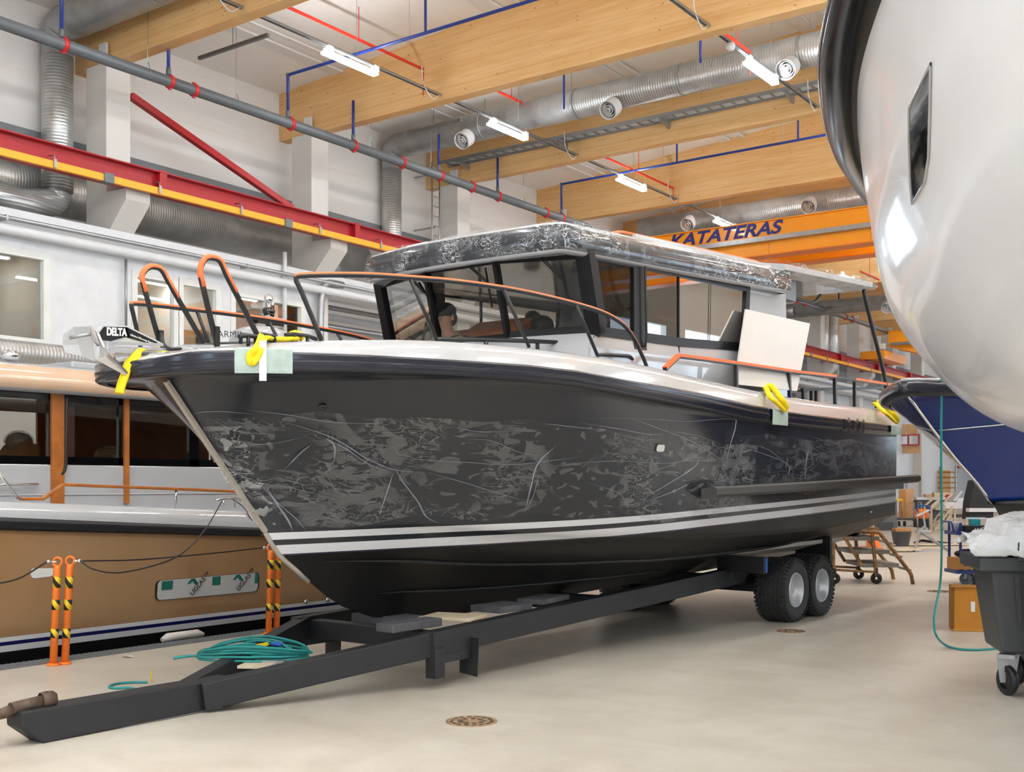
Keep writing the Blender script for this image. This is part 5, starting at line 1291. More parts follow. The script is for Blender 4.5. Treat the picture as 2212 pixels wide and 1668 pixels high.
g.box2((CX-2.1, 8.3, 1.9), (CX-1.3, 10.4, 2.72)); g.build('far_cabin_side', M['dash_wood'], tan)
for px, w in ((122, .075), (271, .03)): y = ya(px); g = MB(); g.box2((CX, y-w, 1.52), (CX+.035, y+w, WH1+.02)); g.build('teak_trim', M['teak'], tan)
# roof with tan band
RXO = CX+.2
g = MB(); prof = [(RXO-.12, 2.74), (RXO, 2.77), (RXO-.02, 2.9), (RXO-.1, 3.02), (RXO-.35, 3.07), (XM, 3.14)]
yy = [2.6+k*.6 for k in range(20)]
for sg in (1, -1): g.grid([[Vector((XM+sg*(x-XM), y, z-.012*(y-6.5)*0)) for y in yy] for x, z in prof], mfn=lambda i, j: 0 if i in (1, 2) else 1)
g.add([(XM-(RXO-.12-XM), yy[0], 2.74), (RXO-.12, yy[0], 2.74), (RXO-.12, yy[-1], 2.74), (XM-(RXO-.12-XM), yy[-1], 2.74)], [(0, 1, 2, 3)], m=1)
tr2 = g.build('roof', [M['tan_gel'], M['gelcoat']], tan)
p = aX(215, 772, XM+.3); g = MB(); g.box((p.x, p.y, 3.13), (.7, 1.2, .08)); g.build('roof_hatch', M['gelcoat'], tr2, bevel=.02)
p = aX(22, 778, XM+.9); g = MB(); g.ball((p.x, p.y, 3.13), .1, (1, 1, .6)); g.build('roof_lamp', M['chrome'], tr2)
# radar dome, mast
p = aX(562, 728, -12.4); rz = p.z
g = MB(); g.lathe([(.16, -.3), (.14, -.22), (.3, -.2), (.42, -.17), (.44, -.08), (.40, .06), (.25, .13), (.001, .15)], (p.x, p.y, rz), (0, 0, 1), 32); dome = g.build('radar_dome', M['gelcoat'], tan)
n = (Vector((0, 0, EYE))-p); n.z = 0; n.normalize(); x = Vector((-n.y, n.x, 0))
pc = Vector((p.x, p.y, rz))
o_ = aZ(497, 729, (pc-Vector((0, 0, EYE))).dot(Vector((-SN, CS, 0)))-.42)
text('GARMIN', o_-x*.27, x, (0, 0, 1), .13, M['text_black'], 'lettering', tan)
q = aX(580, 690, -12.7); g = MB(); g.cyl((q.x, q.y, 3.1), (q.x, q.y, q.z+.25), .045, 10); g.box((q.x, q.y, q.z), (.3, .4, .04)); g.box((q.x+.02, q.y+.1, q.z+.12), (.07, .07, .2)); g.ball((q.x, q.y, q.z+.3), .07); g.build('mast', M['chrome'], tan)
g = MB(); g.box((q.x, q.y, q.z-.06), (.12, .5, .06)); g.ball((q.x-.02, q.y+.02, q.z+.12), .1, (1, 1, .8)); g.build('searchlight', M['black_gloss'], tan)
g = MB(); g.cyl((pc.x, pc.y, 3.05), (pc.x, pc.y, rz-.25), .1, 14); g.build('dome_stand', M['gelcoat'], tan)
# teak rail on chrome stanchions, cabin handrail, cleat
RXX = BX-.17
pts = [aX(x, y, RXX) for x, y in ((44, 1078), (92, 1078), (136, 1047), (280, 1047), (420, 1047), (520, 1047))]; zz = pts[2].z
pts = [Vector((RXX, p_.y, p_.z)) for p_ in pts]; pts[3].z = zz-.03; pts[4].z = zz-.06; pts[5].z = zz-.09
pts.append(Vector((RXX, 14, zz-.3)))
g = MB()
for a, c in zip(pts, pts[1:]): g.bar(a, c, .06, .035)
rl = g.build('teak_rail', M['teak'], tan, bevel=.008)
for px in (380, 560): y = aX(px, 1060, RXX).y; z_ = zz-.05; g = MB(); g.cyl((RXX, y, z_), (RXX, y, cap(y)), .014, 8); g.build('stanchion', M['chrome'], rl)
a, c = aX(-60, 1049, CX+.07), aX(82, 1046, CX+.07); g = MB(); g.cyl(a, c, .014, 8); g.cyl(c, c-Vector((.07, 0, 0)), .012, 8); g.build('cabin_handrail', M['chrome'], tan)
a, c = aX(-4, 1020, RXX), aX(40, 1078, RXX); g = MB(); g.tube([a, c], .014, 8); g.tube([a, a+Vector((0, -2, .25))], .014, 8); g.build('bow_rail', M['chrome'], tan)
cl = aX(494, 1088, RXX); g = MB(); g.tube([cl+Vector((0, -.2, .04)), cl+Vector((0, -.1, .06)), cl+Vector((0, .1, .06)), cl+Vector((0, .2, .04))], .016, 8)
for d in (-.08, .08): g.cyl(cl+Vector((0, d, .05)), cl+Vector((0, d*1.2, -.05)), .012, 8)
g.build('cleat', M['chrome'], tan)
y = ya(137); g = MB(); g.tube(round_path([(CX+.01, y+.01, 2.72), (CX+.05, y+.01, 2.7), (CX+.05, y, 1.95), (CX+.05, y-.02, 1.88), (CX+.01, y-.05, 1.84)], .06), .016, 8); g.build('door_handle', M['black_metal'], tan)
# seats behind the panes
for i, (px, py) in enumerate(((45, 955), (235, 985))):
    p = aX(px, py, CX-.7); g = MB(); g.ball((p.x, p.y-.02, p.z), .15, (1, 1.0, .75)); g.prism([(p.x-.22, p.y-.5, 1.6), (p.x-.22, p.y-.1, p.z-.02), (p.x-.22, p.y+.12, p.z-.02), (p.x-.22, p.y+.1, 1.6)], (.45, 0, 0)); g.build('seat', M['seat_tan'], tan, bevel=.05)
    g = MB(); g.ball((p.x, p.y-.02, p.z), .17, (1, 1.0, .8)); g.build('seat_wrap', M['bag_film'], tan)
# hull window covered in printed film
q0, q1, q2, q3 = [aX(x, y, BX+.0) for x, y in ((342, 1255), (566, 1236), (566, 1278), (342, 1299))]
def rquad(c, r, n=6, off=.0):
    out = []
    for i in range(4):
        P_, A, B_ = c[i], c[i-1], c[(i+1) % 4]; a = P_+(A-P_).normalized()*r; b_ = P_+(B_-P_).normalized()*r
        for k in range(n+1): t = k/n; out.append(a*(1-t)**2+P_*2*t*(1-t)+b_*t*t)
    return [v+Vector((off, 0, 0)) for v in out]
def hullx(h): 
    return XM+1.78*tab([.21, .5, 1.1], [.945, .965, .985])(h)
crn = [Vector((hullx(q.z), q.y, q.z)) for q in (q0, q1, q2, q3)]
g = MB(); g.add(rquad(crn, .07, 6, .004), [list(range(28))]); hw = g.build('hull_window', M['black_gloss'], tan, solid=.012)
cin = [v.lerp(sum(crn, Vector())/4, .03)+Vector((0, 0, .0)) for v in crn]
g = MB(); g.add(rquad(cin, .06, 6, .014), [list(range(28))]); g.build('cover_film', M['silver_panel'], hw)
ex = (crn[1]-crn[0]); ey = (crn[3]-crn[0])
uv = lambda a, b_: crn[0]+ex*a+ey*b_+Vector((.018, 0, 0))
for a0, a1, b0, b1 in ((.05, .15, .06, .5), (.52, .6, .05, .5), (.95, .985, .05, .6)): g = MB(); g.add([uv(a0, b0), uv(a1, b0), uv(a1, b1), uv(a0, b1)], [(0, 1, 2, 3)]); g.build('green_print', M['text_green'], hw)
for a0 in (.32, .76): g = MB(); g.add([uv(a0-.04, .3), uv(a0, .05), uv(a0+.03, .05), uv(a0-.01, .3)], [(0, 1, 2, 3)]); g.add([uv(a0, .1), uv(a0+.03, .05), uv(a0+.07, .35), uv(a0+.04, .4)], [(0, 1, 2, 3)]); g.build('arrow_print', M['text_green'], hw)
upn = -ey.normalized()
for a0 in (.33, .78): text('UGLAS™', uv(a0, .95)+Vector((.01, 0, 0)), ex.normalized()*.62+upn*.62, upn*.62-ex.normalized()*.62, .085, M['text_black'], 'lettering', hw)
p = Vector((hullx(.47), 0, 0)); e_ = aX(91, 1236, hullx(.8)); g = MB()
g.add(rquad([e_+Vector((.006, dy, dz)) for dy, dz in ((-.13, .05), (.13, .06), (.13, -.05), (-.13, -.06))], .055, 5), [list(range(24))]); g.build('side_badge', M['tape_white'], tan)
for px, py in ((660, 1300), (707, 1296)): e_ = aX(px, py, hullx(.25)); g = MB(); g.lathe([(.03, 0), (.028, .02), (.012, .025), (.001, .01)], e_, (1, 0, 0), 14); g.build('hull_outlet', M['chrome'], tan)
p = aX(395, 1380, -10.38); b = MB(); b.tube([(p.x, p.y-.28, .03), (p.x, p.y-.2, .05), (p.x, p.y+.2, .05), (p.x, p.y+.28, .03)], [.03, .06, .06, .03], 12, flat=.8)
tag(b.build('boat_fender_block', M['board_white']), 'cream rubber block lying at the pool edge below the tan boat', 'block')
# barrier posts with hazard sleeves, chains
post_lab = ['orange post at the far left, its tape bands lower than its neighbour', 'orange post with the rope knot, second from the left', 'orange post left of the pair under the dark bow', 'orange post right of the pair, partly behind the dark bow']
POST = []
for i, (bx_, by_, tx_, ty_) in enumerate(((115, 1438, 124, 1222), (140, 1435, 151, 1220), (580, 1370, 585, 1190), (597, 1367, 601, 1190))):
    p = aH(bx_, by_, 0); Z = (p-E0).dot(Vector((-SN, CS, 0))); tp = aZ(tx_, ty_, Z); tp.y = tp.y
    t = thing('barrier_post', post_lab[i], 'post', p, 'orange barrier posts by the pool'); POST.append(tp)
    d = (tp-p); L_ = d.length; dn = d.normalized()
    g = MB(); g.tube([p, p+dn*(L_*.97), tp], [.036, .036, .03], 14); g.build('tube', M['orange_plastic'], t)
    g = MB(); g.lathe([(.036, .0), (.062, .0), (.062, .02), (.036, .025)], p, dn, 18); g.build('base_flange', M['orange_plastic'], t)
    for f0, f1 in ((.78, .89), (.56, .66), (.28, .37)):
        f0 -= .015*(i % 2); f1 -= .01*(i % 2)
        g = MB(); g.cyl(p+dn*L_*f0, p+dn*L_*f1, .0375, 14); g.build('hazard_band', M['hazard'], t)
    g = MB(); c = tp+dn*.035; x = Vector((CS, SN, 0)); g.tube([c+(x*math.cos(a)+dn*math.sin(a))*.042 for a in [k*math.pi/8 for k in range(16)]], .012, 8, closed=True); g.build('eye_ring', M['orange_plastic'], t)
    g = MB(); q = c+x*(-.09 if i == 0 else .09 if i == 1 else -.08); g.tube([c, q], .012, 6); g.ball(q, .02); g.build('snap_hook', M['chrome'], t)
UPV = Vector((0, 0, .035))
def rope(label, pts, r=.008, mk='black_matte', nm='barrier_rope', cat='rope'):
    b = MB(); b.tube(smooth_path(pts, 8), r, 6); return tag(b.build(nm, M[mk]), label, cat)
x_ = Vector((CS, SN, 0))
a = POST[0]+UPV-x_*.1; c = aZ(-30, 1265, 9.6); rope('dark barrier rope leaving the leftmost post to the left', [a, a.lerp(c, .5)-Vector((0, 0, .05)), c])
a = POST[1]+UPV+x_*.1; c = POST[2]+UPV-x_*.1; rope('dark barrier rope stretched between the two pairs of orange posts', [a, a.lerp(c, .3)-Vector((0, 0, .03)), a.lerp(c, .7)-Vector((0, 0, .02)), c])
m1, m2 = aZ(270, 1236, 10.6), aZ(380, 1204, 11.0)
rope('thin mooring line from the orange post up to the cleat of the tan boat', [a, aZ(205, 1231, 10.3), m1, m2, aZ(440, 1148, 11.9), cl+Vector((0, -.1, .03))], .007)
rope('short dark line hanging from the cleat of the tan boat', [cl+Vector((0, .05, .06)), cl+Vector((.1, .15, -.05)), cl+Vector((.12, .25, -.2)), cl+Vector((.13, .38, -.33))], .007)
# ================================================================== BOATS ON THE RIGHT
# blue boat: bow leaning over the workshop, seen past the white hull
bo = aX(1952, 842, -3.62)
BLd = Vector((.17, .985, 0)).normalized(); BLn = Vector((BLd.y, -BLd.x, 0))
def lw(u, v, h): return Vector((bo.x, bo.y, 0))+BLd*u+BLn*v+Vector((0, 0, h))
hS = bo.z
bl = thing('blue_boat', 'glossy dark blue boat bow with a black fender behind the white hull', 'boat', (bo.x, bo.y, 0))
bs_ = stab([0, .05, .2, .5, 1, 1.8, 3, 5, 8], [0, .07, .2, .42, .74, 1.12, 1.42, 1.6, 1.6])
stx = stab([0, .3, .55, .8, 1], [.12, .72, 1.25, 1.85, 2.25])         # stem rake
hk = 1.52
rows_ = []; SL = [(i/40)**1.7 for i in range(41)]; LB = 8.0
rows_.append([(LB*s, max(0, bs_(LB*s)-.03), hS-.06) for s in SL])
for j in range(13):
    gq = j/12; us = stx(gq); r = []
    for s in SL:
        u = us+(LB-us)*s; x = u-us; tp = bs_(x)*.97; bt_ = stab([0, .5, 1.5, 3, 5, 8], [0, .2, .6, 1.05, 1.35, 1.45])(x)
        r.append((u, bt_+(tp-bt_)*(1-gq)**1.6, (hS-.06)+(hk-hS+.06)*gq-.0))
    rows_.append(r)
for kq, (du, hh) in enumerate(((.06, -.03), (.5, -.38), (1.3, -.62), (2.4, -.72))):
    r = []; f = (kq+1)/4
    for s in SL:
        us = 2.25+du; u = us+(LB-us)*s; x = u-us; r.append((u, stab([0, .5, 1.5, 3, 5, 8], [0, .2, .6, 1.05, 1.35, 1.45])(x)*(1-f), hk+hh*(1 if f < 1 else 1)))
    rows_.append(r)
g = MB()
for sg in (1, -1): g.grid([[lw(u, v*sg, h) for u, v, h in r] for r in rows_], mfn=lambda i, j: 1 if i > 12 else 0)
g.build('hull', [M['blue_gel'], M['antifoul']], bl)
UB = [0, .02, .06, .12, .2, .35, .5, .75, 1, 1.4, 1.8, 2.4, 3, 4, 5, 6.5, 8]
PB = [(u, -bs_(u)) for u in UB[::-1]]+[(u, bs_(u)) for u in UB[1:]]
def sweepb(sec, fn=lw):
    R_ = []
    for d, h in sec:
        r = []
        for i, (u, v) in enumerate(PB):
            a = PB[max(0, i-1)]; c = PB[min(len(PB)-1, i+1)]; tx, ty = c[0]-a[0], c[1]-a[1]; L_ = math.hypot(tx, ty); r.append(fn(u-ty/L_*d, v+tx/L_*d, h))
        R_.append(r)
    return R_
g = MB(); g.grid(sweepb([(-.06, hS-.07), (.03, hS-.06), (.055, hS-.02), (.055, hS+.04), (.03, hS+.08), (-.06, hS+.09)])); g.build('fender', M['fender_rubber'], bl)
g = MB(); rr_ = sweepb([(-.03, hS+.085), (.0, hS+.1), (-.05, hS+.13), (-.2, hS+.14)]); rr_.append([lw(max(.3, u), 0, hS+.15) for u, v in PB]); g.grid(rr_); g.build('deck', M['gelcoat'], bl)
g = MB(); g.tube([lw(stx(q/10)-.015, 0, (hS-.06)+(hk-hS+.06)*q/10) for q in range(11)], .018, 8); g.build('stem_guard', M['chrome'], bl)
g = MB()
for sg in (1, -1):
    pts = []
    for s in [.004+.3*k/20 for k in range(21)]:
        gq = .30-.6*s; us = stx(gq); u = us+(LB-us)*s; x = u-us; tp = bs_(x)*.97; bt_ = stab([0, .5, 1.5, 3, 5, 8], [0, .2, .6, 1.05, 1.35, 1.45])(x); pts.append(lw(u, sg*(bt_+(tp-bt_)*(1-gq)**1.6+.01), (hS-.06)+(hk-hS+.06)*gq))
    g.tube(pts, .009, 6)
g.build('hull_trim', M['chrome'], bl)
g = MB(); us = 2.25
for sg in (1, -1): g.tube([lw(us+x, sg*(stab([0, .5, 1.5, 3], [0, .2, .6, 1.05])(x)+.03), hk+.0) for x in [k*.15 for k in range(20)]], [.05*min(1, .5+k*.1) for k in range(20)], 8)
g.build('spray_rail', M['antifoul'], bl)
g = MB(); 
for u in (3.4, 6.4):
    for sg in (1, -1): g.bar(lw(u, sg*.75, 0), lw(u, sg*.55, .98), .1, .1)
    g.bar(lw(u, -.9, .06), lw(u, .9, .06), .12, .12)
tag(g.build('boat_cradle', M['trailer_paint']), 'dark steel cradle under the blue boat', 'cradle')
# white boat close at the right edge, high on supports
WYS = [3.25, 3.5, 4, 5, 6, 7.5, 9, 10.6, 12.4]; AXW = -.3
ctl = {  # rows from gunwale down: (half breadth list, height list)
 0: ([.0, .33, .75, 1.31, 1.74, 2.17, 2.38, 2.48, 2.48], [3.92, 3.91, 3.9, 3.88, 3.86, 3.84, 3.82, 3.82, 3.82]),
 1: ([.05, .26, .64, 1.21, 1.67, 2.16, 2.42, 2.52, 2.54], [3.86, 3.78, 3.72, 3.68, 3.64, 3.6, 3.55, 3.55, 3.55]),
 2: ([.02, .15, .50, 1.05, 1.50, 2.07, 2.40, 2.50, 2.52], [3.76, 3.55, 3.4, 3.25, 3.15, 3.08, 3.05, 3.05, 3.05]),
 3: ([.01, .08, .32, .82, 1.27, 1.80, 2.12, 2.25, 2.28], [3.68, 3.3, 3.0, 2.8, 2.66, 2.6, 2.6, 2.62, 2.64]),
 4: ([.0, .05, .2, .58, .98, 1.42, 1.70, 1.85, 1.9], [3.62, 3.1, 2.75, 2.48, 2.32, 2.24, 2.22, 2.25, 2.28]),
 5: ([.0, .02, .1, .3, .5, .75, .9, 1.0, 1.0], [3.56, 2.95, 2.55, 2.22, 2.06, 1.97, 1.92, 1.92, 1.95]),
 6: ([0]*9, [3.52, 2.85, 2.4, 2.05, 1.88, 1.76, 1.68, 1.66, 1.66])}
NYW = 60; YW = [WYS[0]+(WYS[-1]-WYS[0])*(i/NYW)**1.3 for i in range(NYW+1)]
fv = {k: (stab(WYS, a), stab(WYS, c)) for k, (a, c) in ctl.items()}
def wcol(y):
    pts = [Vector((fv[k][0](y), 0, fv[k][1](y))) for k in range(7)]
    return smooth_path(pts, 7)
cols = [wcol(y) for y in YW]; NR = len(cols[0])
wb = thing('white_boat', 'big glossy white boat hull with black fender looming close at the right edge', 'boat', (AXW, 6, 1.6))
g = MB()
for sg in (-1, 1): g.grid([[Vector((AXW+sg*cols[i][j].x, YW[i], cols[i][j].z)) for i in range(NYW+1)] for j in range(NR)])
i = NYW; g.add([Vector((AXW-c.x, YW[i], c.z)) for c in cols[i]]+[Vector((AXW+c.x, YW[i], c.z)) for c in cols[i][::-1]], [list(range(2*NR))])
wh = g.build('hull', M['gel_white_big'], wb)
fg = lambda y: fv[0][0](y); hg_ = lambda y: fv[0][1](y)
g = MB()
for sg in (-1, 1): g.grid([[Vector((AXW+sg*max(0, fg(y)+d*min(1, (y-WYS[0])/.7)), y-max(0, d)*max(0, 1-(y-WYS[0])/.5), hg_(y)+h)) for y in YW] for d, h in ((-.05, -.02), (.02, -.03), (.075, -.02), (.19, .05), (.2, .09), (.18, .16), (.0, .2))])
g.build('fender', M['fender_gloss'], wb)
g = MB()
for sg in (-1, 1): g.tube([Vector((AXW+sg*(fg(y)+.2*min(1, (y-WYS[0])/.7)), y, hg_(y)+.1)) for y in YW], .012, 6)
g.build('fender_insert', M['chrome'], wb)
g = MB()
for sg in (-1, 1): g.grid([[Vector((AXW+sg*max(0, fg(y)+d*min(1, (y-WYS[0])/.7)), y-max(0, d)*max(0, 1-(y-WYS[0])/.5), hg_(y)+h)) for y in YW] for d, h in ((.02, .19), (-.02, .25), (-.1, .4), (-.2, .42), (-9, .45))])
g.build('deck', M['gelcoat'], wb)
WT = BVHTree.FromPolygons([v.co[:] for v in wh.data.vertices], [p.vertices[:] for p in wh.data.polygons]); WO = ORG[wb.name]
def whit(px, py): return hit(px, py, WT, WO)
# long hull window recessed in the near side
up = [(2013, 136), (2011, 240), (2008, 340), (1999, 395)]; lo_ = [(1966, 232), (1966, 300), (1968, 380), (1972, 440)]
def wrow(pts, n=12):
    out = []
    for (a, c) in zip(pts, pts[1:]):
        for k in range(n): t = k/n; out.append((a[0]+(c[0]-a[0])*t, a[1]+(c[1]-a[1])*t))
    return out+[pts[-1]]
U_, L_2 = wrow(up), wrow(lo_)
rws = []
for j in range(9):
    r = []
    for a, c in zip(U_, L_2):
        t = j/8; p, n = whit(a[0]+(c[0]-a[0])*t, a[1]+(c[1]-a[1])*t)
        if p is None: p = rws[-1][len(r)] if rws else r[-1]; n = Vector((-1, 0, 0))
        n = -n if n.x > 0 else n; r.append(p+n*.006)
    rws.append(r)
g = MB(); g.grid(rws); wnd = g.build('hull_window', M['black_gloss'], wb)
edge = [r[0] for r in rws]+rws[-1][1:]+[r[-1] for r in rws[::-1]][1:]+rws[0][::-1][1:-1]
g = MB(); g.tube(edge, .006, 6, closed=True); g.build('window_rim', M['gelcoat'], wnd)
for ys_ in (6.5, 11.5):
    b = MB()
    for x in (-.9, .4): b.bar((AXW+x, ys_, 0), (AXW+x*.6, ys_, 1.72), .12, .12)
    b.bar((AXW-1.0, ys_, .06), (AXW+.6, ys_, .06), .14, .12); b.bar((AXW-.55, ys_, 1.0), (AXW+.25, ys_, 1.0), .1, .1)
    for x in (.6, .9): pass
    tag(b.build('boat_support', M['trailer_paint']), 'steel support stand under the '+('nearer' if ys_ < 8 else 'farther')+' part of the white hull', 'stand')
# ================================================================== FLOOR ITEMS
def drain(px, py, r, label):
    p = aH(px, py, 0); t = thing('floor_drain', label, 'drain', p, 'round floor drains')
    g = MB(); g.lathe([(r, 0), (r, .006), (r*.93, .008), (r*.9, .004), (.001, .004)], p, (0, 0, 1), 36); g.build('cover', M['drain'], t)
    g = MB()
    for q, rr in ((16, .78), (9, .45)):
        for k in range(q):
            a = 2*math.pi*k/q; c = p+Vector((math.cos(a)*r*rr, math.sin(a)*r*rr, .0055)); g.box(c, (r*.16, r*.12 if rr > .5 else r*.2, .003), Matrix.Rotation(a+math.pi/2, 3, 'Z'))
    g.build('slot', M['rust'], t)['kind'] = 'stuff'
drain(1019, 1559, .19, 'round rusty floor drain in the foreground')
drain(1709, 1364, .17, 'dark floor drain right of the trailer tyres')
drain(2030, 1278, .2, 'distant floor drain beside the hanging teal hose')
# teal hose coil on the drawbar
pc = aH(550, 1424, .26); b = MB(); rnd = random.Random(3)
pts = []
for k in range(260):
    a = k*.31; rr = .26+.1*math.sin(k*.11)+.05*rnd.random(); pts.append(pc+Vector((CS*math.cos(a)*rr*1.25-SN*math.sin(a)*rr*.8, SN*math.cos(a)*rr*1.25+CS*math.sin(a)*rr*.8, .02+.11*(k/260)*(1-.4*math.cos(a*2))*.9)))
tb = thing('hose_coil', 'untidy coil of teal air hose lying on the trailer drawbar', 'hose', pc)
b.tube(pts, .0105, 6); b.tube(smooth_path([pts[0], pc+Vector((-.35, -.25, .03)), pc+Vector((-.52, -.42, .01)), pc+Vector((-.4, -.3, .03)), pts[20]], 6), .0105, 6); b.build('hose', M['teal_hose'], tb)
b = MB(); q = pc+Vector((.02, -.03, .11)); b.bar(q, q+Vector((.12, .05, .03)), .03, .03); b.build('hose_gun', M['yellow'], tb)
b = MB(); b.ball(pc+Vector((.12, .14, .12)), .04, (1.6, 1, .6)); b.build('hose_coupling', M['blue_plain'], tb)
for i, (px, py, mk) in enumerate(((555, 1441, 'plywood'), (588, 1434, 'galv'))):
    p = aH(px, py, .255); b = MB(); b.box(p+Vector((0, 0, .012+.016*i)), (.26, .2, .022), Matrix.Rotation(.5, 3, 'Z'))
    tag(b.build('offcut', M[mk]), ['wooden offcut under the hose coil on the drawbar', 'grey metal plate beside the hose coil on the drawbar'][i], 'plate')
pts = [aH(x, y, .012) for x, y in ((318, 1474), (285, 1474), (252, 1477), (236, 1483), (246, 1487), (275, 1486), (300, 1490))]
b = MB(); b.tube(smooth_path(pts, 6), .011, 6); tag(b.build('hose_loop', M['teal_hose']), 'loose loop of teal hose on the floor behind the trailer tongue', 'hose')
p = aH(327, 1474, .0); b = MB(); b.tube([p, p+Vector((0, 0, .06)), p+Vector((-.01, 0, .1))], .006, 6); tag(b.build('cable_tie', M['yellow']), 'thin yellow tie standing up beside the hose loop', 'tie')
p = aH(275, 1420, 0); b = MB(); b.add([p+Vector((-.06, -.02, .005)), p+Vector((.02, -.05, .02)), p+Vector((.07, .02, .006)), p+Vector((0, .05, .015))], [(0, 1, 2, 3)]); tag(b.build('paper_scrap', M['tape_white'], solid=.002), 'small white paper scrap on the floor near the orange posts', 'paper')
# wheelie bin with white plastic sheet
bp = aH(2178, 1497, 0)
# bin frame: width direction along image right
bx_ = Vector((CS, SN, 0)); by_2 = Vector((-SN, CS, 0)); bx_ = (bx_*.98-by_2*.2).normalized(); by_2 = Vector((-bx_.y, bx_.x, 0))
c0_ = aZ(2164, 1425, (bp-E0).dot(Vector((-SN, CS, 0)))-.12); c0_.z = 0
t = thing('waste_bin', 'dark grey wheeled waste bin at the right edge', 'bin', c0_)
def bb(x, y, z): return c0_+bx_*x+by_2*y+Vector((0, 0, z))
zB, zT = .34, aZ(2135, 1232, (bp-E0).dot(Vector((-SN, CS, 0)))-.12).z
zR = zT+.14
W1, D1 = 1.25, .72
g = MB()
r0 = [(0, 0), (W1-.06, 0), (W1-.06, D1-.06), (0, D1-.06)]; r1 = [(-.1, -.06), (W1+.05, -.06), (W1+.05, D1), (-.1, D1)]
r2 = r1
for ra, za, rb_, zb in ((r0, zB, r1, zT),): 
    g.add([bb(x, y, za) for x, y in ra]+[bb(x, y, zb) for x, y in rb_], [(3, 2, 1, 0)]+[(k, (k+1) % 4, 4+(k+1) % 4, 4+k) for k in range(4)])
g.build('body', M['bin_grey'], t, bevel=.03)
g = MB()
rim_o = [(-.19, -.1), (W1+.1, -.1), (W1+.1, D1+.06), (-.19, D1+.06)]
g.add([bb(x, y, zT) for x, y in rim_o]+[bb(x, y, zT+.11) for x, y in rim_o]+[bb(x*.98+.01, y*.9+.03, zT+.11) for x, y in r1]+[bb(x, y, zT-.02) for x, y in r1], [(k, (k+1) % 4, 4+(k+1) % 4, 4+k) for k in range(4)]+[(4+k, 4+(k+1) % 4, 8+(k+1) % 4, 8+k) for k in range(4)]+[(k, 12+k, 12+(k+1) % 4, (k+1) % 4) for k in range(4)])
g.build('rim', M['bin_grey'], t, bevel=.012)
g = MB(); g.prism([bb(.1, -.12, zT+.08), bb(.52, -.12, zT+.08), bb(.52, -.12, zT+.24), bb(.1, -.12, zT+.24)], by_2*.12); g.build('rim_handle', M['bin_grey'], t, bevel=.012)
for x in (.1, .6, 1.1): g = MB(); g.prism([bb(x-.02, -.062, zT-.05), bb(x+.02, -.062, zT-.05), bb(x+.05, -.03, zT-.45), bb(x+.02, -.03, zT-.45)], by_2*-.012); g.build('rib', M['bin_grey'], t)
for x, y in ((.05, .03), (1.1, .1), (.25, .6), (1.1, .6)):
    c = bb(x, y, 0)+Vector((0, 0, .125)); a_ = (by_2*.35+bx_*.94).normalized()
    g = MB(); g.lathe([(.07, -.03), (.115, -.03), (.125, -.015), (.125, .015), (.115, .03), (.07, .03)], c, a_, 26); wl_ = g.build('caster_wheel', M['rubber'], t)
    g = MB(); g.lathe([(.001, -.02), (.07, -.024), (.07, .024), (.001, .02)], c, a_, 20); g.build('hub', M['black_metal'], wl_)
    g = MB(); 
    for s in (-1, 1): g.add([c+a_*s*.042+bx_*q+by_2*0+Vector((0, 0, z)) for q, z in ((-.05, .21), (.06, .21), (.02, -.02), (-.02, -.02))], [(0, 1, 2, 3)])
    g.box(c+Vector((0, 0, .2)), (.13, .13, .03)); g.build('caster_fork', M['galv'], t, solid=.006)
# crumpled white sheet heaped in the bin and hanging over its edge
def vnoise(x, y, seed=0):
    def h(i, j): return (math.sin(i*127.1+j*311.7+seed*74.7)*43758.5453) % 1
    i, j = math.floor(x), math.floor(y); a, c = x-i, y-j; a = a*a*(3-2*a); c = c*c*(3-2*c)
    return (h(i, j)*(1-a)+h(i+1, j)*a)*(1-c)+(h(i, j+1)*(1-a)+h(i+1, j+1)*a)*c
b = MB(); rws = []
NX, NYy = 70, 60
for j in range(NYy+1):
    r = []
    for i in range(NX+1):
        a, c = i/NX, j/NYy
        x = -.22+(W1+.4)*a; y = -.42+(D1+.5)*c
        rid = abs(vnoise(x*4.2+y*1.5, y*3.1, 1)-.5)*2; rid2 = abs(vnoise(x*9-y*4, y*8+x*3, 2)-.5)*2; rid3 = vnoise(x*2.2, y*2.2, 3)
        z = zT+.12+.27*math.sin(min(1, max(0, (x+.25)/1.0))*math.pi*.6)*min(1, max(0, (y+.25)/.35))+.14*(1-rid)+.04*(1-rid2)+.12*(rid3-.5)
        if x < .05: z = min(z, zT+.16+.10*(1-rid)+.05*(1-rid2))
        if y < -.08:
            if x > .12: t_ = min(1, (x-.12)/.22); z = z*(1-t_)+t_*(zT+.25-(-.08-y)*4.6-.1*rid); y = y*(1-t_)+t_*(-.13-.07*(1-rid)-.03*(1-rid2))
            else: y = -.08+(y+.08)*.25; z = max(z-.06, zT+.12)
        r.append(bb(x+.05*(rid2-.5), y, z))
    rws.append(r)
b.grid(rws); tag(b.build('plastic_sheet', M['white_sheet'], solid=.002), 'crumpled white plastic sheeting heaped in and hanging over the bin', 'plastic sheet')
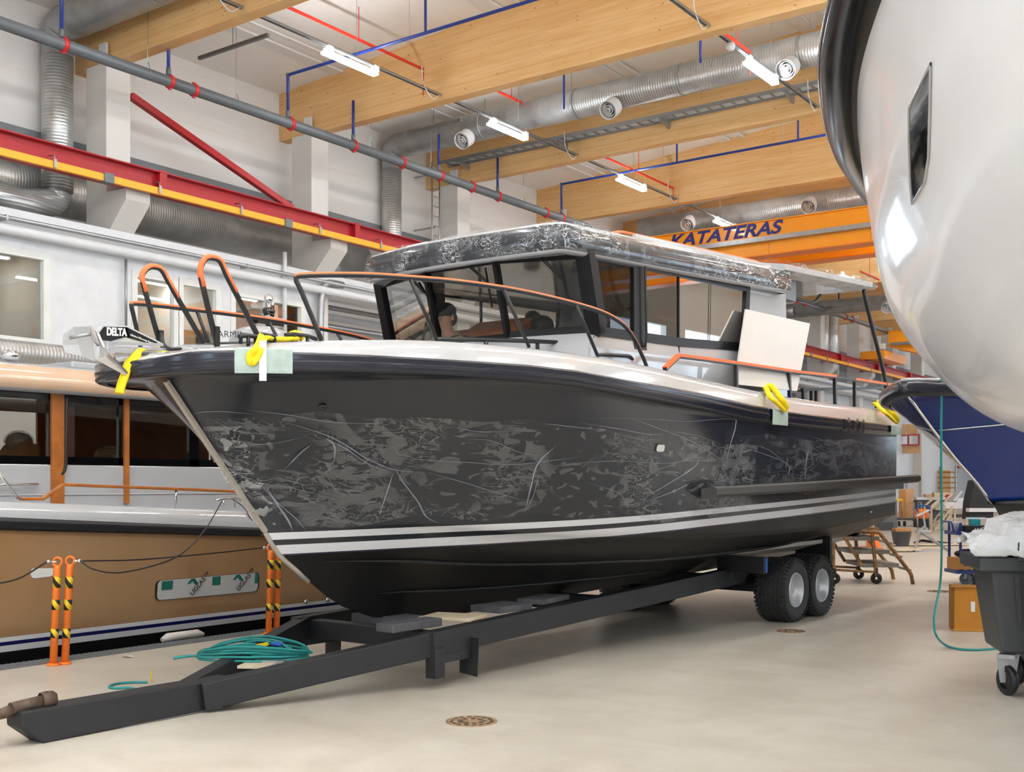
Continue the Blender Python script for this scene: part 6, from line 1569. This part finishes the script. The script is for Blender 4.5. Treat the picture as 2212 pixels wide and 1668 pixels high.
# tall cardboard box
cf, cl_ = aH(2093, 1369, 0), aH(2061, 1363, 0)
ztop = aZ(2061, 1268, (cl_-E0).dot(Vector((-SN, CS, 0)))).z
ex_ = (cf-cl_); ex_.normalize(); ex_ = Vector((CS*.93+SN*.2, SN*.93-CS*.2, 0)); ey_ = Vector((-ex_.y, ex_.x, 0))
t = thing('cardboard_box', 'tall orange brown cardboard box standing behind the bin', 'box', cl_)
g = MB(); g.prism([cl_+Vector((0, 0, .0)), cl_+ex_*.46, cl_+ex_*.46+ey_*.4, cl_+ey_*.4], (0, 0, ztop)); g.build('carton', M['box_orange'], t, bevel=.008)
g = MB(); top = Vector((0, 0, ztop+.002)); g.add([cl_+top-ex_*.05-ey_*.04, cl_+top+ex_*.5-ey_*.02, cl_+top+ex_*.48+ey_*.2, cl_+top-ex_*.0+ey_*.2], [(0, 1, 2, 3)]); g.build('flap', M['box_orange'], t, solid=.006); g = MB(); g.add([cl_-ex_*.03-ey_*.03+Vector((0, 0, .004)), cl_+ex_*.48-ey_*.03+Vector((0, 0, .004)), cl_+ex_*.48+Vector((0, 0, .03)), cl_+Vector((0, 0, .03))], [(0, 1, 2, 3)]); g.build('flap', M['box_orange'], t, solid=.006)
g = MB(); q = cl_+ex_*.22-ey_*.006+Vector((0, 0, ztop*.56)); g.prism([q+ex_*a+Vector((0, 0, z)) for a, z in ((-.025, -.06), (.025, -.06), (.025, .06), (-.025, .06))], ey_*-.003); g.build('paper_label', M['tape_white'], t)
# teal hose hanging from above to the bin
Zh = 12.2
hp_ = [aZ(x, y, z) for x, y, z in ((2034, 812, 12.0), (2033, 950, 12.0), (2034, 1100, 12.1), (2034, 1200, 12.2), (2031, 1260, 12.3), (2022, 1310, 12.2), (2018, 1340, 12.0), (2022, 1372, 11.8))]
hp_ += [aH(2040, 1392, .03), aH(2065, 1401, .015), aH(2100, 1404, .012), aH(2140, 1402, .012), aH(2170, 1398, .012)]
hp_ = [aZ(2033, 760, 11.9), ]+hp_
b = MB(); b.tube(smooth_path(hp_, 8), .012, 8); b.tube([hp_[0], Vector((hp_[0].x, hp_[0].y, 10))], .012, 8); tag(b.build('air_hose', M['teal_hose']), 'teal air hose hanging down in front of the blue boat to the floor', 'hose')
# rolling step stand
sx = aH(1972, 1262, 0); s2 = aH(1893, 1266, 0); s3 = aH(1802, 1256, 0)
stt = thing('step_stand', 'rusty rolling steel step stand under the stern of the dark boat', 'step stand', s2)
Zs = (sx-E0).dot(Vector((-SN, CS, 0)))
V = lambda px, py, dz=0: aZ(px, py, Zs+dz)
back = 1.0
g = MB(); 
for dz in (0, back):
    d = Vector((-SN, CS, 0))*dz
    pts = [V(1972, 1262), V(1968, 1240), V(1899, 1150), V(1812, 1145)]
    g.tube(round_path([p_+d for p_ in pts], .05), .035, 8)
    g.bar(V(1884, 1148)+d, V(1893, 1245)+d, .05, .05); g.bar(V(1800, 1148)+d, V(1800, 1245)+d, .05, .05); g.bar(V(1818, 1150)+d, V(1862, 1222)+d, .05, .05)
    g.bar(V(1800, 1231)+d, V(1893, 1236)+d, .04, .04)
g.build('frame', M['rusty_frame'], stt)
for (x0, y0, x1) in ((1822, 1168, 1900), (1843, 1197, 1922), (1864, 1226, 1942)):
    g = MB(); a = V(x0, y0); c = V(x1, y0+5); c.z = a.z; d = Vector((-SN, CS, 0)); g.prism([a, c, c+Vector((0, 0, .07)), a+Vector((0, 0, .07))], d*back); g.bar(c, V(x1+26, y0+7), .04, .04); g.bar(c+d*back, V(x1+26, y0+7)+d*back, .04, .04); g.build('tread', M['tread_grey'], stt)
g = MB(); a = V(1808, 1146); c = V(1900, 1149); c.z = a.z; g.prism([a, c, c+Vector((0, 0, .05)), a+Vector((0, 0, .05))], Vector((-SN, CS, 0))*back); g.build('platform', M['rusty_frame'], stt)
for px, py in ((1893, 1258), (1803, 1250)):
    p = V(px, py); p.z = .1; d = Vector((-SN, CS, 0))
    for q in (0, back): g = MB(); a_ = Vector((CS, SN, 0))*.6+d*.8; g.lathe([(.03, -.025), (.095, -.025), (.1, 0), (.095, .025), (.03, .025)], p+d*q, a_, 18); g.box(p+d*q+Vector((0, 0, .12)), (.05, .05, .12)); g.build('caster', M['rubber'], stt)
for i, px in enumerate((1851, 1862)):
    p = V(px, 1163); b = MB(); b.ball(p+Vector((0, 0, .04))+Vector((-SN, CS, 0))*.3, .13, (.5, 1, .42)); tag(b.build('work_shoe', M['rubber']), ['left', 'right'][i]+' one of two dark shoes standing on the step stand', 'shoe', 'shoes on the step stand')
# ================================================================== BACKGROUND CLUTTER
DV = Vector((-SN, CS, 0)); RV = Vector((CS, SN, 0))
def dep(px, py): return (aH(px, py, 0)-E0).dot(DV)
def bx3(b, px0, py0, px1, py1, Z, depth, m=0):
    """upright box seen between two image corners at depth Z"""
    if py1 == 'floor': py1 = HYP+EYE*FPX/Z
    a = aZ(px0, py1, Z); c = aZ(px1, py0, Z); w = (c-a).dot(RV)
    P_ = [a, a+RV*w, a+RV*w+DV*depth, a+DV*depth]; b.prism(P_, (0, 0, c.z-a.z), m); return b
# blue trolley with tools
Zc = dep(2088, 1264)
t = thing('tool_trolley', 'blue steel trolley with tools on two shelves behind the grey bin', 'trolley', aZ(2110, 1264, Zc))
cz_ = lambda px, py, d=0: aZ(px, py, Zc)+DV*d
for nm, y in (('upper_shelf', 1156), ('lower_shelf', 1240)):
    g = MB(); a, c = cz_(2066, y), cz_(2190, y); g.prism([a, c, c+DV*.55, a+DV*.55], (0, 0, .06)); g.build(nm, M['cart_blue'], t)
for px in (2076, 2185):
    for d in (.02, .52): g = MB(); g.bar(cz_(px, 1240, d), cz_(px, 1130, d), .04, .04); g.build('post', M['cart_blue'], t)
g = MB(); g.tube(round_path([cz_(2060, 1150), cz_(2056, 1128), cz_(2056, 1128, .5), cz_(2060, 1150, .5)], .06), .016, 8); g.build('push_handle', M['cart_blue'], t)
for px, d in ((2088, .05), (2112, .4), (2180, .05)):
    p = cz_(px, 1264, d); p.z = .1; g = MB(); a_ = (RV*.3+DV*.9).normalized(); g.lathe([(.04, -.03), (.09, -.03), (.1, -.015), (.1, .015), (.09, .03), (.04, .03)], p, a_, 22); w = g.build('caster_wheel', M['caster'], t)
    g = MB(); g.box(p+Vector((0, 0, .1)), (.06, .07, .2)); g.build('caster_fork', M['galv'], t)
b = MB(); bx3(b, 2086, 1136, 2148, 1155, Zc, .35); tb_ = b.build('tool_case', M['black_matte'], bevel=.01); tag(tb_, 'black tool case with white lettering on top of the blue trolley', 'tool case')
o_ = aZ(2106, 1150, Zc)-DV*.005; text('WÜRTH', o_, RV, (0, 0, 1), .1, M['text_white'], 'lettering', tb_, bold=.003)
g = MB(); o_ = aZ(2098, 1147, Zc)-DV*.006; g.add([o_+RV*a+Vector((0, 0, c)) for a, c in ((0, 0), (.03, -.02), (.06, 0), (.04, .03))], [(0, 1, 2, 3)]); g.build('logo_mark', M['red_plain'], tb_)
p = aZ(2075, 1150, Zc)+DV*.25; b = MB(); b.lathe([(.001, 0), (.075, 0), (.08, .16), (.085, .17), (.001, .17)], p, (0, 0, 1), 20); tag(b.build('bucket', M['white_paint']), 'white plastic tub on the blue trolley', 'tub')
b = MB(); bx3(b, 2102, 1122, 2118, 1136, Zc+.1, .2); tag(b.build('small_box', M['teal_box']), 'teal box on the black tool case', 'box')
b = MB(); bx3(b, 2088, 1118, 2130, 1122, Zc+.3, .05); tag(b.build('tube_light', M['white_paint']), 'white strip lying over the tools on the trolley', 'strip')
b = MB(); bx3(b, 2060, 1205, 2112, 1230, Zc-.05, .3); tag(b.build('cardboard_box', M['card']), 'long cardboard box on the lower trolley shelf', 'box')
p = aZ(2085, 1222, Zc)-DV*.1; b = MB(); b.cyl(p, p+Vector((0, 0, .13)), .05, 16); tag(b.build('metal_can', M['wood_grey']), 'dark can on the lower trolley shelf', 'can')
b = MB(); rnd = random.Random(4)
for k in range(8): p = aZ(2086+rnd.random()*26, 1205-rnd.random()*16, Zc)+DV*rnd.random()*.3; b.ball(p, .05+.03*rnd.random(), (1.4, 1, .8), 8, 6)
tag(b.build('cable_bundle', M['black_matte']), 'tangle of black cables on the trolley', 'cable')
# plywood sheets on a wire trolley
Zp = dep(1940, 1137)
t = thing('sheet_trolley', 'grey wire trolley carrying upright plywood sheets far behind the stern', 'trolley', aZ(1962, 1137, Zp))
g = MB(); a, c = aZ(1934, 1124, Zp), aZ(1984, 1124, Zp); g.prism([a, c, c+DV*1.2, a+DV*1.2], (0, 0, .08)); g.build('deck', M['wood_grey'], t)
for px in (1936, 1949, 1974, 1990):
    g = MB(); a = aZ(px, 1124, Zp); g.tube(round_path([a, aZ(px, 1086, Zp), aZ(px+10, 1086, Zp)+DV*.9, aZ(px+10, 1124, Zp)+DV*.9], .1), .025, 6); g.build('hoop', M['galv'], t)
for px in (1942, 1954, 1976): p = aZ(px, 1137, Zp); g = MB(); p.z = .11; g.lathe([(.03, -.03), (.11, -.03), (.11, .03), (.03, .03)], p, RV, 14); g.build('caster', M['rubber'], t)
for i, (x0, x1, xt0, xt1, yt, mk) in enumerate(((1946, 1962, 1947, 1962, 1058, 'card'), (1955, 1978, 1966, 1984, 1056, 'card_light'), (1962, 1986, 1972, 1984, 1095, 'plywood'))):
    b = MB(); P_ = [aZ(x0, 1122, Zp)+DV*(.2+.2*i), aZ(x1, 1122, Zp)+DV*(.2+.2*i), aZ(xt1, yt, Zp)+DV*(.3+.2*i), aZ(xt0, yt, Zp)+DV*(.3+.2*i)]; b.prism(P_, DV*.03)
    tag(b.build('plywood_sheet', M[mk]), ['brown plywood sheet at the left of the wire trolley', 'tall wavy topped plywood sheet on the wire trolley', 'low pale plywood sheet at the right of the wire trolley'][i], 'sheet', 'sheets on the wire trolley')
# plastic crate and grey cabinet under the stern
Zk = dep(1912, 1146); b = MB(); bx3(b, 1898, 1128, 1931, 1146, Zk, .5); tag(b.build('plastic_crate', M['bin_grey'], bevel=.02), 'dark grey plastic crate on the floor under the stern', 'crate')
b = MB(); bx3(b, 1906, 1080, 1938, 'floor', Zk+1.5, .6); tag(b.build('grey_cabinet', M['grey_panel']), 'grey cabinet behind the plastic crate', 'cabinet')
b = MB(); bx3(b, 1932, 1078, 1950, 1082, Zk+1.6, .6); tag(b.build('yellow_lid', M['yellow']), 'yellow lid beside the grey cabinet', 'lid')
# wire basket with boxes
Zb = dep(1946, 1180); p = aZ(1947, 1180, Zb)
b = MB(); b.lathe([(.2, 0), (.27, .4), (.29, .42), (.27, .42), (.19, .02), (.001, .02)], p, (0, 0, 1), 16); tag(b.build('basket', M['bin_grey']), 'dark plastic basket on the floor beyond the step stand', 'basket')
for i, (x0, y0, x1, y1, mk) in enumerate(((1934, 1142, 1969, 1160, 'card'), (1928, 1152, 1948, 1165, 'white_paint'))):
    b = MB(); bx3(b, x0, y0, x1, y1, Zb-.1+.25*i, .3); tag(b.build('cardboard_box' if i == 0 else 'foam_box', M[mk], bevel=.01), ['open cardboard box in the floor basket', 'white foam piece in the floor basket'][i], 'box')
# blue handled cart, orange sack
Zh_ = dep(1992, 1150)
t = thing('hand_cart', 'small cart with blue tube handle and orange load in the far workshop', 'cart', aZ(1994, 1150, Zh_))
g = MB(); g.tube(round_path([aZ(1981, 1105, Zh_), aZ(1982, 1092, Zh_), aZ(2008, 1093, Zh_), aZ(2008, 1108, Zh_)], .1), .03, 8); g.build('handle', M['blue_plain'], t)
g = MB(); g.tube([aZ(1981, 1105, Zh_), aZ(1983, 1148, Zh_)], .025, 6); g.tube([aZ(2008, 1108, Zh_), aZ(2008, 1148, Zh_)], .025, 6); g.build('leg', M['galv'], t)
g = MB(); bx3(g, 1984, 1100, 2008, 1122, Zh_+.3, .5); g.build('load', M['orange_plastic'], t, bevel=.08)
g = MB(); bx3(g, 1984, 1123, 2008, 1140, Zh_+.3, .5); g.build('tray', M['black_matte'], t)
g = MB(); g.bar(aZ(1979, 1115, Zh_-.2), aZ(2006, 1102, Zh_-.2), .2, .05); g.build('arm_rest', M['white_paint'], t)
g = MB(); g.bar(aZ(1994, 1112, Zh_-.2), aZ(1998, 1135, Zh_-.2), .06, .06); g.bar(aZ(1998, 1135, Zh_-.2), aZ(1985, 1149, Zh_-.2), .05, .05); g.bar(aZ(1998, 1135, Zh_-.2), aZ(2003, 1150, Zh_-.2), .05, .05); g.build('stand', M['galv'], t)
# steel trestle on the floor
Zt = dep(1975, 1192)
t = thing('steel_trestle', 'low galvanised triangular steel trestle on the floor left of the hose', 'trestle', aZ(2020, 1195, Zt))
for (x0, y0, d0), (x1, y1, d1) in (((1975, 1190, 0), (2012, 1152, .8)), ((2012, 1152, .8), (2052, 1192, 0)), ((1975, 1191, 0), (2052, 1195, 0)), ((2005, 1150, .8), (2040, 1151, 1.0)), ((2012, 1153, .8), (2066, 1172, 1.6)), ((2052, 1195, 0), (2066, 1195, .3))):
    g = MB(); g.bar(aZ(x0, y0, Zt)+DV*d0, aZ(x1, y1, Zt)+DV*d1, .06, .06); g.build('tube', M['galv'], t)
# planks and a hose on the floor
for i, (px, py, L_, mk) in enumerate(((1985, 1184, 1.6, 'plywood'), (2005, 1176, 2.2, 'plywood'), (1955, 1187, .7, 'plywood'))):
    p = aH(px, py, .02+.02*i); b = MB(); b.box(p, (L_, .4, .03), Matrix.Rotation(PHI+.1*i, 3, 'Z')); tag(b.build('floor_plank', M[mk]), ['plank on the floor behind the trestle, nearest', 'longest plank on the floor behind the trestle', 'short offcut on the floor by the basket'][i], 'plank')
b = MB(); b.tube(smooth_path([aH(1976, 1173, .03), aH(1990, 1168, .05), aH(2010, 1170, .05), aH(2030, 1172, .03), aH(2058, 1176, .03)], 6), .04, 6); tag(b.build('black_hose', M['black_matte']), 'black hose lying behind the steel trestle', 'hose')
# platform ladder
Zl = dep(2014, 1146)
t = thing('platform_ladder', 'cream platform ladder behind the hanging teal hose', 'ladder', aZ(2030, 1146, Zl))
for (x0, y0), (x1, y1) in (((2012, 1146), (2012, 1094)), ((2012, 1094), (2044, 1066)), ((2018, 1146), (2058, 1094)), ((2028, 1100), (2058, 1064)), ((2054, 1100), (2054, 1146)), ((2030, 1146), (2056, 1108)), ((2044, 1066), (2060, 1066))):
    g = MB(); g.bar(aZ(x0, y0, Zl), aZ(x1, y1, Zl), .06, .06); g.bar(aZ(x0, y0, Zl)+DV*.7, aZ(x1, y1, Zl)+DV*.7, .06, .06); g.build('frame_tube', M['plywood'], t)
for k in range(4): g = MB(); x, y = 2018+k*9, 1140-k*12; a = aZ(x, y, Zl); g.prism([a, a+RV*.25, a+RV*.25+DV*.7, a+DV*.7], (0, 0, .03)); g.build('tread', M['plywood'], t)
# white work table, dark boat moulding
Zw = dep(2060, 1140)
t = thing('work_table', 'white work table with steel legs beyond the blue bow', 'table', aZ(2065, 1140, Zw))
g = MB(); bx3(g, 2040, 1085, 2096, 1099, Zw, 1.0); g.build('tabletop', M['white_paint'], t)
for px in (2055, 2066, 2090):
    g = MB(); g.bar(aZ(px, 1099, Zw)+DV*.2, aZ(px+1, 1140, Zw)+DV*.2, .07, .07); g.build('leg', M['plywood'], t)
g = MB(); bx3(g, 2054, 1112, 2098, 1118, Zw+.2, .6); g.build('shelf', M['wood_grey'], t)
b = MB(); bx3(b, 2066, 1076, 2092, 1086, Zw+.2, .4); tag(b.build('sink_moulding', M['white_paint'], bevel=.02), 'white moulding standing on the work table', 'moulding')
b = MB(); b.prism([aZ(x, y, Zw) for x, y in ((2058, 1082), (2064, 1083), (2081, 1062), (2076, 1060))], DV*.5); tag(b.build('grey_moulding', M['silver_panel']), 'grey tilted moulding behind the work table', 'moulding')
Zd = Zw-6
b = MB(); b.prism([aZ(x, y, Zd) for x, y in ((2093, 1122), (2095, 1086), (2106, 1038), (2128, 1034), (2146, 1090), (2146, 1122))], DV*.6); tag(b.build('boat_moulding', M['black_matte']), 'dark grey boat moulding standing under the blue bow', 'moulding')
b = MB(); bx3(b, 2094, 1098, 2160, 1106, Zd-.4, .3); tag(b.build('white_beam', M['white_paint']), 'white bar across the foot of the dark moulding', 'bar')
b = MB(); bx3(b, 2104, 1022, 2122, 1036, Zd+.1, .3); tag(b.build('white_box', M['white_paint'], bevel=.02), 'white box on top of the dark moulding', 'box')
# dark bench with white top behind the trolleys
Zn = Zp+6
t = thing('workbench', 'dark workbench with white top in the far workshop', 'bench', aZ(2010, 1110, Zn))
g = MB(); bx3(g, 1984, 1080, 2044, 'floor', Zn, .8); g.build('body', M['bin_grey'], t)
g = MB(); bx3(g, 1980, 1074, 2046, 1080, Zn-.1, 1.0); g.build('worktop', M['white_paint'], t)
for i, (x0, y0, x1, y1, mk, nm, lab) in enumerate(((2000, 1068, 2014, 1074, 'card_light', 'parts_box', 'low carton on the dark workbench'), (2018, 1064, 2030, 1074, 'plywood', 'parts_box', 'pale carton on the dark workbench, right'), (2046, 1068, 2052, 1082, 'red_plain', 'red_can', 'red can at the end of the workbench'), (2022, 1090, 2042, 1102, 'plywood', 'parts_box', 'pale box in front of the workbench'))):
    b = MB(); bx3(b, x0, y0, x1, y1, Zn-.2 if y1 < 1085 else Zn-.6, .3); tag(b.build(nm, M[mk]), lab, 'box' if 'box' in nm else 'can')
# panels and doors leaning along the left wall, far end
WX2 = -21.4
for i, (x0, y0, x1, y1, mk, nm, lab, cat) in enumerate(((1949, 916, 1982, 938, 'card_light', 'wall_board', 'brown sheet high on the far wall above the red frame', 'board'), (1950, 962, 1988, 980, 'card_light', 'wall_board', 'brown sheet under the red window frame on the far wall', 'board'),
        (1960, 1028, 1984, 1058, 'white_paint', 'leaning_door', 'white panel leaning on the far wall', 'panel'), (1968, 1034, 1981, 1056, 'text_green', 'green_notice', 'dark green notice on the leaning panel', 'notice'), (1988, 1022, 1996, 1074, 'card', 'leaning_plank', 'brown plank leaning on the white column', 'plank'),
        (2026, 1016, 2054, 1066, 'card_light', 'leaning_sheet', 'plywood sheet leaning beyond the ladder', 'sheet'))):
    p = aX(x0, y1, WX2); Z_ = (p-E0).dot(DV); b = MB(); bx3(b, x0, y0, x1, 'floor' if 'leaning' in nm else y1, Z_-(.12 if nm == 'green_notice' else 0), .06); tag(b.build(nm, M[mk]), lab, cat)
t = thing('red_window_frame', 'red steel frame on the far wall between brown sheets', 'frame', aX(1968, 962, WX2))
p = aX(1950, 960, WX2); Z_ = (p-E0).dot(DV)-.1; g = MB()
for (x0, y0), (x1, y1) in (((1948, 941), (1986, 939)), ((1948, 962), (1986, 961)), ((1962, 941), (1962, 962)), ((1985, 939), (1985, 961))): g.bar(aZ(x0, y0, Z_), aZ(x1, y1, Z_), .1, .1, tuple(DV))
g.build('bar', M['steel_red'], t)
# storage mezzanine at the far end
mz = 84.0
b = MB(); z0 = aY(2050, 990, mz).z; b.box2((-20.9, mz, z0-.25), (-10, 94.9, z0)); struct(b.build('trim_4', M['white_paint']), 'white edge of the far storage mezzanine')
t = thing('mezzanine_railing', 'thin railing of the far storage mezzanine seen past the blue bow', 'railing', (-15, mz, z0))
for k in range(22): g = MB(); x = -20.8+k*.5; g.cyl((x, mz, z0), (x, mz, z0+1.0), .025, 6); g.build('baluster', M['galv'], t)
g = MB(); g.cyl((-20.8, mz, z0+1), (-10, mz, z0+1), .03, 8); g.build('handrail', M['galv'], t)
for i, (px, py, w, h, mk) in enumerate(((2026, 955, .5, 2.2, 'card_light'), (2040, 960, .35, 2.3, 'white_paint'), (2058, 965, .3, 1.8, 'steel_red'), (2074, 970, .3, 1.5, 'steel_red'))):
    p = aY(px, 990, mz+1); p.x = max(p.x, -20.6+.6*i); b = MB(); b.box((p.x, p.y, z0+h/2), (w, .3, h)); tag(b.build('stored_panel', M[mk]), ['pale brown roll', 'white roll', 'tall red frame', 'short red frame'][i]+' stored on the far mezzanine', 'panel')
for i, px in enumerate((2028, 2050, 2098)):
    p = aY(px, 1004, mz-.1); p.x = max(p.x, -20.6+1.5*i); b = MB(); b.box(p, (1.2, .1, .55)); tag(b.build('red_shutter', M['steel_red']), ['left', 'middle', 'right'][i]+' red panel under the far mezzanine', 'panel')
# timber rack with stacked battens
p = aX(2046, 1040, -19); t = thing('timber_rack', 'rack of stacked timber ends by the far white column', 'rack', (p.x, p.y, 0))
for k in range(6):
    g = MB(); z = .8+k*.32
    for q in range(5): g.box((p.x+q*.16-.3, p.y, z+.05), (.13, 1.6, .09))
    g.build('timber', M['card'], t)
g = MB()
for q in (-.45, .5): g.box((p.x+q, p.y, 1.4), (.08, .08, 2.8))
g.build('upright', M['galv'], t)

Zo = dep(1892, 1186)
t = thing('pallet_truck', 'orange lifting truck on the floor behind the step stand', 'truck', aZ(1890, 1186, Zo))
g = MB(); g.prism([aZ(x, y, Zo) for x, y in ((1884, 1184), (1884, 1150), (1893, 1150), (1902, 1178), (1902, 1184))], DV*.5); g.build('body', M['orange_plastic'], t)
g = MB()
for d in (0, .45): a = aZ(1862, 1185, Zo)+DV*d; c = aZ(1906, 1185, Zo)+DV*d; g.bar(a, c, .12, .07)
g.build('fork', M['orange_plastic'], t)

# parts that look different from the rest of their thing
PART = {'protective_tape': 'orange protective tape on a black rail', 'wrap_film': 'clear wrinkled wrapping film', 'roof_film': 'shiny crumpled film round the roof edge', 'canopy_film': 'clear film over the canopy edge',
        'stem_strip': 'beige strip down the stem', 'rim': 'silver wheel rim', 'teak_rail': 'varnished teak handrail', 'coupling': 'red pipe coupling', 'hazard_band': 'yellow and black hazard tape', 'edge_sheen': 'blue sheen painted on the outrigger end',
        'fender': 'black rubber fender', 'bunched_film': 'white bunched film along the stem', 'radar_dome': 'white radar dome', 'dashboard': 'brown wooden dashboard', 'cover_film': 'printed protective film', 'cap': 'dark cap', 'shirt': 'grey shirt'}
for o in bpy.data.objects:
    k = o.name.split('.')[0]
    if o.parent is not None and k in PART and not (k == 'rim' and o.parent.name.startswith('waste_bin')): o['label'] = PART[k]
